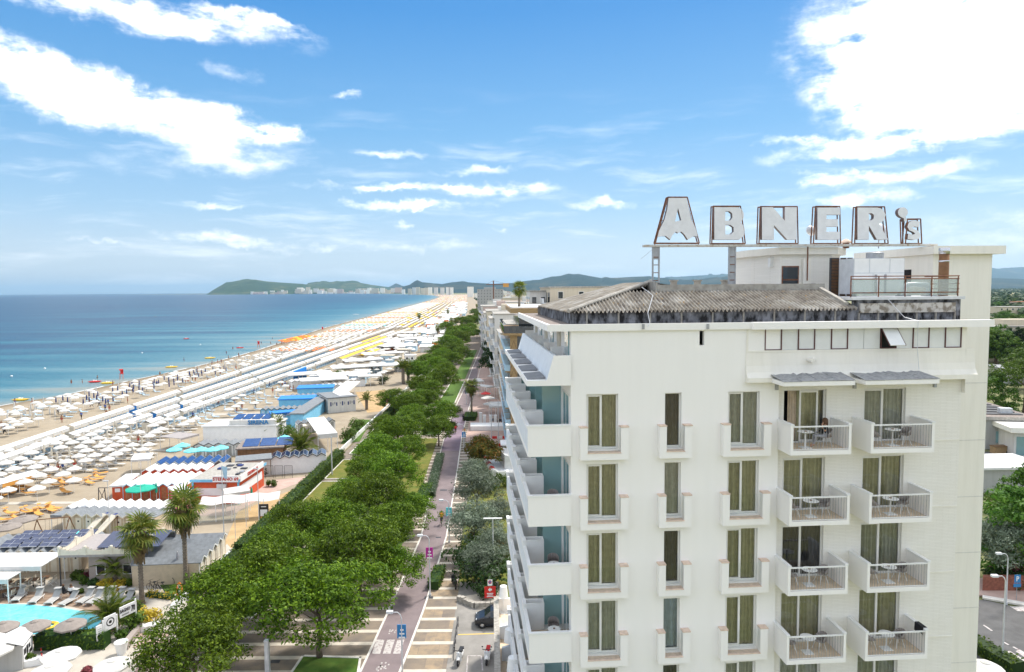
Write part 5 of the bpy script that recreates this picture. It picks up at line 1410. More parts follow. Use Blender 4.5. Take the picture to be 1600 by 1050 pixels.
# shrubs and clipped hedges
def hedge(name, pts, w, h, label, mat='leaf_hedge', dens=26, size=.26, core='leaf_dark', group=None, cat='hedge'):
    rng = random.Random(int(pts[0][1]*7)); t = thing(name, label, cat, (pts[0][0], pts[0][1], 0), 0, group); o = Vector((pts[0][0], pts[0][1], 0))
    mc, ml = MB(), MB()
    for a, b in zip(pts, pts[1:]):
        a, b = Vector((a[0], a[1], 0))-o, Vector((b[0], b[1], 0))-o; d = b-a; L = d.length; d.normalize(); n = Vector((-d.y, d.x, 0))
        w2 = w/2-.09
        q = [a-n*w2, b-n*w2, b+n*w2, a+n*w2]; mc.prism([(p.x, p.y) for p in q], 0, h-.1)
        for _ in range(int(L*(w+2*h)*dens)):
            f = rng.uniform(-.02, 1.02); s_ = rng.uniform(-h, w+h)
            if s_ < 0: off, z, nr = -w/2, h+s_, -n
            elif s_ > w: off, z, nr = w/2, h-(s_-w), n
            else: off, z, nr = s_-w/2, h, Vector((0, 0, 1))
            p = a+d*(L*f)+n*off+Vector((0, 0, max(.06, z)))+Vector((rng.gauss(0, .05), rng.gauss(0, .05), rng.gauss(0, .05)))
            nn = (nr*.7+Vector((rng.uniform(-1, 1), rng.uniform(-1, 1), rng.uniform(-.3, 1)))).normalized(); u = nn.orthogonal().normalized(); u.rotate(Matrix.Rotation(rng.uniform(0, 6.28), 3, nn)); v = nn.cross(u)
            s = size*rng.uniform(.6, 1.3)*.5; ml.face([p-u*s, p+v*s*.55, p+u*s, p-v*s*.55])
    mc.build('core', core, t); ml.build('foliage', mat, t); return t
hedge('hedge', [G(300, 935)[:2], (-29.0, 70)], 1.1, 1.15, 'clipped hedge running from the striped post to the cabin lane')
hedge('hedge', [(-28.9, 70.5), (-28.9, 92)], 1.5, 1.6, 'thick hedge beside the sandy court and white beach wall')
hedge('hedge', [(-29.0, 92.6), (-29.0, 113)], 1.4, 1.7, 'long clipped hedge along the pink paving and lawns')
hedge('hedge', [(-27.4, 140), (-27.6, 160)], 1.6, 1.6, 'hedge between lawn and the long white canopy', dens=14, size=.34)
hedge('hedge', [G(672, 778)[:2], G(688, 715)[:2]], 1.3, .9, 'grey-green hedge on the left kerb of the cycle path', 'leaf_olive', 30, .2)
hedge('hedge', [G(652, 800)[:2], G(668, 765)[:2]], 1.6, 1.0, 'square clipped hedge block between paving and cycle path')
hedge('hedge', [G(677, 922)[:2], G(688, 895)[:2]], 1.15, .9, 'short clipped hedge beside the magenta banner lamp')
hedge('hedge', [G(733, 658)[:2], G(737, 650)[:2]], 2.6, 1.0, 'clipped hedge block at the terrace of the neighbouring hotel', dens=16, size=.3)
hedge('hedge', [G(60, 1012)[:2], G(168, 1010)[:2]], 1.2, 1.3, 'clipped hedge between pool and white parasol terrace')
hedge('hedge', [G(230, 931)[:2], G(270, 936)[:2]], .7, .45, 'low border of yellow flowers by the bicycle rack', 'leaf_yellow', 40, .2)
def shrub(px, py, s, mat, label, group=None, name='shrub', z=0, dens=1.0):
    p = G(px, py); t = thing(name, label, 'shrub', (p.x, p.y, z), vr.uniform(0, 6), group); rng = random.Random(int(px*3+py)); mb = MB()
    for k in range(int(16*dens)):
        a = rng.uniform(0, 6.28); r_ = s*rng.uniform(.1, .75); leaf_cloud(mb, rng, (r_*math.cos(a), r_*math.sin(a), s*rng.uniform(.3, .95)), s*.42, 50, .22+.08*s, .8)
    mb.build('foliage', mat, t)
    st = MB()
    for k in range(4): a = k*1.57; st.tube((0, 0, 0), (math.cos(a)*s*.4, math.sin(a)*s*.4, s*.8), .04, .015, 5)
    st.build('stems', 'bark', t)
for px, py, s, mt, lab in ((727, 890, 2.6, 'leaf_dark', 'dark evergreen shrub behind the parked motorbike'), (745, 918, 2.7, 'leaf_dark', 'dark shrub beside the no-parking sign'), (770, 910, 2.6, 'leaf_dark', 'dark shrub next to the garden end of the forecourt'), (760, 935, 1.3, 'leaf_dark', 'low dark shrub above the stone kerb'), (740, 860, 1.8, 'leaf_hedge', 'mid green shrub between the olive trees'), (765, 770, 2.0, 'leaf_dark', 'dark shrub below the orange-leaved tree'), (788, 760, 1.6, 'leaf_hedge', 'shrub tucked against the white umbrella of the garden'),
                           (785, 870, 2.0, 'leaf_autumn', 'brownish bush against the stacked side balconies'), (705, 670, 1.4, 'leaf_hedge', 'shrub under the fan palm by the path'), (713, 645, 1.4, 'leaf_hedge', 'shrub beside the fan palm by the path'), (560, 672, 2.2, 'leaf_hedge', 'bush beside the long white canopy'), (545, 690, 2.2, 'leaf_hedge', 'bush at the near end of the long white canopy'), (445, 690, 3.0, 'leaf_plane', 'bright green bushy tree by the white beach restaurant'), (530, 590, 2.4, 'leaf_plane', 'round bush among the white roofs past the blue cabins'), (600, 600, 2.4, 'leaf_dark', 'bush by the sand court behind the white pavilion'), (690, 545, 3, 'leaf_dark', 'round dark bush by the kiosk roofs')):
    shrub(px, py, s, mt, lab)
for px, py, s, mt in ((120, 905, .7, 'leaf_hedge'), (133, 912, .75, 'leaf_hedge'), (150, 915, .8, 'leaf_dark'), (165, 918, .7, 'leaf_yellow'), (188, 920, .75, 'leaf_yellow'), (200, 915, .7, 'leaf_hedge'), (212, 905, .8, 'leaf_hedge'), (128, 903, .5, 'leaf_red'), (142, 900, .5, 'leaf_red'), (205, 912, .5, 'leaf_yellow'), (175, 908, .7, 'leaf_hedge'), (195, 902, .8, 'leaf_dark')):
    shrub(px, py, s, mt, {'leaf_hedge': 'green shrub', 'leaf_dark': 'dark clipped shrub', 'leaf_yellow': 'yellow flowering shrub', 'leaf_red': 'red flowering shrub'}[mt]+' in the flower bed in front of the taupe beach house', 'shrubs of the flower bed', dens=.7)
for px, py, s, mt, lab in ((215, 965, 1.3, 'leaf_hedge', 'bushy green shrub at the foot of the club sign'), (232, 975, 1.2, 'leaf_yellow', 'yellow-leaved shrub at the foot of the tall palm'), (205, 985, 1.4, 'leaf_hedge', 'green shrub between club sign and entrance steps'), (190, 1000, .8, 'leaf_hedge', 'plant in the white pot beside the entrance steps'), (42, 1037, .7, 'leaf_hedge', 'plant in the white trough by the small hut'), (138, 1052, .5, 'leaf_red', 'small flowering plant between the white parasols'), (205, 932, .45, 'leaf_hedge', 'potted plant at the end of the lounger row'), (124, 928, .4, 'leaf_hedge', 'small potted plant among the loungers'), (405, 752, .9, 'leaf_hedge', 'low green plant bed along the orange kiosk wall'), (425, 760, .8, 'leaf_hedge', 'low plant on the pink paving'), (412, 742, 1.1, 'leaf_dark', 'bush against the white cabin fence')):
    shrub(px, py, s, mt, lab, dens=.7)
# palms
def fan_leaf():
    mb = MB(); mb.box(-.02, .02, 0, .8, -.015, .015)
    for k in range(15):
        a = R_(-115+230*k/14); d = Vector((math.sin(a), math.cos(a), 0)); o = Vector((0, .8, 0)); L = .95-.12*abs(k-7)/7
        s_ = Vector((d.y, -d.x, 0))*.06
        mb.face([o, o+d*L*.6+s_+Vector((0, 0, .05)), o+d*L+Vector((0, 0, -.22)), o+d*L*.6-s_+Vector((0, 0, .05))])
    return mb
def feather_leaf(L=2.6):
    mb = MB(); P_ = [Vector((0, L*t, .75*math.sin(t*2.2)*L*.32-.42*L*t*t*.55)) for t in [k/8 for k in range(9)]]
    mb.pipe(P_, [.03-.0028*k for k in range(9)], 4)
    for k in range(30):
        t = .12+.88*k/29; i = min(7, int(t*8)); f = t*8-i; p = P_[i].lerp(P_[i+1], f); l_ = .62*math.sin(math.pi*min(1, t*.85+.15))+.12
        for s_ in (-1, 1):
            d = Vector((s_*.85, .55, -.28)).normalized()*l_; mb.face([p, p+d*.5+Vector((0, .035, .03)), p+d, p+d*.5-Vector((0, .035, -.03))])
    return mb
FAN = fan_leaf().build('frond', 'leaf_palm'); FEA = feather_leaf().build('frond', 'leaf_palm'); fan_me, fea_me = FAN.data, FEA.data
bpy.data.objects.remove(FAN); bpy.data.objects.remove(FEA)
def palm(px, py, h, label, kind='fan', s=1.0, n=34, skirt=True, base_z=0.0, pos=None, lean=.0, group=None):
    p = pos or G(px, py); rng = random.Random(int(px)); t = thing('palm_tree', label, 'palm', (p[0], p[1], base_z), 0, group)
    tr = MB(); q = [(lean*h*(k/6)**2, 0, h*k/6) for k in range(7)]; tr.pipe(q, [.26, .22, .19, .18, .17, .18, .2] if kind == 'fan' else [.42*s]*7, 10)
    for k in range(int(h/.28)):
        z = .15+k*.28; r_ = .21 if kind == 'fan' else .45*s; tr.lathe([(r_*.92, z), (r_*1.1, z+.14), (r_*.92, z+.2)], 10, (lean*h*(z/h)**2, 0, 0))
    tr.build('trunk', 'palm_bark', t, smooth=True); top = Vector(q[-1])
    for k in range(n):
        me = fan_me if kind == 'fan' else fea_me; o = link('frond', me, t, top)
        el_ = R_(75-150*(k/n)**.9) if kind == 'fan' else R_(68-88*(k/n)); o.rotation_euler = (el_, rng.uniform(-.25, .25), k*2.399+rng.uniform(-.2, .2)); o.scale = (s*rng.uniform(.7, 1.2),)*3
    if skirt:
        sk = MB()
        for k in range(110):
            a = rng.uniform(0, 6.28); z = -rng.uniform(.1, 1.7)*s; r_ = rng.uniform(.2, .62)*s*(1+z*.25/s); c = top+Vector((math.cos(a)*r_, math.sin(a)*r_, z)); w = Vector((-math.sin(a), math.cos(a), 0))*.09*s
            sk.face([c-w+Vector((0, 0, .5)), c+w+Vector((0, 0, .5)), c+w*.6+Vector((math.cos(a)*.1, math.sin(a)*.1, -.45)), c-w*.6+Vector((math.cos(a)*.1, math.sin(a)*.1, -.45))])
        sk.build('dead_fronds', 'dead_frond', t)
    return t
palm(222, 945, 6.6, 'tall fan palm with a shaggy skirt beside the club sign', s=1.4, n=36); palm(291, 915, 7.4, 'tall fan palm standing by the grey cabin roof', s=1.35, n=36)
palm(181, 912, 1.3, 'short feathery palm in the flower bed of the taupe house', 'feather', .85, 30, False); palm(172, 985, 1.2, 'short feathery palm beside the pool', 'feather', .9, 26, False)
palm(470, 720, 2.2, 'wide feathery palm behind the white panelled cabins', 'feather', 1.3, 36, False); palm(432, 690, 3.2, 'small feathery palm by the bright bushy tree', 'feather', .9, 24, False)
palm(737, 645, 6.2, 'brownish fan palm between hedge and cycle path', s=1.25); palm(630, 600, 5, 'feathery palms at the edge of the sand court', 'feather', 1.1, 34, False); palm(638, 598, 4.6, 'second feathery palm at the edge of the sand court', 'feather', 1.0, 30, False)
for i, (px, py, h) in enumerate(((684, 528, 6), (706, 515, 7), (712, 512, 6), (760, 545, 8), (758, 530, 8), (752, 512, 9), (690, 520, 5), (755, 500, 9), (700, 497, 7), (745, 488, 9))): palm(px, py, h, 'distant palm where beach huts meet the promenade trees', 'fan', 1.5, 22, True, group='distant palms')
palm(655, 505, 7, 'lone palm among the far beach huts', 'fan', 1.7, 22, True); palm(573, 640, 2.4, 'small round palm on the sand court', 'feather', .8, 24, False)
# ------------------------------------------------------------------ beach establishments
def frame_of(p0, p1):
    d = Vector((p1[0]-p0[0], p1[1]-p0[1])); return d.length, math.atan2(d.y, d.x)
def cabin_row(p0, p1, n, depth, label, h=1.85, rise=.42, wall='beige_wall', roof='grey_roof', door='beige_trim', trim='beige_trim', over=.22, solar=None, doors=True, cat='beach cabins', porthole=False, name='cabin_row', back_flat=0.0):
    L, ang = frame_of(p0, p1); w = L/n
    t = thing(name, label, cat, (p0[0], p0[1], 0), ang)
    b = MB()
    for k in range(n):
        x0, x1 = k*w, (k+1)*w; xm = (x0+x1)/2
        pts = [(x0, 0), (x1, 0), (x1, h), (xm, h+rise), (x0, h)]
        b.face([(x, 0, z) for x, z in pts]); b.face([(x, depth, z) for x, z in reversed(pts)])
    b.face([(0, 0, 0), (0, 0, h), (0, depth, h), (0, depth, 0)]); b.face([(L, 0, 0), (L, depth, 0), (L, depth, h), (L, 0, h)])
    b.build('wall', wall, t)
    g = MB(); th = .06; y0, y1 = -over, depth+over*.5
    for a, c in (((0, h), (w/2, h+rise)), ((w/2, h+rise), (w, h))):
        lo = [(a[0], y0, a[1]+.012), (c[0], y0, c[1]+.012), (c[0], y1, c[1]+.012), (a[0], y1, a[1]+.012)]; hi = [(p[0], p[1], p[2]+th) for p in lo]
        g.face(hi); g.face(list(reversed(lo)))
        for i in range(4): j = (i+1) % 4; g.face([lo[i], lo[j], hi[j], hi[i]])
    tr = MB()
    for a, c in (((0, h), (w/2, h+rise)), ((w/2, h+rise), (w, h))):
        tr.face([(a[0], y0-.012, a[1]-.07), (c[0], y0-.012, c[1]-.07), (c[0], y0-.012, c[1]+.085), (a[0], y0-.012, a[1]+.085)])
    dr = MB().box(w*.24, w*.76, -.035, -.002, .05, h*.93)
    st = MB().box(-.035, .035, -.05, -.003, 0, h-.05)
    gm = tm = dm = sm = pm_ = slm = None
    for k in range(n):
        if gm is None:
            o = g.build('roof_gable', roof, t); gm = o.data; o2 = tr.build('barge_board', trim, t); tm = o2.data
            if doors: d = dr.build('door', door, t); dm = d.data; s_ = st.build('batten', trim, t); sm = s_.data
            if porthole: q = MB(); q.M = Matrix.Translation((w/2, -.036, h*.72)) @ Matrix.Rotation(R_(90), 4, 'X'); q.lathe([(0, 0), (w*.09, 0)], 12); q = q.build('porthole', 'black', d); pm_ = q.data
            if solar:
                q = MB(); q.M = Matrix.Translation((0, 0, th+.03))
                q.face([(.06, .2, h+.06*rise/(w/2)), (w/2-.03, .2, h+rise-.02), (w/2-.03, depth-.2, h+rise-.02), (.06, depth-.2, h+.06*rise/(w/2))]); q.face([(w/2+.03, .2, h+rise-.02), (w-.06, .2, h+.06), (w-.06, depth-.2, h+.06), (w/2+.03, depth-.2, h+rise-.02)])
                slo = q.build('solar_panel', solar, o); slm = slo.data
        else:
            o = link('roof_gable', gm, t, (k*w, 0, 0)); link('barge_board', tm, t, (k*w, 0, 0))
            if slm: link('solar_panel', slm, o)
            if dm:
                d = link('door', dm, t, (k*w, 0, 0)); link('batten', sm, t, (k*w, 0, 0))
                if pm_: link('porthole', pm_, d)
    return t
def block(p0, p1, depth, h, wall, roof, label, name='building', cat='building', over=.25, trim=None, rt=.22, windows=0, door=True, wm='car_glass'):
    L, ang = frame_of(p0, p1); t = thing(name, label, cat, (p0[0], p0[1], 0), ang)
    MB().box(0, L, 0, depth, 0, h).build('wall', wall, t)
    r_ = MB().box(-over, L+over, -over, depth+over, h+.001, h+rt).build('roof', roof, t)
    if trim: MB().box(-over-.03, L+over+.03, -over-.03, -over-.001, h-.02, h+rt+.05).box(L+over+.001, L+over+.03, -over, depth+over, h-.02, h+rt+.05).build('roof_edge', trim, r_)
    for k in range(windows):
        x = L*(k+.5)/windows; w_ = MB().box(x-.45, x+.45, -.05, -.002, h*.38, h*.78).build('window', 'white_paint', t); MB().box(x-.38, x+.38, -.07, -.051, h*.42, h*.74).build('pane', wm, w_)
    return t, L
def canopy(p0, p1, depth, h, mat, label, gable=True, name='canopy', posts=3, cat='canopy', sides=None, drop=.25):
    L, ang = frame_of(p0, p1); t = thing(name, label, cat, (p0[0], p0[1], 0), ang)
    r_ = MB()
    if gable: r_.prism([(0, 0), (L, 0), (L, depth/2), (0, depth/2)], [h, h, h+.5, h+.5], [h+.06, h+.06, h+.56, h+.56]); r_.prism([(0, depth/2), (L, depth/2), (L, depth), (0, depth)], [h+.5, h+.5, h, h], [h+.56, h+.56, h+.06, h+.06])
    else: r_.box(0, L, 0, depth, h, h+.08)
    r_.box(0, L, -.03, -.001, h-drop, h+.05); r_.build('roof', mat, t)
    for k in range(posts):
        for y in (.06, depth-.06): MB().tube((.06+(L-.12)*k/(posts-1), y, 0), (.06+(L-.12)*k/(posts-1), y, h), .05, None, 6).build('post', 'white_paint', t)
    return t, L
# red cabins
cabin_row(G(193, 782), G(292, 780), 7, 5.9, 'red beach cabins with blue trim under white zigzag roofs', wall='orange_red', roof='white_roof', door='terracotta', trim='paleblue')
b, L = block(G(176, 783), G(192.5, 782), 5.7, 1.95, 'orange_red', 'white_roof', 'red end cabin with a small poster on its wall', 'beach_cabin', 'cabin')
MB().box(.35, 1.0, -.05, -.004, 1.2, 1.7).build('poster', 'sign_white', b)
cabin_row(G(222, 757), G(324, 754), 7, 3.0, 'red beach cabins with white zigzag roofs behind the first red row', wall='orange_red', roof='white_roof', door='terracotta', trim='white_paint')
cabin_row(G(238, 747), G(350, 743), 8, 4.0, 'grey cabin row whose zigzag roof carries dark blue solar panels', wall='grey_roof', roof='grey_roof', doors=False, trim='grey_roof', solar='solar_blue', rise=.5)
# white cabins and the beach restaurant behind them
cabin_row(G(304, 713), G(412, 711), 7, 3.0, 'white cabins with pale grey doors and grey zigzag roof', wall='white_paint', roof='grey_roof', door='house_grey', trim='grey_roof_dark')
b, L = block(G(318, 696), G(432, 694), 6.5, 3.4, 'white_paint', 'white_roof', 'white beach restaurant with blue letters on its roof edge', 'beach_restaurant', 'restaurant')
MB().box(L*.35, L*.98, .4, 5.6, 3.63, 4.5).build('upper_storey', 'house_white', b)
for k in range(4): MB().prism([(L*.38+k*1.75, 1.0), (L*.38+k*1.75+1.5, 1.0), (L*.38+k*1.75+1.5, 4.2), (L*.38+k*1.75, 4.2)], [4.55, 4.55, 4.95, 4.95], [4.6, 4.6, 5.0, 5.0]).build('solar_panel', 'solar_blue', b)
text('lettering', 'SIRENA', 1.15, .1, 'sign_blue', b, (L*.75, .3, 3.72), 0, .02)
# beige cabins
cabin_row(G(100, 832), G(242, 836), 9, 2.7, 'beige cabins with porthole doors under a grey zigzag roof', wall='beige_wall', roof='grey_roof', door='beige_trim', trim='beige_trim', porthole=True, h=1.95)
canopy(G(80, 831), G(99.5, 832), 2.7, 1.95, 'grey_roof', 'small open shelter at the end of the beige porthole cabins', False, 'shelter', 2, 'shelter')
cabin_row(G(102, 819), G(252, 820), 10, 2.7, 'white zigzag roofs of the cabins behind the beige porthole row', wall='white_roof', roof='white_roof', doors=False, trim='white_roof', h=1.85)
c70 = cabin_row(G(-45, 897), G(128, 893), 10, 4.7, 'beige cabins with wide grey roof carrying rows of dark solar panels', wall='beige_wall', roof='grey_roof', door='beige_trim', trim='beige_trim', h=1.95, rise=.42, porthole=True)
for i in range(3):
    for j in range(4):
        q = MB(); q.M = Matrix.Translation((2.6+j*1.95, .35+i*1.42, 2.52)) @ Matrix.Rotation(R_(14), 4, 'X'); q.box(0, 1.75, 0, 1.22, 0, .05)
        o = q.build('solar_panel', 'solar', c70); q = MB(); q.M = Matrix.Translation((2.6+j*1.95, .35+i*1.42, 2.52)) @ Matrix.Rotation(R_(14), 4, 'X')
        q.box(0, 1.75, -.03, 0, .0, .07).box(0, 1.75, .6, .625, .051, .056).box(.86, .885, 0, 1.22, .051, .057); q.build('frame', 'pale_metal', o)
tx = text('painted_number', '70', 1.7, .02, 'sign_white', c70, (12.2, 1.6, 2.45), 0, .03); tx.rotation_euler = (R_(-90), 0, 0)
# cabins along the lane to the promenade
cabin_row(G(312, 912), G(353, 864), 5, 6.2, 'beige cabins along the lane with gables facing the promenade', wall='beige_wall', roof='grey_roof', door='beige_trim', trim='white_paint', h=2.0, rise=.45)
# orange kiosk
b, L = block(G(303, 787), G(374, 787), 8.5, 3.0, 'orange_red', 'concrete', 'orange-red kiosk building with white band and pale blue roof edge', 'beach_kiosk', 'kiosk', .3, 'skyblue', .3)
MB().box(.3, L-.4, -.03, -.002, 1.1, 2.1).build('white_band', 'sign_white', b); MB().box(L+.002, L+.03, .5, 7.8, 1.2, 2.3).build('white_band', 'sign_white', b)
for x in (-.03, L-.03): MB().box(x-.12, x+.12, -.12, -.004, 0, 3.0).build('pilaster', 'skyblue', b)
sb = MB().box(L*.46, L+.1, -.42, -.34, 3.02, 3.85).build('sign_board', 'sign_white', b); text('lettering', 'STEFANO 69', .62, .04, 'red_letters', sb, (L*.75, -.425, 3.24), 0, .015)
sb = MB().box(L+.34, L+.42, -.3, 7.5, 3.02, 3.85).build('side_board', 'sign_white', b); text('lettering', 'STEFANO 69', .62, .04, 'red_letters', sb, (L+.43, 3.6, 3.24), R_(90), .015)
for k in range(9): x, y = rnd.uniform(.6, L-.8), rnd.uniform(1.2, 7.5); MB().box(x, x+rnd.uniform(.3, .9), y, y+rnd.uniform(.3, .8), 3.31, 3.31+rnd.uniform(.1, .35)).build('roof_clutter', rnd.choice(['dark_metal', 'grey_metal', 'navy', 'brown']), b)
MB().box(L*.55, L*.75, -.5, -.04, 2.2, 2.75).build('cooling_unit', 'pale_metal', b)
canopy(G(352, 805), G(392, 798), 2.0, 2.6, 'canvas', 'small white awning on the pink painted hut', True, 'awning_hut', 2, 'awning')
b, L = block(G(280, 800), G(300, 796), 4.0, 2.2, 'pink', 'white_roof', 'pink striped hut with white roof beside the orange kiosk', 'beach_hut', 'hut')
# cabins with fence near the sand court, brown roofed bar
cabin_row(G(424, 742), G(510, 736), 6, 3.2, 'white cabins with blue panels on the gables near the pink paving', wall='white_paint', roof='grey_roof', doors=False, trim='grey_roof_dark', solar='solar', h=2.5)
b, L = block(G(371, 748), G(423, 743), 3.2, 2.5, 'house_white', 'grey_roof', 'long pale wall with grey roof joining the gabled cabins', 'beach_bar_wing', 'building'); 
b, L = block(G(372, 733), G(442, 729), 5.5, 3.1, 'brown', 'roof_ledge', 'brown beach bar with blue solar panels on its flat roof', 'beach_bar', 'bar')
for k in range(3): MB().prism([(.6+k*2.6, .8), (3.0+k*2.6, .8), (3.0+k*2.6, 4.2), (.6+k*2.6, 4.2)], [3.35, 3.35, 3.9, 3.9], [3.4, 3.4, 3.95, 3.95]).build('solar_panel', 'solar_blue', b)
for px in (421, 436, 451): 
    p = G(px, 747); t = thing('wire_gate', 'dark wire gate in front of the pale wall', 'gate', (p.x, p.y, 0), 0, 'wire gates'); MB().tube((-.6, 0, 0), (-.6, 0, 1.9), .03, None, 5).tube((.6, 0, 0), (.6, 0, 1.9), .03, None, 5).tube((-.6, 0, 1.9), (.6, 0, 1.9), .03, None, 5).build('frame', 'dark_metal', t)
    q = MB()
    for k in range(8): q.tube((-.5+k*.14, 0, .1), (-.5+k*.14, 0, 1.85), .012, None, 4)
    q.build('bars', 'dark_metal', t)
# blue cabins
cabin_row(G(407, 654), G(478, 652), 8, 3.2, 'sky blue cabins with grey zigzag roof, front row', wall='skyblue', roof='grey_roof', door='paleblue', trim='grey_roof_dark')
cabin_row(G(452, 632), G(500, 630), 6, 3.0, 'sky blue cabins with grey zigzag roof, rear row', wall='skyblue', roof='grey_roof', door='paleblue', trim='grey_roof_dark', doors=False)
block(G(436, 643), G(490, 641), 5.2, 2.7, 'skyblue', 'canvas_blue', 'cabin block with a vivid blue roof between the blue cabin rows', 'beach_cabin', 'cabin')
block(G(465, 624), G(520, 622), 6, 2.7, 'skyblue', 'canvas_blue', 'cabin block with a vivid blue roof behind the blue cabin rows', 'beach_cabin', 'cabin')
block(G(425, 664), G(470, 660), 2.5, 2.3, 'skyblue', 'canvas_blue', 'low cabin block with vivid blue roof at the front of the blue cabins', 'beach_cabin', 'cabin')
cabin_row(G(395, 668), G(455, 664), 6, 3.5, 'dark blue solar-roofed cabins behind the white restaurant', wall='skyblue', roof='grey_roof', doors=False, trim='grey_roof', solar='solar_blue')
block(G(474, 668), G(512, 640), 2.6, 2.8, 'skyblue', 'grey_roof', 'long sky blue cabin wing with grey roof running towards the white pavilion', 'beach_cabin', 'cabin')
cabin_row(G(466, 678), G(524, 672), 6, 2.8, 'white cabins with grey doors and dark zigzag roof by the long canopy', wall='white_paint', roof='grey_roof', door='house_grey', trim='grey_roof_dark')
canopy(G(474, 685), G(500, 683), 2.2, 2.3, 'canvas_cream', 'cream awning in front of the white grey-doored cabins', False, 'canopy', 2)
b, L = block(G(513, 646), G(556, 642), 9, 3.4, 'house_white', 'grey_roof', 'white pavilion with faded lettering on its front', 'beach_pavilion', 'pavilion'); MB().box(L*.45, L-.1, 1.2, 7.5, 3.63, 3.75).build('roof_panel', 'white_roof', b)
for k in range(13):
    if k not in (4, 8): MB().box(.5+k*L*.07, .5+k*L*.07+.28, -.03, -.002, 1.6+.2*(k % 3), 2.55-.15*(k % 2)).build('faded_mark', 'grey_metal' if k % 3 else 'navy', b)
canopy(G(497, 706), G(528, 703), 17, 3.0, 'canvas_white_roof', 'long white canopy with rust stained roof by the hedge', False, 'long_canopy', 3, 'canopy', drop=.7)
# white shades and roofs past the blue cabins
k = 0
for (a, b_, dep, g_, lab) in (((470, 612), (545, 607), 7, 1, 'wide white gabled shade behind the vivid blue roofs'), ((500, 604), (575, 598), 6, 1, 'wide white gabled shade with dark louvres'), ((450, 602), (520, 597), 6, 1, 'white gabled shade beside the blue umbrella crane'), ((545, 630), (563, 612), 4, 0, 'flat white canopy leading to the sand court'), ((560, 604), (598, 602), 5, 0, 'grey-white flat canopy of the court bar'), ((520, 590), (590, 585), 7, 1, 'broad white shade near the striped flags'), ((585, 585), (622, 584), 8, 0, 'white flat pavilion roof by the feathery palms'), ((540, 578), (600, 573), 7, 1, 'white shade in front of the yellow awnings'), ((570, 566), (625, 562), 8, 1, 'white shade roof beyond the court palms'), ((600, 552), (650, 548), 9, 1, 'white shade roof by the round dark bush'), ((620, 540), (670, 537), 10, 1, 'white shade roof near the lone palm'), ((640, 528), (690, 524), 12, 0, 'flat dark edged roof near the distant palms')):
    canopy(G(*a), G(*b_), dep, 2.9, 'canvas_white_roof' if 'dark' not in lab else 'white_roof', lab, bool(g_), 'sun_canopy', 3, 'canopy')
    if k in (0, 1, 2): cabin_row(G(a[0]+6, a[1]+5), G(b_[0]-4, b_[1]+5), 7, 3, ['white zigzag cabins in front of the wide shade', 'white zigzag cabins before the louvred shade', 'white zigzag cabins by the crane umbrella'][k], wall='white_paint', roof='white_roof', doors=False, trim='house_grey')
    k += 1
canopy(G(205, 742), G(236, 740), 4.0, 2.3, 'canvas_white_roof', 'white canopy over dark tables beside the red cabins', True, 'canopy', 3)
canopy(G(283, 706), G(312, 698), 5, 2.3, 'shade_grey', 'grey shade cloth over dark tables by the white cabins', False, 'canopy', 3)
p = G(469, 596); t = thing('blue_play_tower', 'bright blue inflatable tower on the sand among the awnings', 'play tower', (p.x, p.y, 0), .3); MB().prism([(-2, -1.5), (2, -1.5), (2, 1.5), (-2, 1.5)], 0, [3.2, 4.6, 4.6, 3.2]).build('body', 'brightblue', t); MB().tube((2, 0, 3), (6, -1, .3), .35, .3, 8).build('slide', 'navy', t)
# turquoise parasols
UT = umbrella('parasol', 'canvas_turq', 'turquoise parasol by the white cabins', 'turquoise parasols', 'parasol', 1.25, 2.5)
for px, py in ((273, 722), (286, 715), (300, 724), (315, 722), (333, 722), (346, 719), (445, 702)): q = G(px, py); UT.put((q.x, q.y, 0), br_.random())
UG = umbrella('parasol', 'canvas_green', 'open green parasol in front of the red cabins', None, 'parasol', 1.9, 2.5); q = G(221, 787); UG.put((q.x, q.y, 0), .2, None, 'open green parasol in front of the red cabins')
CG = closed_one('closed_parasol', 'canvas_green', 'furled green parasol in front of the red cabins', None, 2.6); q = G(245, 784); CG.put((q.x, q.y, 0)); q = G(394, 792); CG.put((q.x, q.y, 0), 0, None, 'furled green parasol on the pink paving')
# ---- sand courts, fence, screen
structure(flat_poly('pink_paving', gp((300, 806), (360, 806), (420, 772), (475, 752), (505, 746), (505, 742), (430, 750), (395, 765), (376, 790), (303, 795)), .02, 'pink_paving'))
structure(flat_poly('paved_lane', gp((290, 925), (300, 900), (355, 850), (365, 862), (318, 915)), .02, 'paver_white'))
lw = lawn([tuple(p) for p in gp((250, 915), (290, 912), (300, 925), (262, 930))], 'lawn_green', False)
t = thing('net_screen', 'long cream sun sail on posts at the edge of the sand court', 'sun sail', (*G(312, 818)[:2], 0), frame_of(G(312, 818), G(437, 808))[1]); L = frame_of(G(312, 818), G(437, 808))[0]
q = MB(); n = 24
for k in range(n):
    x0, x1 = L*k/n, L*(k+1)/n; z = lambda x: 2.3-.18*math.sin(x/L*math.pi*3)**2
    q.face([(x0, 0, z(x0)), (x1, 0, z(x1)), (x1, 1.9, z(x1)+.5), (x0, 1.9, z(x0)+.5)]); 
q.build('sail', 'canvas', t); q = MB()
q.face([(0, 0, .05), (L*.6, 0, .05), (L*.6, 0, 2.1), (0, 0, 2.1)]); q.build('clear_screen', 'glass_frost', t)
for k in range(6): MB().tube((L*k/5, 0, 0), (L*k/5, 0, 2.5), .04, None, 5).build('post', 'white_paint', t)
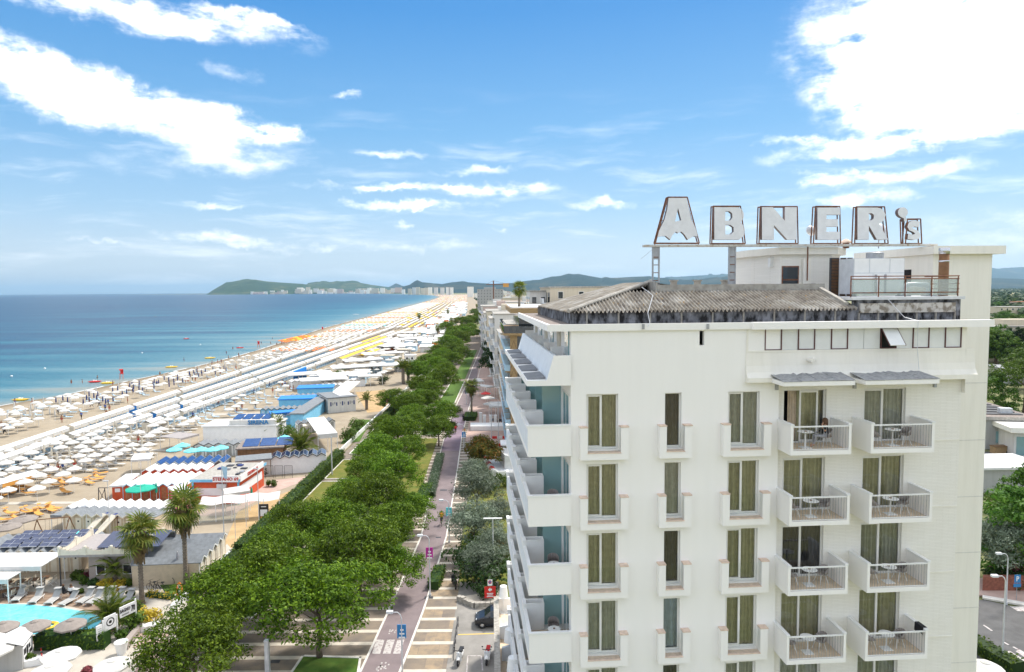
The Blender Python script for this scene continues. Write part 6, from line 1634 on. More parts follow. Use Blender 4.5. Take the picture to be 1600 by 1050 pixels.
q = G(413, 818); t = thing('poster_board', 'tall black poster board with an ice cream picture by the sun sail', 'sign', (q.x, q.y, 0), .05); MB().box(-.55, .55, -.05, .05, .2, 2.4).build('board', 'black', t); MB().box(-.42, .42, -.065, -.051, .95, 1.75).build('picture', 'sign_white', t); MB().box(-.4, .4, -.07, -.066, .65, .9).build('picture_band', 'orange', t); MB().box(-.3, .3, -.07, -.051, 2.05, 2.15).build('heading', 'sign_white', t)
# masts
def mast(px, py, h, label, r=.05, flag=None, lamp=False):
    q = G(px, py); t = thing('mast', label, 'pole', (q.x, q.y, 0)); MB().tube((0, 0, 0), (0, 0, h), r, r*.6, 8).build('shaft', 'pale_metal', t)
    if flag: MB().face([(0, 0, h-.1), (.15, .1, h-1.4), (.55, -.05, h-1.5), (.6, .05, h-.2)]).build('flag', flag, t)
    if lamp: MB().box(-.5, .1, -.08, .08, h-.05, h+.06).build('lamp_head', 'pale_metal', t)
mast(351, 862, 9.5, 'tall white flagpole with a furled blue flag by the lane', .06, 'paleblue'); mast(405, 822, 7.0, 'white floodlight mast beside the sun sail', .06, None, True); mast(300, 832, 5, 'thin pole by the sand court', .04)
mast(368, 842, 4.5, 'thin white pole inside the sand court', .04); mast(385, 824, 4.2, 'white pole next to the poster board', .04); mast(172, 838, 6.5, 'grey pole between the beige porthole cabins', .05, None, True); mast(138, 862, 5.0, 'slim pole rising behind the roof balustrade', .04, None, True); mast(221, 798, 4.8, 'pole in front of the green parasol', .04); mast(354, 745, 5.2, 'thin pole behind the orange kiosk', .04); mast(519, 742, 6.0, 'grey lamp column by the end of the hedge', .12)
# ---- taupe beach house with roof terrace
t = thing('beach_house', 'taupe beach house with solar panels and cream balustrade on its roof', 'house', (*G(140, 914)[:2], 0), frame_of(G(140, 914), G(218, 912))[1]); L = frame_of(G(140, 914), G(218, 912))[0]; dp = 5.2
MB().box(0, L, 0, dp, 0, 2.9).build('wall', 'taupe_wall', t)
rf = MB().box(-2.6, L+.25, -.4, dp+.2, 2.901, 3.1).build('roof', 'shade_grey', t)
for x0, w_ in ((.7, .9), (L-1.5, .9)):
    w = MB().box(x0, x0+w_, -.06, -.002, 1.0, 2.0).build('window', 'white_paint', t); MB().box(x0+.08, x0+w_-.08, -.08, -.061, 1.1, 1.9).build('pane', 'car_glass', w)
for x in (-2.5,): MB().tube((x, -.3, 0), (x, -.3, 2.9), .06, None, 8).build('post', 'dark_metal', t)
bal = MB()
def balus(a, b):
    a, b = Vector(a), Vector(b); d = b-a; Lb = d.length; d.normalize(); n = max(2, int(Lb/2.0)); seg = Lb/n
    for k in range(n):
        for j in range(8):
            f0, f1 = (k+j/8)*seg, (k+(j+1)/8)*seg; h0 = .75-.35*math.sin(math.pi*j/8); h1 = .75-.35*math.sin(math.pi*(j+1)/8); p, q = a+d*f0, a+d*f1; s = Vector((-d.y, d.x, 0))*.05
            for pp, qq in ((p-s, q-s), (q+s, p+s)): bal.face([(pp.x, pp.y, 3.102), (qq.x, qq.y, 3.102), (qq.x, qq.y, 3.1+(h1 if pp is not p+s else h0)), (pp.x, pp.y, 3.1+h0)])
        p = a+d*k*seg; bal.box(p.x-.1, p.x+.1, p.y-.1, p.y+.1, 3.101, 3.95)
balus((-2.5, -.3, 0), (L+.1, -.3, 0)); balus((L+.1, -.3, 0), (L+.1, dp, 0)); balus((-2.5, dp, 0), (-2.5, -.3, 0)); bal.build('balustrade', 'beige_trim', t)
for i in range(1):
    for j in range(3): MB().prism([(.3+j*2.0, 1.0+i*3.4), (2.2+j*2.0, 1.0+i*3.4), (2.2+j*2.0, 4.0+i*3.4), (.3+j*2.0, 4.0+i*3.4)], [3.25, 3.25, 3.8, 3.8], [3.3, 3.3, 3.85, 3.85]).build('solar_panel', 'solar', t)
MB().box(L+.002, L+.8, 6, 6.4, 2.4, 2.9).build('sign_box', 'dark_metal', t)
# ---- pool terrace
pool_pts = gp((-90, 955), (-40, 948), (0, 947), (40, 947), (100, 953), (140, 960), (156, 967), (158, 974), (146, 986), (133, 994), (-90, 994))
structure(MB().prism(gp((-120, 932), (40, 930), (190, 948), (200, 965), (165, 1000), (130, 1006), (-120, 1006)), -.02, .10).build('pool_deck', 'deck_wood'))
dk = bpy.data.objects['pool_deck']
yy0 = G(0, 930).y
for k in range(40):
    y = 53.8+k*.22
    xr = pl_x([Vector((-37.5, 53.5)), Vector((-32.6, 57.5)), Vector((-33, 60)), Vector((-46, 62.7))], y)
    if y < 62.3: MB().box(-52, xr-.3, y, y+.195, .1005, .112).build('deck_plank', 'deck_wood_b' if k % 3 else 'deck_wood', dk)
pm('pool_tile', (.10, .62, .70), .25, .05, 1); 
m = bpy.data.materials.new('pool_water'); m.use_nodes = True; t_ = NT(m.node_tree); b_ = t_.n['Principled BSDF']; b_.inputs['Base Color'].default_value = (.16, .66, .74, 1); b_.inputs['Roughness'].default_value = .08
bp = t_.new('ShaderNodeBump'); bp.inputs['Strength'].default_value = .25; bp.inputs['Distance'].default_value = .05; g2 = t_.new('ShaderNodeNewGeometry'); t_.l.new(t_.noise(g2.outputs['Position'], 2.2, 4), bp.inputs['Height']); t_.l.new(bp.outputs[0], b_.inputs['Normal'])
n2 = t_.maprange(t_.noise(g2.outputs['Position'], 1.3, 5, .6, 1.5), .35, .7); t_.l.new(t_.mix(n2, (.13, .60, .69, 1), (.24, .74, .80, 1)), b_.inputs['Base Color']); M['pool_water'] = m
c0 = Vector((sum(p[0] for p in pool_pts)/len(pool_pts), sum(p[1] for p in pool_pts)/len(pool_pts)))
pool = structure(MB().prism([tuple(Vector(p)+(Vector(p)-c0).normalized()*.45) for p in pool_pts], .0, .16).build('pool_rim', 'paver_white'))
structure(MB().prism(pool_pts, .02, .175).build('pool_water', 'pool_water'))
# loungers round the pool, with parts
lg = thing('pool_lounger', 'x', 'lounger', (0, 0, 0), 0, 'grey loungers by the pool')
MB().box(-.33, .33, -1.0, .35, .30, .36).build('bed', 'house_grey', lg); q = MB(); q.M = Matrix.Translation((0, .35, .33)) @ Matrix.Rotation(R_(42), 4, 'X'); q.box(-.33, .33, 0, .8, -.03, .03); q.build('backrest', 'house_grey', lg)
MB().box(-.37, -.33, -1.0, .9, .26, .31).box(.33, .37, -1.0, .9, .26, .31).build('frame', 'white_paint', lg); MB().box(-.34, .34, .62, 1.05, 1.02, 1.05).build('sunshade', 'house_grey', lg)
for sx in (-.35, .35):
    for sy in (-.8, .6): MB().box(sx-.025, sx+.025, sy-.025, sy+.025, 0, .26).build('leg', 'white_paint', lg)
LG = Proto(lg)
for i, (px, py, a) in enumerate(((57, 941, 20), (84, 942, 8), (108, 944, -25), (134, 941, -12), (149, 942, -14), (168, 940, -12), (183, 941, -14), (30, 938, 25), (197, 944, -14))):
    q = G(px, py); LG.put((q.x, q.y, .112), R_(a*.5), .93, 'pale grey pool lounger with a raised head shade on the wooden deck')
UP = umbrella('pool_parasol', 'canvas_taupe', 'brown parasol standing by the pool edge', 'brown pool parasols', 'parasol', 1.15, 2.3)
for px, py in ((4, 976), (54, 974), (110, 972)): q = G(px, py, 2.2); UP.put((q.x, q.y, .1), br_.random())
p = G(76, 979, .2); o = MB().lathe([(.55, 0), (.75, .12), (.55, .24), (.4, .12), (.55, 0)], 16, (p.x, p.y, .18)).build('swim_ring', 'yellow', None, label='yellow swim ring floating in the pool', category='swim ring')
# pergola restaurant
structure(flat_poly('club_paving', gp((-140, 925), (0, 912), (140, 902), (218, 905), (262, 862), (300, 900), (285, 1010), (215, 1080), (-140, 1080)), .014, 'paver_white'))
for (a, b_, dep, lab) in (((-60, 61.8), (-43.9, 61.8), 3.4, 'large white pergola roof of the club restaurant'), ((-60, 59.9), (-45.6, 59.9), 1.7, 'lower white sailcloth roof in front of the club pergola')):
    canopy(a, b_, dep, 2.7 if dep > 3 else 2.3, 'canvas_white_roof', lab, False, 'pergola', 4, 'pergola', drop=.35)
ts = thing('bistro_set', 'x', 'table', (0, 0, 0), 0, 'tables under the pergola'); MB().box(-.4, .4, -.4, .4, .7, .74).build('top', 'brown', ts); MB().tube((0, 0, 0), (0, 0, .7), .05, None, 6).build('leg', 'dark_metal', ts)
tsp = Proto(ts)
ds = thing('director_chair', 'x', 'chair', (0, 0, 0), 0, 'white folding chairs under the pergola'); MB().box(-.28, .28, -.25, .25, .43, .47).build('seat', 'canvas_cream', ds); MB().box(-.28, .28, .24, .27, .62, .9).build('backrest', 'canvas_cream', ds)
for s_ in (-.28, .28): MB().tube((s_, -.25, 0), (s_, .25, .45), .02, None, 5).tube((s_, .25, 0), (s_, -.25, .45), .02, None, 5).tube((s_, .25, .45), (s_, .25, .9), .02, None, 5).build('cross_leg', 'white_paint', ds)
dsp = Proto(ds)
for i, (px, py) in enumerate(((-10, 925), (12, 922), (32, 920), (52, 917), (70, 914), (5, 936), (25, 932))):
    q = G(px, py); tsp.put((q.x, q.y, .02), .1*i, None, 'brown table under the white pergola')
    for s_ in (-1, 1): dsp.put((q.x+s_*.75, q.y, .02), R_(-90*s_), None, 'cream folding chair under the white pergola')
# club entrance sign
t = thing('club_sign', 'white club sign boards on posts reading BAGNO 70 beside the entrance', 'sign', (*G(184, 1000)[:2], 0), frame_of(G(184, 1000), G(220, 982))[1]); L = frame_of(G(184, 1000), G(220, 982))[0]
t.scale = (.82, .82, .8)
for x in (-1.4, 0, L): MB().box(x-.06, x+.06, -.06, .06, 0, 3.4 if x == L else 2.7).build('post', 'white_paint', t)
bd = MB().box(.35, L-.06, -.05, .05, 2.1, 3.2).build('board', 'sign_white', t); text('lettering', 'BAGNO', .5, .03, 'black', bd, (L*.42, -.055, 2.6), 0, .006, sx=.62); text('number', '70', .85, .03, 'black', bd, (L*.84, -.055, 2.35), 0, .02, sx=.5)
MB().box(.5, L*.62, -.06, -.051, 2.25, 2.4).build('small_print', 'grey_metal', bd)
bd = MB().box(-1.3, -.1, -.05, .05, 1.5, 2.9).build('board', 'sign_white', t); q = MB(); q.M = Matrix.Translation((-.7, -.055, 2.25)) @ Matrix.Rotation(R_(90), 4, 'X'); q.lathe([(.32, 0), (.42, 0)], 20); q.lathe([(0, 0), (.16, 0)], 14); q.build('emblem', 'black', bd)
bd = MB().box(-2.1, -1.5, -.05, .05, .9, 2.4).build('board', 'sign_white', t)
for k in range(5): MB().box(-2.0, -1.6, -.06, -.051, 1.2+k*.2, 1.24+k*.2).build('small_print', 'grey_metal', bd)
# white parasol terrace
UW = umbrella('terrace_parasol', 'canvas', 'large white parasol on the terrace by the entrance steps', 'white terrace parasols', 'parasol', 1.3, 2.4)
for px, py, s_ in ((95, 1016, 1.0), (175, 1032, .95), (78, 1040, 1.0), (-10, 1008, 1.0)): q = G(px, py, 2.35*s_); UW.put((q.x, q.y, 0), br_.random(), s_)
# hut with posters, trough
hp = G(2, 1052); t = thing('poster_hut', 'small grey hut with white gabled roofs and a black and white poster', 'hut', (hp.x, hp.y, 0), R_(18)); t.scale = (.85, .85, .82); MB().box(-2.6, 1.6, 0, 2.6, 0, 2.3).build('wall', 'house_grey', t)
for k in range(2):
    x0 = -2.8+k*2.3; MB().prism([(x0, -.2), (x0+1.15, -.2), (x0+1.15, 2.8), (x0, 2.8)], [2.3, 2.8, 2.8, 2.3], [2.36, 2.86, 2.86, 2.36]).prism([(x0+1.15, -.2), (x0+2.3, -.2), (x0+2.3, 2.8), (x0+1.15, 2.8)], [2.8, 2.3, 2.3, 2.8], [2.86, 2.36, 2.36, 2.86]).build('roof_gable', 'white_roof', t)
ps = MB().box(1.602, 1.66, .2, 2.4, .6, 1.9).build('poster', 'sign_white', t)
for (y0, y1, z0, z1) in ((.3, .8, 1.2, 1.75), (.9, 1.3, 1.0, 1.8), (1.4, 1.8, 1.3, 1.7), (1.5, 2.2, .75, 1.1), (.4, 1.1, .7, .95)): MB().box(1.661, 1.67, y0, y1, z0, z1).build('motif', 'black', ps)
for px, py, w, lab in ((42, 1040, 1.1, 'long white planter trough by the poster hut'), (230, 985, .9, 'white planter trough at the top of the entrance steps')):
    q = G(px, py); MB().box(-w, w, -.35, .35, 0, .5).build('planter', 'white_paint', None, (q.x, q.y, .01), .35, label=lab, category='planter')
q = G(190, 1022); t = MB().lathe([(.3, 0), (.5, 1.0), (.45, 1.0), (.4, .85), (0, .85)], 14, (q.x, q.y, .01)).build('planter', 'white_paint', None, label='tall tapered white pot beside the entrance steps', category='planter')
# entrance steps with brown bands
for k, (py0, py1) in enumerate(((990, 996), (1000, 1012), (1017, 1030), (1035, 1050))):
    a = [G(205+k*2, py1), G(262+k*2, py1), G(268, py0), G(222, py0)]; structure(MB().prism([(p.x, p.y) for p in a], .0, .05+.012*k).build('entrance_band', 'pink_paving'))
q = [G(195, 1010), G(200, 1016), G(223, 985), G(218, 982)]; o = MB().prism([(p.x, p.y) for p in q], 0, .6).build('entrance_wall', 'taupe_wall', label='low taupe wall beside the entrance steps', category='wall')
# playground
q = G(85, 845); t = thing('swing_frame', 'dark A-frame swing on the sand behind the solar roof', 'swing', (q.x, q.y, 0), .3)
for x in (-1.6, 1.6): MB().tube((x-.5, -.9, 0), (x, 0, 2.6), .06, None, 6).build('leg', 'brown', t); MB().tube((x+.5, .9, 0), (x, 0, 2.6), .06, None, 6).build('leg', 'brown', t)
MB().tube((-1.6, 0, 2.6), (1.6, 0, 2.6), .06, None, 6).build('top_bar', 'brown', t)
for x in (-.6, .6): MB().tube((x-.2, 0, .5), (x-.2, 0, 2.6), .012, None, 4).tube((x+.2, 0, .5), (x+.2, 0, 2.6), .012, None, 4).box(x-.25, x+.25, -.12, .12, .46, .5).build('swing_seat', 'dark_metal', t)
q = G(160, 838); t = thing('play_slide', 'cream double slide in front of the porthole cabins', 'slide', (q.x, q.y, 0), R_(-20))
for x in (-1.3, .3): MB().prism([(x, -2.2), (x+.9, -2.2), (x+.9, 1.0), (x, 1.0)], [.15, .15, 2.2, 2.2], [.25, .25, 2.3, 2.3]).build('chute', 'canvas_cream', t)
MB().box(-1.3, 1.2, 1.0, 1.8, 2.1, 2.2).build('platform', 'navy', t)
for sx in (-1.2, 1.1):
    for sy in (1.1, 1.7): MB().tube((sx, sy, 0), (sx, sy, 2.1), .05, None, 5).build('leg', 'brown', t)
q = G(116, 843); t = MB().lathe([(.9, 0), (.85, .5), (.5, .9), (0, 1.0)], 10, (q.x, q.y, 0)).build('play_dome', 'turquoise', None, label='turquoise play dome behind the solar roof', category='play dome')
q = G(160, 790); t = thing('basketball_stand', 'dark cross-braced stand on the sand by the red cabins', 'stand', (q.x, q.y, 0)); MB().tube((-.5, 0, 0), (-.4, 0, 2.4), .06, None, 5).tube((.5, 0, 0), (.4, 0, 2.4), .06, None, 5).build('leg', 'dark_metal', t); MB().tube((-.5, 0, .2), (.4, 0, 2.2), .04, None, 5).tube((.5, 0, .2), (-.4, 0, 2.2), .04, None, 5).tube((-.4, 0, 2.4), (.9, 0, 2.4), .05, None, 5).build('brace', 'dark_metal', t)

# sand court, lawns and the white clutter of the clubs further on
structure(flat_poly('sand_court', gp((556, 613), (602, 609), (618, 640), (574, 645)), .016, 'court_sand'))
structure(flat_poly('sand_court', gp((372, 800), (440, 772), (478, 758), (440, 790), (425, 812), (395, 845), (318, 880), (352, 845)), .016, 'court_sand'))
lawn([tuple(p) for p in gp((532, 694), (562, 690), (580, 656), (556, 656))], 'lawn_green', False)
cr = random.Random(51)
UCL = umb_one('club_umbrella', 'canvas', 'white umbrella in the cluster of beach clubs past the blue cabins', 'white umbrellas of the further clubs', 1.3, 2.4)
PC = gp((475, 600), (540, 572), (600, 545), (655, 525), (668, 532), (640, 560), (622, 582), (600, 598), (548, 606))
for (x, y) in grid(PC, 5.2, 6.5, 1.2): UCL.put((x, y, 0), cr.random(), cr.uniform(.8, 1.25))
labs = ['white', 'cream', 'pale grey', 'pale blue']; mats_ = ['white_paint', 'beige_trim', 'house_grey', 'paleblue']
for i, (x, y) in enumerate(grid(PC, 11, 15, 3.0)):
    k = cr.randrange(4); w = cr.uniform(3, 6); bb, L = block((x, y), (x+w, y+cr.uniform(-.3, .3)), cr.uniform(3, 5), cr.uniform(2.2, 2.8), mats_[k], cr.choice(['white_roof', 'white_roof', 'grey_roof', 'canvas_cream']), '%s flat-roofed hut in the cluster of beach clubs past the blue cabins' % labs[k], 'club_hut', 'hut', windows=2); bb['group'] = 'huts of the further clubs'
for i, (px, py) in enumerate(((604, 632), (612, 628))):
    q = G(px, py); t = thing('play_spring', ['magenta play panel on the sand court', 'blue play table on the sand court'][i], 'play equipment', (q.x, q.y, 0), .3); MB().box(-.8, .8, -.1, .1, .3, 1.6).build('panel', ['magenta', 'brightblue'][i], t); MB().box(-.6, -.5, -.05, .05, 0, .3).box(.5, .6, -.05, .05, 0, .3).build('feet', 'grey_metal', t)
# ------------------------------------------------------------------ buildings along the promenade and inland
def hotel_block(x0, y0, w, d, h, label, wall='house_white', ang=0.0, floors=None, bal_side=True, front_win=True, roof='concrete', name='hotel_building', cat='building', group=None, parts=True, rail='white_paint', setback=True):
    t = thing(name, label, cat, (x0, y0, 0), ang, group)
    MB().box(0, w, 0, d, 0, h).build('wall', wall, t)
    MB().box(-.25, w+.25, -.25, d+.25, h+.001, h+.3).build('roof', roof, t)
    if setback: MB().box(w*.25, w*.7, d*.2, d*.6, h+.301, h+2.6).build('roof_room', wall, t)
    if not parts: return t
    fl = floors or max(2, int(h/3.1)); fh = h/fl
    bm = wm = None
    for k in range(1, fl):
        z = k*fh
        if bal_side:
            n = max(1, int(d/4.5))
            for j in range(n):
                y = d*(j+.1)/n
                if bm is None:
                    b = MB().box(-1.3, -.002, 0, d/n*.8, -.15, 0).box(-1.3, -1.22, 0, d/n*.8, .001, 1.0).build('balcony', rail, t); bm = b.data; gl = MB().box(-.04, -.003, .3, d/n*.8-.3, .05, 2.2).build('balcony_door', 'car_glass', b); gm_ = gl.data
                else: b = link('balcony', bm, t); link('balcony_door', gm_, b)
                b.location = (0, y, z)
        if front_win:
            n = max(2, int(w/3.6))
            for j in range(n):
                if wm is None: o = MB().box(-.55, .55, -.05, -.002, 0, 1.5).build('window', 'white_frame', t); wm = o.data; pn = MB().box(-.47, .47, -.07, -.051, .08, 1.42).build('pane', 'car_glass', o); pm2 = pn.data
                else: o = link('window', wm, t); link('pane', pm2, o)
                o.location = (w*(j+.5)/n, 0, z+.9)
    return t
# neighbouring hotel clad in wood
NX, NY = -1.9, 112.0
t = thing('clad_hotel', 'modern hotel clad in brown triangle panels with a dark glass roof bar', 'hotel', (NX, NY, 0), TH*.6)
MB().box(1.6, 24, 0, 26, 0, 20.6).build('wall', 'wood_tan', t)
MB().box(2.75, 6.4, -.04, -.002, 2, 20.4).build('dark_bay', 'car_glass', t)
for k in range(6):
    z = 2.4+k*3.05
    for j in range(4):
        y = .6+j*6.3
        b = MB().box(.75, 1.598, y, y+5.2, z-.2, z).build('balcony', 'wood_tan', t); MB().box(.71, .77, y, y+5.2, z+.001, z+1.05).box(.77, 1.59, y-.03, y+.03, z+.001, z+1.05).build('glass_rail', 'paleblue', b); MB().box(1.55, 1.597, y+.8, y+4.4, z+.05, z+2.3).build('balcony_door', 'car_glass', b)
    q = MB()
    for s_ in (0, 1):
        x0, x1 = 1.62, 2.72; zz = z-.9+s_*1.52; q.face([(x0, -.03, zz), ((x0+x1)/2, -.03, zz+1.5), (x1, -.03, zz), (x1-.12, -.03, zz), ((x0+x1)/2, -.03, zz+1.34), (x0+.12, -.03, zz)])
    q.build('triangle_panels', 'wood_groove', t)
MB().box(.5, 24, -.6, 26, 20.601, 20.95).build('terrace_slab', 'wood_tan', t)
gr = MB().box(.55, .58, -.55, 25.9, 20.951, 22.1).box(.58, 24, -.55, -.52, 20.951, 22.1).build('terrace_guard', 'glass_dark', t)
MB().box(3.2, 24, 3, 25, 20.951, 24.2).build('roof_bar', 'car_glass', t); MB().box(6.0, 12.5, 2.9, 2.999, 21.0, 23.9).build('bar_glass', 'glass_teal', t)
MB().box(1.7, 24.3, .6, 25.5, 24.201, 25.0).build('bar_roof', 'wood_tan', t); MB().box(1.9, 24, 1.5, 25, 25.001, 25.15).build('roof_top', 'white_roof', t)
for k in range(6): MB().box(1.4+k*1.2, 2.0+k*1.2, .4, 1.0, 20.952, 21.8).build('bar_stool', 'dark_metal', t)
MB().box(-.2, 6, -3.4, -.05, 3.0, 3.2).build('entrance_canopy', 'white_paint', t); MB().box(1.7, 5.8, -.08, -.045, .05, 2.9).build('entrance_glass', 'car_glass', t)
palm(0, 0, 3.2, 'fan palm growing on the roof terrace of the wood-clad hotel', 'fan', 1.0, 26, False, 25.15, pos=(1.3, 119.0))
# terrace restaurant below it
for (a, b_, dep, lab, g_) in (((764, 655), (785, 655), 6, 'white flat canopy of the terrace restaurant', 0), ((760, 622), (773, 620), 5, 'white framed kiosk with wooden shelves on the terrace', 0), ((747, 612), (757, 611), 5, 'small pale awning at the edge of the path', 1), ((776, 622), (790, 622), 6, 'white canopy by the terrace plants', 0)):
    canopy(G(*a), G(*b_), dep, 2.8, 'canvas_white_roof', lab, bool(g_), 'terrace_canopy', 3, 'canopy')
UTW = umbrella('terrace_umbrella', 'canvas', 'white umbrella of the restaurant terrace', 'restaurant terrace umbrellas', 'parasol', 1.7, 2.5)
for px, py in ((770, 598), (782, 592), (775, 585), (790, 600), (762, 635), (766, 645)): q = G(px, py); UTW.put((q.x, q.y, 0), br_.random())
UR = umbrella('terrace_umbrella', 'red', 'red umbrella on the restaurant terrace', None, 'parasol', 1.3, 2.4); q = G(759, 627); UR.put((q.x, q.y, 0), 0, None, 'red umbrella on the restaurant terrace')
for i, (px, py) in enumerate(((751, 660), (757, 664), (767, 664), (774, 664), (796, 663))):
    q = G(px, py); t2 = thing('screen_post', 'white upright windbreak post at the terrace edge', 'post', (q.x, q.y, 0), 0, 'windbreak posts'); MB().box(-.3, .3, -.3, .3, 0, 2.0).build('shaft', 'white_paint', t2); MB().box(-.36, .36, -.36, .36, 2.001, 2.1).build('cap', 'white_paint', t2)
for i in range(9):
    q = G(770+i*4, 662); t2 = thing('terrace_chair', 'dark chair on the restaurant terrace behind the windbreak posts', 'chair', (q.x, q.y+.6, 0), i, 'dark terrace chairs'); MB().box(-.3, .3, -.3, .3, .4, .46).build('seat', 'dark_metal', t2); MB().box(-.3, .3, .26, .3, .46, .95).build('backrest', 'dark_metal', t2)
    for sx in (-.25, .25):
        for sy in (-.25, .25): MB().box(sx-.02, sx+.02, sy-.02, sy+.02, 0, .4).build('leg', 'dark_metal', t2)
o = MB().prism(gp((735, 673), (800, 673), (800, 667), (735, 667)), 0, .9).build('terrace_wall', 'white_paint', label='long low white wall in front of the restaurant terrace', category='wall')
structure(flat_poly('terrace_paving', gp((727, 690), (812, 690), (806, 600), (760, 560), (750, 560), (742, 610)), .03, 'pink_paving'))
# red and white garden playground
t = thing('play_castle', 'white and red inflatable castle in the hotel garden', 'inflatable', (*G(795, 735)[:2], 0), .2)
MB().box(-3, 1.5, -4, 4, 0, 1.0).build('base', 'white_paint', t)
MB().prism([(-1.2, -3.0), (1.6, -3.0), (1.6, 3.0), (-1.2, 3.0)], 1.001, [3.2, 2.4, 2.4, 3.2]).build('roof_cover', 'canvas_white_roof', t)
for k in range(6):
    MB().tube((-3.0, -4+k*1.5, .9), (-3.0, -3.1+k*1.5, .9), .45, None, 8).build('tube_wall', 'red' if k % 2 else 'white_paint', t)
for k in range(3): MB().tube((-3+k*1.5, 4, .9), (-1.9+k*1.5, 4, .9), .45, None, 8).build('tube_wall', 'red' if k % 2 == 0 else 'white_paint', t)
t = thing('play_track', 'small oval track with red and white barriers in the hotel garden', 'play track', (*G(792, 692)[:2], 0), 0)
MB().prism([(-2.8, -2.6), (4, -2.6), (4, 3.4), (-2.8, 3.4)], .03, .05).build('surface', 'pink_paving', t)
for k in range(7): MB().box(-2.8+k*.98, -1.9+k*.98, -2.9, -2.6, 0, .5).build('barrier', 'red' if k % 2 else 'white_paint', t); MB().box(-2.8+k*.98, -1.9+k*.98, 3.4, 3.7, 0, .5).build('barrier', 'white_paint' if k % 2 else 'red', t)
# stacked hotels further along the promenade
hs_ = [(-1.0, 146, 22, 20, 20.5, 'white hotel with stacked balconies just past the wood-clad hotel', 'house_white'), (-3.2, 172, 22, 18, 17, 'pale hotel with balconies behind the dark dense tree', 'house_cream'), (-5.0, 196, 24, 22, 21, 'tall white hotel beyond the pale one with balconies', 'house_white'),
       (-7.2, 225, 24, 24, 18.5, 'white hotel block with wide flat roof in the promenade row', 'house_white'), (-9.5, 258, 24, 26, 20, 'cream hotel block in the promenade row', 'house_cream'), (-12, 295, 26, 30, 18, 'white hotel block near the bend of the promenade', 'house_white'), (-14, 335, 28, 30, 20, 'pinkish hotel block beyond the bend', 'house_pink'), (-17, 380, 28, 36, 19, 'white hotel block past the pinkish one', 'house_white')]
for x, y, w, d, h, lab, wl in hs_: hotel_block(x, y, w, d, h, lab, wl, R_(3))
for x, y, w, d, h, lab, wl in ((4.0, 150, 3.8, 12, 27.6, 'white roof tower with small square windows behind the corrugated roof', 'house_white'), (4, 205, 18, 16, 24.0, 'pink top storey with dark windows behind the corrugated roof', 'house_pink'), (8, 142, 13, 22, 28.4, 'beige panelled block whose flat top shows over the corrugated roof', 'house_cream'), (16, 260, 40, 20, 23, 'long cream hotel roof line behind the rooftops', 'house_cream'), (-2, 300, 30, 20, 22.5, 'white hotel upper floors behind the roof palm', 'house_white'), (40, 320, 40, 30, 22, 'grey-white hotel mass hidden mostly by the roof', 'house_white')):
    hotel_block(x, y, w, d, h, lab, wl, R_(3), setback=h < 27)
# town further off
tr_ = random.Random(99); cnt = 0
wl_ = ['house_white', 'house_white', 'house_cream', 'house_pink', 'house_grey', 'facade_cream']
for i in range(150):
    y = 430*math.exp(tr_.uniform(0, 2.6)); x = inland(y)+tr_.uniform(20, 60+y*.22) if y < 3000 else inland(y)+tr_.uniform(20, 900)
    w = tr_.uniform(14, 34); h = tr_.choice([12, 15, 15, 18, 18, 21]) if y < 2500 else tr_.choice([15, 18, 21, 25])
    px = 800+x/y*FPX
    if px > 900: continue
    hotel_block(x, y, w, tr_.uniform(12, 26), h, 'one of the pale town blocks crowding the far end of the beach', tr_.choice(wl_), tr_.uniform(-.1, .15), parts=y < 620, group='town blocks at the far end of the beach', name='town_block', roof=tr_.choice(['concrete', 'terracotta', 'white_roof'])); cnt += 1
for i, (px, top, Y) in enumerate(((640, 451, 5200), (647, 449, 5000), (653, 448.5, 4900), (660, 450, 5000), (666, 449.5, 4800), (672, 449, 4900), (681, 449.2, 4700), (691, 449.4, 4700), (700, 448.8, 4600), (705, 449, 4600), (735, 448, 3000), (650, 452, 5400), (630, 452, 5600))):
    p = DP(px, top, Y); hotel_block(p.x-14, Y, 26, 22, p.z, 'tall slab tower on the far shore below the wooded hill', tr_.choice(['house_white', 'house_cream', 'facade_cream']), 0, parts=False, group='far shore towers', name='tower_block', setback=False)
p = DP(760, 452, 900); hotel_block(p.x-12, 900, 34, 22, p.z, 'broad grey hotel tower standing above the beach huts', 'house_grey', 0, floors=8, bal_side=False)
for i in range(110):      # little houses at the foot of the headland
    px = tr_.uniform(395, 640); Y = tr_.uniform(8900, 9300) if px < 560 else tr_.uniform(7600, 8900); x = (px-800)/FPX*Y
    base = 2+tr_.random()**2*70*(1 if px > 440 else .3); s_ = tr_.uniform(14, 40)
    MB().box(-s_, s_, -12, 12, -40, tr_.uniform(10, 26)).build('shore_house', tr_.choice(['house_white', 'house_cream', 'house_pink', 'facade_cream']), None, (x, Y, base), 0, label='tiny pale house of the seaside town under the headland', category='house', group='houses under the headland')
# crane
p = DP(771, 441, 850); t = thing('tower_crane', 'red tower crane above the far rooftops', 'crane', (p.x, 850, 0)); MB().box(-.7, .7, -.7, .7, 0, p.z+2).build('mast', 'rust', t); MB().box(-9, 20, -.5, .5, p.z-3.2, p.z-2.4).build('jib', 'rust', t); MB().box(12, 19, -1.2, 1.2, p.z-6, p.z-1.5).build('counterweight', 'orange', t); MB().tube((-9, 0, p.z-2.5), (0, 0, p.z+2), .15, None, 4).tube((18, 0, p.z-2.5), (0, 0, p.z+2), .15, None, 4).build('tie_rod', 'rust', t)
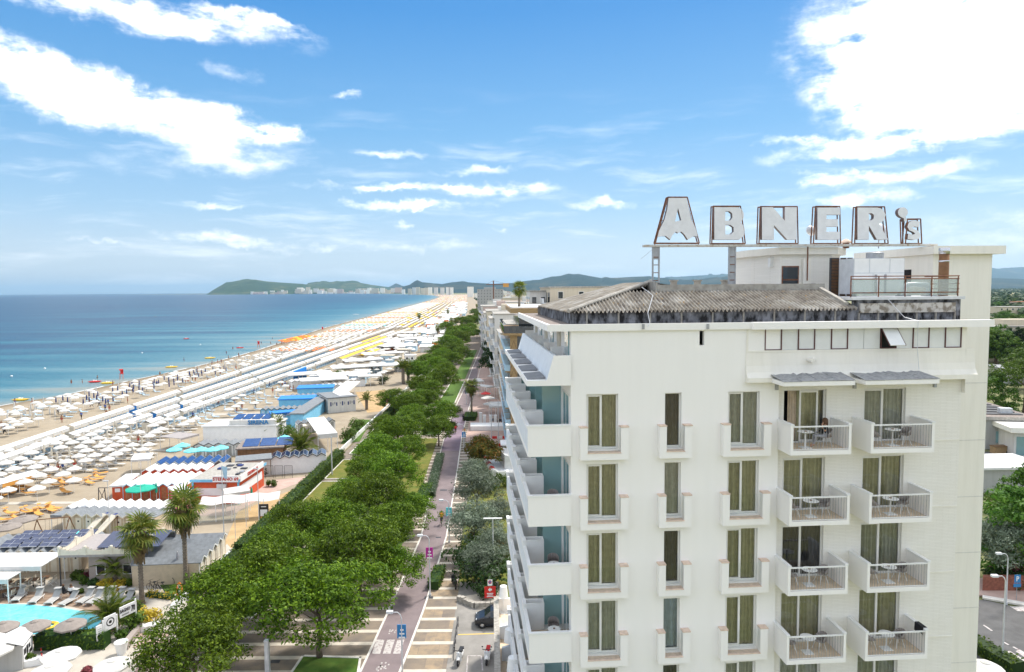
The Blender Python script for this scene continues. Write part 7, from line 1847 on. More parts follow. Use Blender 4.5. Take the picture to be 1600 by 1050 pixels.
# ---- inland side
IT = [tree_proto(400+i, 'inland_tree', 'green tree in the wooded suburb', ['leaf_plane', 'leaf_dark', 'leaf_hedge'][i], R=4.6, Hc=4.6, z0=4.6, nclump=110, nleaf=46, size=.55, th=3.6, group='trees of the inland suburb') for i in range(3)]
ir = random.Random(31)
for i in range(190):
    y = 170*math.exp(ir.uniform(0, 2.0)); px = ir.uniform(1535, 1800); x = (px-800)/FPX*y
    if 1545 < px < 1610 and y < 230: continue
    IT[i % 3].put((x, y, 0), ir.uniform(0, 6), ir.uniform(.9, 1.5), 'green tree in the wooded suburb inland of the tower')
for i, (px, py, w, d, h, lab, wl, rf) in enumerate(((1535, 565, 34, 16, 13, 'cream apartment house with roof terrace beyond the pines', 'house_cream', 'concrete'), (1565, 560, 20, 12, 10, 'white house with red tiled roof behind the umbrella pine', 'house_white', 'terracotta'), (1560, 508, 30, 14, 13, 'yellowish villa group among distant trees', 'house_cream', 'concrete'), (1590, 490, 30, 14, 12, 'pink villa among distant trees', 'house_pink', 'terracotta'), (1575, 600, 26, 12, 4.0, 'low dark roofed building behind the flat canopy', 'house_grey', 'felt'))):
    q = G(px, py); hotel_block(q.x, q.y, w, d, h, lab, wl, R_(-6), roof=rf, bal_side=False, setback=i == 0)
q = G(1552, 735); p2 = G(1650, 735)
b, L = block(G(1540, 702), G(1612, 704), 16, 5.2, 'house_grey', 'roof_ledge', 'flat grey building with an air conditioner on its roof', 'flat_building', 'building', .5, 'concrete', .5)
MB().box(1.5, 4.5, -.06, -.002, 1.2, 3.2).build('window', 'glass_teal', b); o = MB().box(3.5, 5.5, 3, 4, 5.71, 6.7).build('cooling_unit', 'pale_metal', b)
for k in range(5): MB().box(.5, L-.5, 2+k*2.6, 3.6+k*2.6, 5.71, 5.85).build('roof_panel', 'dark_metal', b)
b, L = block(G(1584, 714), G(1640, 716), 9, 4.2, 'house_white', 'facade_cream', 'low shop with cream roof edge and poster windows', 'shop', 'shop', 1.0, 'facade_cream', .8)
for k, m_ in enumerate(('glass_teal', 'brightblue', 'glass_teal')): MB().box(.3+k*2, 2.0+k*2, -.06, -.002, .3, 3.4).build('shop_window', m_, b)
b, L = block(G(1520, 770), G(1640, 768), 7, 3.2, 'house_grey', 'white_roof', 'long pale flat roof behind the plane tree', 'garage', 'building', .4, None, .3)
q = G(1563, 708); t = thing('wooden_crate', 'wooden planter crate on the shop forecourt', 'crate', (q.x, q.y, 0), .1); MB().box(-1.4, 1.4, -.6, .6, 0, 1.2).build('side', 'wood_tan', t); MB().box(-1.5, 1.5, -.7, .7, 1.201, 1.3).build('rim', 'wood_groove', t)
PINE = tree_proto(450, 'umbrella_pine', 'umbrella pine with flat dense crown in front of the red tiled house', 'leaf_hedge', R=5.2, Hc=2.2, z0=9.0, nclump=130, nleaf=60, size=.4, th=8.2, tr=.26, clump=1.1)
q = G(1585, 660); PINE.put((q.x+2, q.y, 0), 0, 1.15)
PLN = [tree_proto(460+i, 'plane_tree', 'x', 'leaf_plane', R=3.6, Hc=4.4, z0=4.6, nclump=120, nleaf=52, size=.46, th=4.2, tr=.18, shape='ball') for i in range(2)]
for i, (px, py, s_, lab) in enumerate(((1594, 905, 1.0, 'plane tree standing on the pavement by the parking sign'), (1556, 660, 1.15, 'plane tree hugging the edge of the tower'), (1615, 850, 1.0, 'plane tree beside the brick wall'))): q = G(px, py); PLN[i % 2].put((q.x, q.y, 0), i*2, s_, lab)
q = G(1558, 905); OL[0].put((q.x, q.y, 0), 1, 1.15, 'grey-green olive tree behind the brick wall')
for px, py, s_, mt, lab in ((1575, 905, 1.6, 'leaf_red', 'bush with red blossom behind the brick wall'), (1560, 915, 1.5, 'leaf_dark', 'dark bush behind the brick wall'), (1590, 918, 1.4, 'leaf_dark', 'dark bush next to the parking sign'), (1565, 800, 2.6, 'leaf_hedge', 'large bush under the long pale flat roof'), (1548, 735, 2.2, 'leaf_plane', 'bright bush at the shop forecourt edge'), (1565, 740, 1.6, 'leaf_plane', 'low bright bush before the shop bikes')): shrub(px, py, s_, mt, lab)
# street
structure(flat_poly('street', gp((1480, 935), (1540, 938), (1750, 985), (1750, 1250), (1600, 1250), (1480, 1050)), .02, 'asphalt'))
street = bpy.data.objects['street']
structure(MB().prism(gp((1480, 930), (1535, 932), (1750, 968), (1750, 905), (1480, 905)), 0, .14).build('pavement', 'pink_paving'))
structure(MB().prism(gp((1535, 936), (1752, 975), (1752, 969), (1535, 932)), -.01, .15).build('kerb_stones', 'kerb'))
structure(flat_poly('side_road', gp((1520, 725), (1700, 735), (1700, 712), (1520, 705)), .02, 'asphalt'))
for a in ((1537, 977, 1550, 986), (1567, 1003, 1576, 1008), (1583, 1011, 1592, 1016)):
    p, q = G(a[0], a[1]), G(a[2], a[3]); d = (q-p); n_ = Vector((-d.y, d.x, 0)).normalized()*.08; MB().face([(p-n_)+Vector((0, 0, .025)), (q-n_)+Vector((0, 0, .025)), (q+n_)+Vector((0, 0, .025)), (p+n_)+Vector((0, 0, .025))]).build('lane_dash', 'marking', street)
for k in range(5):
    q = [G(1571+k*16, 1020-k*2), G(1577+k*16, 1017-k*2), G(1612+k*16, 1038-k*2), G(1606+k*16, 1043-k*2)]; MB().face([(p.x, p.y, .025) for p in q]).build('zebra_bar', 'marking', street)
q = [G(1578, 948), G(1600, 948), G(1612, 956), G(1590, 955)]; MB().face([(p.x, p.y, .025) for p in q]).build('stop_bar', 'marking', street)
o = MB().prism([tuple(p) for p in gp((1535, 925), (1640, 925), (1640, 921), (1535, 921))], .14, 1.4).build('brick_wall', 'brick_red', label='low red brick wall along the street corner', category='wall')
hedge('hedge', [G(1500, 1000)[:2], G(1590, 1052)[:2]], 1.4, .9, 'clipped street hedge beside the zebra crossing')
UWS = umbrella('terrace_umbrella', 'canvas', 'square white parasol at the foot of the tower', None, 'parasol', 1.15, 2.5); q = G(1540, 1036, 2.4); UWS.put((q.x, q.y, 0), R_(22), None, 'white parasol below the tower beside the street hedge')
def lamp(px, py, h, label, banner=None, arm=.7, head=(.6, .16), group=None, double=False, rz=R_(180), bh=(2.2, 3.6), mat='pale_metal'):
    q = G(px, py); t = thing('street_lamp', label, 'street lamp', (q.x, q.y, 0), rz, group); MB().tube((0, 0, 0), (0, 0, h), .07, .045, 8).build('pole', mat, t); MB().tube((0, 0, 0), (0, 0, .25), .12, None, 8).build('base', mat, t)
    if double: MB().box(-.9, .9, -.09, .09, h, h+.07).build('lamp_bar', 'white_paint', t)
    else:
        a = MB().pipe([(0, 0, h), (.08, 0, h+.25), (arm*.4, 0, h+.42), (arm, 0, h+.42)], .035, 6).build('arm', mat, t); MB().prism([(arm-.1, -.13), (arm+head[0]*.6, -.13), (arm+head[0]*.6, .13), (arm-.1, .13)], h+.36, h+.36+head[1]).build('lamp_head', 'lamp_lens', t)
    if banner:
        b_ = MB().box(-.32, .32, -.03, .03, bh[1]-1.0, bh[1]).build('banner', banner, t); b2 = MB()
        for k in range(3): b2.box(-.25+.05*k, .22-.06*k, .031, .036, bh[1]-1.0+.28*k, bh[1]-.88+.28*k)
        b2.build('banner_print', 'sign_white', b_)
    return t
lamp(672, 932, 5.3, 'street lamp with a magenta banner beside the short hedge', 'magenta', bh=(3.0, 4.6)); lamp(629, 1062, 4.6, 'street lamp with a blue banner by the zebra marks', 'sign_blue', bh=(2.4, 4.1)); lamp(702, 848, 4.4, 'street lamp with a turquoise banner by the olive trees', 'turquoise', bh=(2.6, 4.0))
lamp(725, 707, 4.5, 'street lamp with blue banner beside the orange-leaved tree', 'sign_blue'); lamp(729, 632, 4.4, 'street lamp with navy banner under the fan palm', 'navy'); lamp(771, 905, 6.0, 'white double-armed lamp rising from the olive trees', None, double=True); lamp(779, 700, 8.5, 'tall slim lamp mast in the hotel garden'); lamp(768, 683, 6, 'slim lamp mast behind the orange-leaved tree')
lamp(1572, 945, 4.2, 'street lamp on the corner near the parking sign', rz=R_(180)); lamp(1566, 1035, 6.2, 'bare grey lamp post at the zebra crossing')
q = G(1588, 940); t = thing('parking_sign', 'blue parking sign with a white letter P on a grey post', 'sign', (q.x, q.y, .14)); t.scale = (.66, .66, .8); MB().tube((0, 0, 0), (0, 0, 2.9), .04, None, 6).build('post', 'grey_metal', t); pb = MB().box(-.42, .42, -.06, -.03, 2.0, 2.9).build('panel', 'sign_blue', t); text('letter', 'P', .8, .02, 'sign_white', pb, (0, -.062, 2.18), 0, .01); MB().box(-.5, .5, -.06, -.03, 1.5, 1.9).build('arrow_panel', 'sign_blue', t)
for i in range(4):
    q = G(1572+i*9, 708+i*1.5); t = thing('parked_scooter', 'dark scooter in the row before the low shop', 'scooter', (q.x, q.y, 0), R_(70+6*i), None, ) if False else thing('parked_scooter', 'dark scooter in the row before the low shop', 'scooter', (q.x, q.y, 0), R_(70+6*i), 'scooters before the shop')
    for y in (-.6, .6): MB().lathe([(0, -.05), (.24, -.05), (.24, .05), (0, .05)], 10).build('wheel', 'tyre', t, (0, y, .24)).rotation_euler = (0, R_(90), 0)
    MB().box(-.2, .2, -.6, .5, .35, .75).build('body', ['navy', 'black', 'black', 'orange'][i], t); MB().tube((-.3, .5, 1.0), (.3, .5, 1.0), .03, None, 6).tube((0, .6, .4), (0, .5, 1.0), .05, None, 6).build('handlebar', 'dark_metal', t)
# ------------------------------------------------------------------ vehicles, small things, people
def wheel(par, x, y, r=.29, w=.18, axis='X'):
    o = MB().lathe([(r*.55, -w/2), (r*.93, -w/2), (r, -w*.35), (r, w*.35), (r*.93, w/2), (r*.55, w/2)], 18).build('wheel', 'tyre', par, (x, y, r)); o.rotation_euler = (0, R_(90), 0) if axis == 'X' else (R_(90), 0, 0)
    q = MB(); q.lathe([(0, w*.3), (r*.2, w*.42), (r*.55, w*.3)], 12); q.lathe([(0, -w*.3), (r*.2, -w*.42), (r*.55, -w*.3)], 12); q.build('rim', 'chrome', o); return o
def car(px, py, rz, body, label, z=0):
    q = G(px, py); t = thing('parked_car', label, 'car', (q.x, q.y, z), rz)
    # length along +y (front), 3.6 m; cross sections lofted
    secs = [(-1.78, .62, .45, .95, .62, 1.0), (-1.70, .76, .30, 1.00, .70, 1.12), (-1.35, .81, .22, .98, .70, 1.40), (-.75, .82, .20, .97, .62, 1.50), (0, .82, .20, .95, .60, 1.49), (.45, .82, .20, .93, .58, 1.40), (.95, .81, .20, .90, .70, .99), (1.40, .78, .22, .80, .64, .84), (1.72, .68, .30, .66, .5, .69), (1.80, .55, .40, .55, .4, .58)]
    b = MB(); g = MB(); rows = []
    for y, w, z0, zb, wt, zt in secs: rows.append([(-w*.95, y, z0), (-w, y, (z0+zb)/2), (-w*.97, y, zb), (-wt, y, zt), (0, y, zt+.02), (wt, y, zt), (w*.97, y, zb), (w, y, (z0+zb)/2), (w*.95, y, z0)])
    for i, (a, c) in enumerate(zip(rows, rows[1:])):
        for k in range(8):
            tgt = g if (k in (2, 5) and 1 <= i <= 5) or (k in (3, 4) and i in (1, 5)) else b
            tgt.face([a[k], a[k+1], c[k+1], c[k]])
        b.face([a[0], c[0], c[8], a[8]])
    b.face(rows[0]); b.face(list(reversed(rows[-1]))); b.build('body', body, t, smooth=True); g.build('windows', 'car_glass', t)
    for x in (-.74, .74):
        for y in (-1.15, 1.15): wheel(t, x, y)
    for x in (-.52, .52): MB().lathe([(0, .04), (.13, .02), (.15, -.02)], 12).build('headlight', 'lamp_lens', t, (x, 1.66, .66)).rotation_euler = (R_(-75), 0, 0)
    for x in (-.9, .9): MB().box(x-.1, x+.1, .5, .6, .95, 1.07).build('mirror', body, t)
    for x in (-.821, .821): MB().box(x-.012, x+.012, .0, .16, .82, .86).build('door_handle', 'chrome', t)
    MB().box(-.25, .25, 1.80, 1.82, .38, .5).build('number_plate', 'sign_white', t)
    return t
car(775, 975, R_(92), 'car_black', 'small black car parked nose out in the forecourt')
def scooter(px, py, rz, mat, label, seat='black', big=1.0):
    q = G(px, py); t = thing('scooter', label, 'scooter', (q.x, q.y, .02), rz); 
    for y in (-.62, .68): wheel(t, 0, y, .27, .12)
    b = MB(); b.pipe([(0, -.75, .62), (0, -.5, .58), (0, -.1, .5), (0, .1, .3)], [.1, .2, .2, .14], 10); b.pipe([(0, .1, .3), (0, .4, .28)], [.16, .16], 8); b.build('body', mat, t, smooth=True)
    MB().prism([(-.22, .42), (.22, .42), (.16, .5), (-.16, .5)], .3, .95).build('leg_shield', mat, t); MB().pipe([(0, .68, .42), (0, .72, .52), (0, .6, .58), (0, .5, .5)], [.08, .14, .14, .06], 8).build('front_mudguard', mat, t)
    MB().box(-.15, .15, -.72, .08, .72, .82).build('seat', seat, t); MB().tube((0, .62, .35), (0, .46, 1.02), .045, None, 8).build('steering_column', mat, t)
    MB().tube((-.34, .40, 1.05), (.34, .40, 1.05), .025, None, 6).build('handlebar', 'black', t); MB().lathe([(0, .06), (.09, .04), (.1, -.04)], 10).build('headlight', 'lamp_lens', t, (0, .56, .92)).rotation_euler = (R_(-90), 0, 0)
    for x in (-.3, .3): MB().tube((x, .4, 1.05), (x*1.15, .38, 1.25), .01, None, 4).build('mirror_stem', 'black', t); MB().box(x*1.15-.06, x*1.15+.06, .37, .39, 1.22, 1.3).build('mirror', 'black', t)
    return t
scooter(719, 1034, R_(172), 'car_white', 'white scooter with black seat facing out of the forecourt'); scooter(762, 1032, R_(175), 'car_white', 'white scooter with a brown top box by the terrace wall', 'cloth_red'); scooter(710, 917, R_(15), 'black', 'dark motorbike parked at the edge of the dark shrubs')
for k, lab in ((0, 'first'), (1, 'second'), (2, 'third'), (3, 'fourth')):
    q = G(713-k*1.9+2, 985+k*13.5); t = thing('railing_hoop', 'dark tubular hoop, %s along the forecourt edge from the shrubs' % lab, 'railing', (q.x, q.y, .0), R_(90), 'hoops along the forecourt edge'); MB().pipe([(-.6, 0, 0), (-.6, 0, .85), (-.5, 0, .95), (.5, 0, .95), (.6, 0, .85), (.6, 0, 0)], .03, 6).build('hoop', 'dark_metal', t); MB().tube((-.6, 0, .5), (.6, 0, .5), .02, None, 5).build('cross_bar', 'dark_metal', t)
for pts in (((731, 1025), (752, 1025)), ((752, 1025), (754, 1048)), ((731, 1025), (729, 1052)), ((716, 992), (778, 990))):
    p, q = G(*pts[0]), G(*pts[1]); d = q-p; n_ = Vector((-d.y, d.x, 0)).normalized()*.05
    MB().face([(p-n_)+Vector((0, 0, .0245)), (q-n_)+Vector((0, 0, .0245)), (q+n_)+Vector((0, 0, .0245)), (p+n_)+Vector((0, 0, .0245))]).build('bay_line', 'yellow' if pts[0][1] == 992 else 'marking', bpy.data.objects['forecourt'])
q = G(766, 952); t = thing('direction_sign', 'red arrow sign with a no-parking plate above on one post', 'sign', (q.x, q.y, .1), R_(6)); t.scale = (.66, .66, .72); MB().tube((0, 0, 0), (0, 0, 4.0), .035, None, 6).build('post', 'grey_metal', t)
rp = MB().box(-.75, .75, -.07, -.04, 1.3, 2.75).build('red_panel', 'red', t); MB().face([(-.28, -.075, 2.35), (.02, -.075, 2.62), (.02, -.075, 2.46), (.25, -.075, 2.46), (.25, -.075, 2.24), (.02, -.075, 2.24), (.02, -.075, 2.08)]).build('arrow', 'sign_white', rp)
for k, w_ in enumerate((.45, .35, .42)): MB().box(-w_, w_, -.075, -.071, 1.45+k*.19, 1.55+k*.19).build('small_print', 'sign_white', rp)
np_ = MB().box(-.32, .32, -.07, -.04, 2.85, 3.6).build('white_plate', 'sign_white', t); q2 = MB(); q2.M = Matrix.Translation((0, -.073, 3.3)) @ Matrix.Rotation(R_(90), 4, 'X'); q2.lathe([(.17, 0), (.24, 0)], 18); q2.build('ring', 'red', np_); q2 = MB(); q2.M = Matrix.Translation((0, -.0725, 3.3)) @ Matrix.Rotation(R_(90), 4, 'X'); q2.lathe([(0, 0), (.17, 0)], 18); q2.build('disc', 'sign_blue', np_); q2 = MB(); q2.M = Matrix.Translation((0, -.075, 3.3)) @ Matrix.Rotation(R_(45), 4, 'Y'); q2.box(-.2, .2, -.002, .0, -.03, .03); q2.build('slash', 'red', np_)
# stone kerb wall of the shrub bed
kp = gp((716, 938), (742, 950), (775, 948)); 
t = thing('stone_kerb_wall', 'low stone wall holding the shrub bed above the forecourt', 'wall', (0, 0, 0))
for a, b in zip(kp, kp[1:]):
    a, b = Vector(a), Vector(b); n = int((b-a).length/.4)
    for k in range(n):
        p0, p1 = a.lerp(b, k/n), a.lerp(b, (k+.94)/n); d = (p1-p0).normalized(); nn = Vector((-d.y, d.x))*.2; MB().prism([tuple(p0-nn), tuple(p1-nn), tuple(p1+nn), tuple(p0+nn)], 0, .5+rnd.uniform(-.05, .08)).build('stone', 'stone_wall', t)
# hotel terrace above the forecourt
tz = 3.2
tp_ = [HO+HU*-3.1+HV*(-20), HO+HU*-.05+HV*(-20), HO+HU*-.05+HV*24, HO+HU*-2.0+HV*24]
q0, q1 = G(778, 936, tz+1.0), G(787, 1052, tz+1.0)
t = thing('hotel_terrace', 'beige terrace of the hotel behind a stone-topped parapet', 'terrace', (0, 0, 0))
MB().prism([(q1.x, q1.y-8), (6, q1.y-8), (6, q0.y), (q0.x, q0.y)], 0, tz).build('deck', 'balcony_tile', t)
MB().prism([(q1.x-.28, q1.y-8), (q1.x, q1.y-8), (q0.x, q0.y+.25), (q0.x-.28, q0.y+.25)], 0, tz+.95).build('parapet', 'facade', t); MB().prism([(q1.x-.34, q1.y-8), (q1.x+.06, q1.y-8), (q0.x+.06, q0.y+.31), (q0.x-.34, q0.y+.31)], tz+.951, tz+1.06).build('coping', 'stone_wall', t)
MB().box(q0.x, 4, q0.y, q0.y+.25, 0, tz+1.0).build('end_wall', 'facade', t)
for k, (px, py) in enumerate(((800, 985), (805, 1018))):
    p = G(px, py, tz+.6); MB().prism([(p.x-.9, p.y-.1), (p.x+1.5, p.y-.1), (p.x+1.5, p.y+.1), (p.x-.9, p.y+.1)], tz+.001, [tz+.9, tz+1.5, tz+1.5, tz+.9]).build('divider', 'parapet_sky_tint', t)
for k, (px, py, lab) in enumerate(((787, 957, 'giant white floor lamp at the end wall of the terrace'), (796, 1030, 'giant white floor lamp between the terrace dividers'), (801, 1078, 'giant white floor lamp at the near end of the terrace'))):
    p = G(px, py, tz); t2 = thing('floor_lamp', lab, 'floor lamp', (p.x, p.y, tz), 0, 'giant floor lamps'); MB().tube((0, 0, .04), (0, 0, 1.3), .05, None, 8).build('stem', 'white_paint', t2); MB().lathe([(0, .05), (.32, .04), (.34, 0)], 16).build('base', 'white_paint', t2); MB().lathe([(.36, 1.25), (.27, 2.1), (.0, 2.1)], 18).build('shade', 'white_paint', t2, smooth=False)
# bollard column, posts, manholes
q = G(419, 1070); t = thing('light_column', 'square grey light column on the paved square', 'light column', (q.x, q.y, .01)); MB().box(-.15, .15, -.15, .15, 0, 3.2).build('shaft', 'pale_metal', t); MB().box(-.06, .06, -.17, -.151, 1.9, 3.0).build('light_slot', 'lamp_lens', t); MB().box(-.17, .17, -.17, .17, 3.201, 3.3).build('cap', 'pale_metal', t)
for (px, py, w) in ((430, 1034, .35), (228, 1012, .4), (670, 934, .4), (693, 766, .5), (685, 840, .3)): p = G(px, py); MB().box(p.x-w, p.x+w, p.y-w*.6, p.y+w*.6, .0186, .0305).build('manhole_cover', 'dark_metal', prom)
q = G(281, 940); t = thing('surfboard', 'red and white board standing by the striped post', 'board', (q.x, q.y, .02), .2); b = MB(); pr = [(-.06, .02), (-.24, .5), (-.28, 1.1), (-.2, 1.6), (0, 1.85), (.2, 1.6), (.28, 1.1), (.24, .5), (.06, .02)]
b.face([(x, -.03, z) for x, z in pr]); b.face([(x, .03, z) for x, z in reversed(pr)])
for (x0, z0), (x1, z1) in zip(pr, pr[1:]+pr[:1]): b.face([(x0, -.03, z0), (x0, .03, z0), (x1, .03, z1), (x1, -.03, z1)])
b.build('board', 'orange_vivid', t); MB().box(-.1, .1, -.045, -.031, .3, 1.6).build('stripe', 'sign_white', t)
# bicycles
def bike(t, mat='black'):
    for y in (-.52, .52):
        w = MB(); n = 18
        for k in range(n): a, b_ = 2*math.pi*k/n, 2*math.pi*(k+1)/n; w.tube((0, y+.33*math.cos(a), .33+.33*math.sin(a)), (0, y+.33*math.cos(b_), .33+.33*math.sin(b_)), .022, None, 4)
        for k in range(5): a = math.pi*k/5; w.tube((0, y+.32*math.cos(a), .33+.32*math.sin(a)), (0, y-.32*math.cos(a), .33-.32*math.sin(a)), .004, None, 3)
        w.build('wheel', 'tyre', t)
    MB().tube((0, -.52, .33), (0, -.15, .85), .02, None, 5).tube((0, -.52, .33), (0, -.02, .3), .018, None, 5).tube((0, -.02, .3), (0, -.18, .9), .022, None, 5).tube((0, -.02, .3), (0, .4, .8), .022, None, 5).tube((0, -.15, .82), (0, .38, .85), .022, None, 5).tube((0, .52, .33), (0, .36, 1.0), .022, None, 5).build('frame', mat, t)
    MB().pipe([(-.28, .3, 1.02), (-.1, .36, 1.02), (.1, .36, 1.02), (.28, .3, 1.02)], .016, 5).build('handlebar', 'black', t); MB().box(-.08, .08, -.32, -.06, .9, .96).build('saddle', 'black', t)
for px, py, a, mat, lab in ((240, 924, 70, 'black', 'bicycle leaning at the rack by the yellow flowers'), (252, 925, 80, 'black', 'second bicycle at the rack by the yellow flowers'), (264, 912, 60, 'dark_metal', 'dark bicycle beside the furled lilac parasol'), (66, 1036, 40, 'red', 'red bicycle next to the white terrace parasols')):
    q = G(px, py); t = thing('bicycle', lab, 'bicycle', (q.x, q.y, .03), R_(a)); bike(t, mat)
C_LIL = closed_one('closed_parasol', 'cloth_grey', 'furled lilac parasol by the bicycles', None, 3.0); q = G(279, 910); C_LIL.put((q.x, q.y, 0))
# people: one continuous skinned body each
def figure(name, label, loc, rz, joints, bones, radii, cols, scale=1.0, hair='hair', head=None, group=None, cloth=None):
    me = bpy.data.meshes.new('body'); names = list(joints); idx = {n: i for i, n in enumerate(names)}
    me.from_pydata([joints[n] for n in names], [(idx[a], idx[b]) for a, b in bones], [])
    t = thing(name, label, 'person', loc, rz, group); o = bpy.data.objects.new('tmpbody', me); COL.objects.link(o)
    sk = o.modifiers.new('skin', 'SKIN'); sk.use_smooth_shade = True
    for n in names: v = me.skin_vertices[0].data[idx[n]]; v.radius = (radii[n], radii[n]); v.use_root = (n == 'pelvis')
    ss = o.modifiers.new('sub', 'SUBSURF'); ss.levels = 1; ss.render_levels = 1
    dg = bpy.context.evaluated_depsgraph_get(); m2 = bpy.data.meshes.new_from_object(o.evaluated_get(dg)); bpy.data.objects.remove(o)
    m2.materials.clear(); 
    for c in cols['mats']: m2.materials.append(M[c])
    for p in m2.polygons: p.material_index = cols['fn'](p.center)
    b = link('body', m2, t); 
    hd = joints['head']
    h = MB(); h.M = Matrix.Translation((hd[0], hd[1]+.015, hd[2]+.02)); h.lathe([(0, .135), (.06, .125), (.1, .07), (.112, 0), (.105, -.06), (.07, -.1)] if hair == 'short' else [(0, .145), (.07, .13), (.115, .07), (.125, 0), (.125, -.1), (.12, -.2), (.08, -.26)], 12, sy=1.05)
    ho = h.build('hair', 'hair', t, smooth=True); ho.location = (0, .035, 0)
    if scale != 1: t.scale = (scale,)*3
    return t
RAD = dict(pelvis=.135, spine=.125, chest=.145, neck=.055, head=.095, crown=.075, chin=.06, shL=.07, shR=.07, elL=.045, elR=.045, wrL=.033, wrR=.033, haL=.038, haR=.038, fiL=.018, fiR=.018, hipL=.095, hipR=.095, knL=.065, knR=.065, anL=.045, anR=.045, toL=.035, toR=.035, thL=.014, thR=.014)
BON = [('pelvis', 'spine'), ('spine', 'chest'), ('chest', 'neck'), ('neck', 'chin'), ('chin', 'head'), ('head', 'crown'), ('chest', 'shL'), ('chest', 'shR'), ('shL', 'elL'), ('elL', 'wrL'), ('wrL', 'haL'), ('haL', 'fiL'), ('haL', 'thL'), ('shR', 'elR'), ('elR', 'wrR'), ('wrR', 'haR'), ('haR', 'fiR'), ('haR', 'thR'), ('pelvis', 'hipL'), ('pelvis', 'hipR'), ('hipL', 'knL'), ('knL', 'anL'), ('anL', 'toL'), ('hipR', 'knR'), ('knR', 'anR'), ('anR', 'toR')]
def pose(kind):          # facing -y
    J = dict(pelvis=(0, 0, .95), spine=(0, 0, 1.12), chest=(0, 0, 1.34), neck=(0, 0, 1.49), chin=(0, -.02, 1.55), head=(0, -.02, 1.62), crown=(0, 0, 1.69), shL=(-.19, 0, 1.41), shR=(.19, 0, 1.41), elL=(-.24, .02, 1.13), elR=(.24, .02, 1.13), wrL=(-.25, -.06, .9), wrR=(.25, -.06, .9), haL=(-.25, -.08, .83), haR=(.25, -.08, .83), fiL=(-.24, -.1, .74), fiR=(.24, -.1, .74), thL=(-.22, -.12, .8), thR=(.22, -.12, .8),
             hipL=(-.09, 0, .9), hipR=(.09, 0, .9), knL=(-.1, -.02, .5), knR=(.1, -.02, .5), anL=(-.1, .03, .09), anR=(.1, .03, .09), toL=(-.11, -.15, .03), toR=(.11, -.15, .03))
    if kind == 'walk': J.update(knL=(-.1, -.2, .52), anL=(-.1, -.22, .1), toL=(-.1, -.4, .05), knR=(.1, .05, .5), anR=(.1, .32, .14), toR=(.1, .2, .03), elL=(-.25, .12, 1.15), wrL=(-.24, .1, .92), haL=(-.24, .08, .85), fiL=(-.24, .06, .77), thL=(-.22, .03, .83), wrR=(.24, -.2, .95), haR=(.24, -.25, .89), fiR=(.23, -.3, .82), thR=(.2, -.28, .87))
    if kind in ('sit', 'ride', 'phone'):
        dz = -.45 if kind != 'ride' else 0.0
        for k in list(J):
            if k[:2] not in ('kn', 'an', 'to'): x, y, z = J[k]; J[k] = (x, y, z+dz)
        if kind != 'ride': J.update(knL=(-.11, -.46, .52), knR=(.11, -.46, .52), anL=(-.11, -.44, .1), anR=(.13, -.58, .1), toL=(-.11, -.62, .03), toR=(.13, -.75, .04), wrL=(-.2, -.28, .62), haL=(-.18, -.35, .6), fiL=(-.17, -.43, .58), thL=(-.13, -.36, .62), elL=(-.25, -.05, .68), elR=(.25, -.05, .68), wrR=(.2, -.28, .62), haR=(.18, -.35, .6), fiR=(.17, -.43, .58), thR=(.13, -.36, .62))
        if kind == 'phone': J.update(elR=(.3, -.14, .75), wrR=(.18, -.22, .98), haR=(.13, -.17, 1.06), fiR=(.11, -.12, 1.15), thR=(.1, -.16, 1.1))
        if kind == 'ride': J.update(spine=(0, -.06, 1.12), chest=(0, -.16, 1.32), neck=(0, -.22, 1.46), chin=(0, -.26, 1.52), head=(0, -.26, 1.59), crown=(0, -.24, 1.66), shL=(-.19, -.17, 1.38), shR=(.19, -.17, 1.38), elL=(-.25, -.34, 1.2), elR=(.25, -.34, 1.2), wrL=(-.26, -.54, 1.08), wrR=(.26, -.54, 1.08), haL=(-.26, -.6, 1.06), haR=(.26, -.6, 1.06), fiL=(-.25, -.66, 1.04), fiR=(.25, -.66, 1.04), thL=(-.2, -.6, 1.04), thR=(.2, -.6, 1.04), knL=(-.1, -.34, .75), knR=(.1, -.2, .6), anL=(-.11, -.2, .38), anR=(.11, -.14, .2), toL=(-.11, -.36, .36), toR=(.11, -.3, .16))
    return J
def dress(top, bot, skin='skin', zt=(1.0, 1.46), zb=(.1, 1.0), seat=False):
    def fn(c):
        if c.z > zt[1]: return 0
        if abs(c.x) > .27 and not seat: return 0
        if zt[0] <= c.z <= zt[1]: return 1
        if zb[0] <= c.z < zt[0]: return 2
        return 0
    return dict(mats=[skin, top, bot], fn=fn)
# the person on the top balcony, on the phone
wu, wv, wz = WPOS
figure('person', 'person in a black top and grey trousers seated on a balcony holding a phone', HW(wu-.04, wv, wz), TH+R_(-90), pose('phone'), BON, RAD,
       dict(mats=['skin', 'cloth_black', 'cloth_grey'], fn=lambda c: 1 if (.62 < c.z < 1.0 and abs(c.x) < .3 and c.y > -.2) else (2 if c.z <= .66 and c.z > .14 else 0)), .98, 'long')
FP = []
def person(px, py, kind, top, bot, lab, rz, skin='skin_tan', z=0, group=None, zt=(1.0, 1.46), zb=(.1, 1.0)):
    q = G(px, py, z); figure('person', lab, (q.x, q.y, z), rz, pose(kind), BON, RAD, dress(top, bot, skin, zt, zb), 1.02, 'short', group=group)
person(243, 897, 'stand', 'skin_tan', 'cloth_blue', 'person in blue trunks standing by the taupe beach house wall', R_(60), zt=(1.03, 1.04), zb=(.75, 1.0))
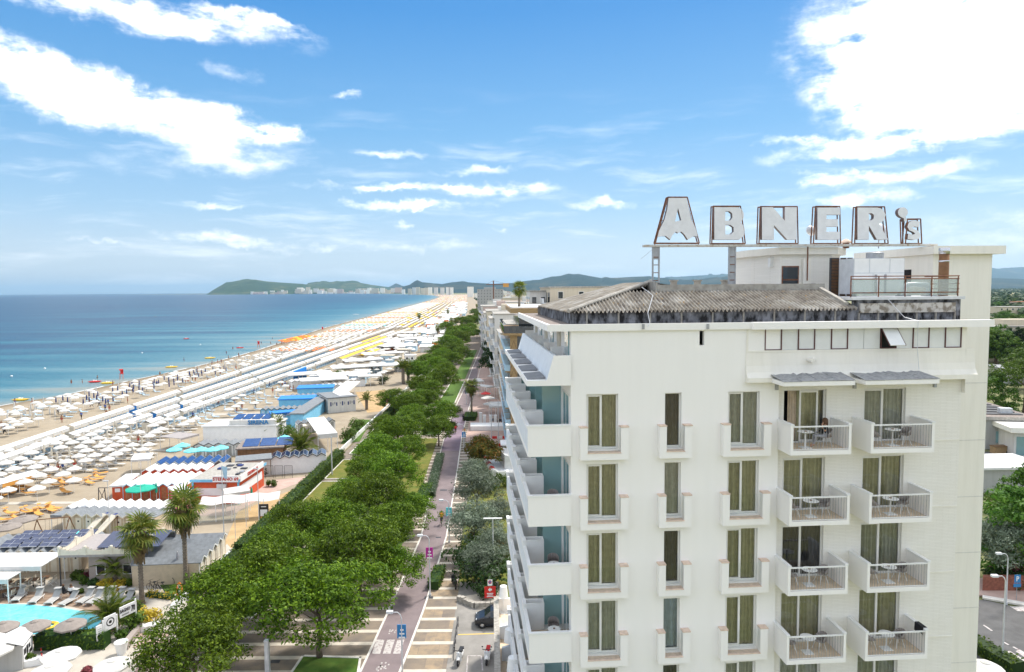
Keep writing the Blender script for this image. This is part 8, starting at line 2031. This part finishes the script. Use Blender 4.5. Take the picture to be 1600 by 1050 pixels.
person(620, 742, 'walk', 'cloth_white', 'cloth_black', 'walker in white shirt on the striped promenade under the trees', R_(10)); person(628, 743, 'walk', 'teal', 'cloth_black', 'walker in green shirt on the striped promenade under the trees', R_(10)); person(725, 682, 'walk', 'cloth_orange', 'cloth_white', 'walker in orange beside the cycle path', R_(190)); person(733, 612, 'walk', 'cloth_red', 'cloth_black', 'walker in red near the terrace restaurant', R_(0)); person(738, 606, 'walk', 'cloth_white', 'cloth_blue', 'walker in white near the terrace restaurant', R_(180))
q = G(100, 936); figure('person', 'sunbather sitting on a lounger by the pool', (q.x, q.y, .12), R_(150), pose('sit'), BON, RAD, dress('skin_tan', 'cloth_black', 'skin_tan', (1.4, 1.41), (.4, .62), True), 1.0, 'short'); q = G(112, 936); figure('person', 'sunbather in white sitting by the pool loungers', (q.x, q.y, .12), R_(200), pose('sit'), BON, RAD, dress('cloth_white', 'cloth_black', 'skin_tan', (.62, 1.0), (.4, .62), True), 1.0, 'short')
for px, py, top, lab, a in ((690, 821, 'cloth_orange', 'cyclist with bare back riding away along the cycle path', 183), (712, 678, 'cloth_red', 'cyclist in red riding along the cycle path', 184), (724, 660, 'cloth_black', 'cyclist in black by the right kerb of the path', 184)):
    q = G(px, py); figure('person', lab, (q.x, q.y, .03), R_(a), pose('ride'), BON, RAD, dress(top, 'cloth_black', 'skin', (1.0, 1.46), (.5, 1.0)), 1.0, 'short'); t = thing('bicycle', 'bicycle under the %s' % lab, 'bicycle', (q.x, q.y, .03), R_(a+180)); bike(t, 'dark_metal')
# bathers along the shore: copies of three bodies
bt = []
for i, (k, c) in enumerate((('stand', 'cloth_red'), ('walk', 'cloth_blue'), ('walk', 'cloth_black'))):
    bt.append(Proto(figure('person', 'bather walking along the wet sand at the water edge', (0, 0, 0), 0, pose(k), BON, RAD, dress('skin_tan', c, 'skin_tan', (1.03, 1.04), (.75, 1.0)), 1.0, 'short', group='bathers at the water edge')))
pr_ = random.Random(4)
for i in range(30):
    y = pr_.uniform(150, 420); o_ = pr_.choice([pr_.uniform(-14, 0), pr_.uniform(3, 12), pr_.uniform(4, 12)]); z = -.32 if o_ < 1 else (-.2 if o_ < 6 else -.03)
    bt[i % 3].put((xs(y)+o_, y, z-(.4 if o_ < -6 else 0)), pr_.uniform(0, 6))
sp_ = Proto(figure('person', 'holidaymaker standing between the umbrellas on the sand', (0, 0, 0), 0, pose('stand'), BON, RAD, dress('skin_tan', 'cloth_red', 'skin_tan', (1.03, 1.04), (.75, 1.0)), 1.0, 'short', group='holidaymakers among the umbrellas')); sp2 = Proto(figure('person', 'holidaymaker standing between the umbrellas on the sand', (0, 0, 0), 0, pose('walk'), BON, RAD, dress('cloth_blue', 'cloth_black', 'skin_tan'), 1.0, 'short', group='holidaymakers among the umbrellas'))
for i in range(120):
    x, y = pr_.uniform(-114, -60), pr_.uniform(92, 250)
    if inpoly(x, y, P1) or inpoly(x, y, P3) or x < -92: (sp_ if i % 2 else sp2).put((x, y, 0), pr_.uniform(0, 6))
# ------------------------------------------------------------------ distant woods and the hazy air
wr = random.Random(17); mb = MB()
def blob(x, y, r, h):
    for _ in range(26):
        a = wr.uniform(0, 6.28); e = math.asin(wr.random()); q = Vector((x+r*math.cos(e)*math.cos(a), y+r*math.cos(e)*math.sin(a), h*.35+h*.65*math.sin(e))); s = r*wr.uniform(.25, .5)
        n = Vector((math.cos(e)*math.cos(a)+wr.uniform(-.4, .4), math.cos(e)*math.sin(a)+wr.uniform(-.4, .4), math.sin(e)+.3)).normalized(); u = n.orthogonal().normalized(); v = n.cross(u); mb.face([q-u*s, q+v*s, q+u*s, q-v*s])
for i in range(900):
    y = 480*math.exp(wr.uniform(0, 2.7)); px = wr.uniform(1530, 1850); blob((px-800)/FPX*y, y, wr.uniform(4, 7)*(1+y/4000), wr.uniform(8, 13))
for i in range(420):
    y = 480*math.exp(wr.uniform(0, 2.5)); x = inland(y)+wr.uniform(16, 40+y*.3); blob(x, y, wr.uniform(3, 6), wr.uniform(7, 11))
o = mb.build('distant_wood', 'leaf_dark'); o['kind'] = 'stuff'; o['label'] = 'far woods and tree belts inland of the town'; o['category'] = 'woods'
HZ = MB().box(-64000, 64000, -61000, 64000, -2.0, 680.0).build('haze', 'black'); HZ.data.materials.clear()
m = bpy.data.materials.new('haze_air'); m.use_nodes = True; m.node_tree.nodes.clear(); ho = m.node_tree.nodes.new('ShaderNodeOutputMaterial'); pv = m.node_tree.nodes.new('ShaderNodeVolumePrincipled')
pv.inputs['Color'].default_value = (.50, .77, 1.0, 1); pv.inputs['Density'].default_value = 3.4e-5; pv.inputs['Anisotropy'].default_value = .4
m.node_tree.links.new(pv.outputs[0], ho.inputs['Volume']); HZ.data.materials.append(m); HZ['kind'] = 'stuff'; HZ['label'] = 'pale blue summer haze over the coast'; HZ['category'] = 'haze'
HZ.display_type = 'WIRE'
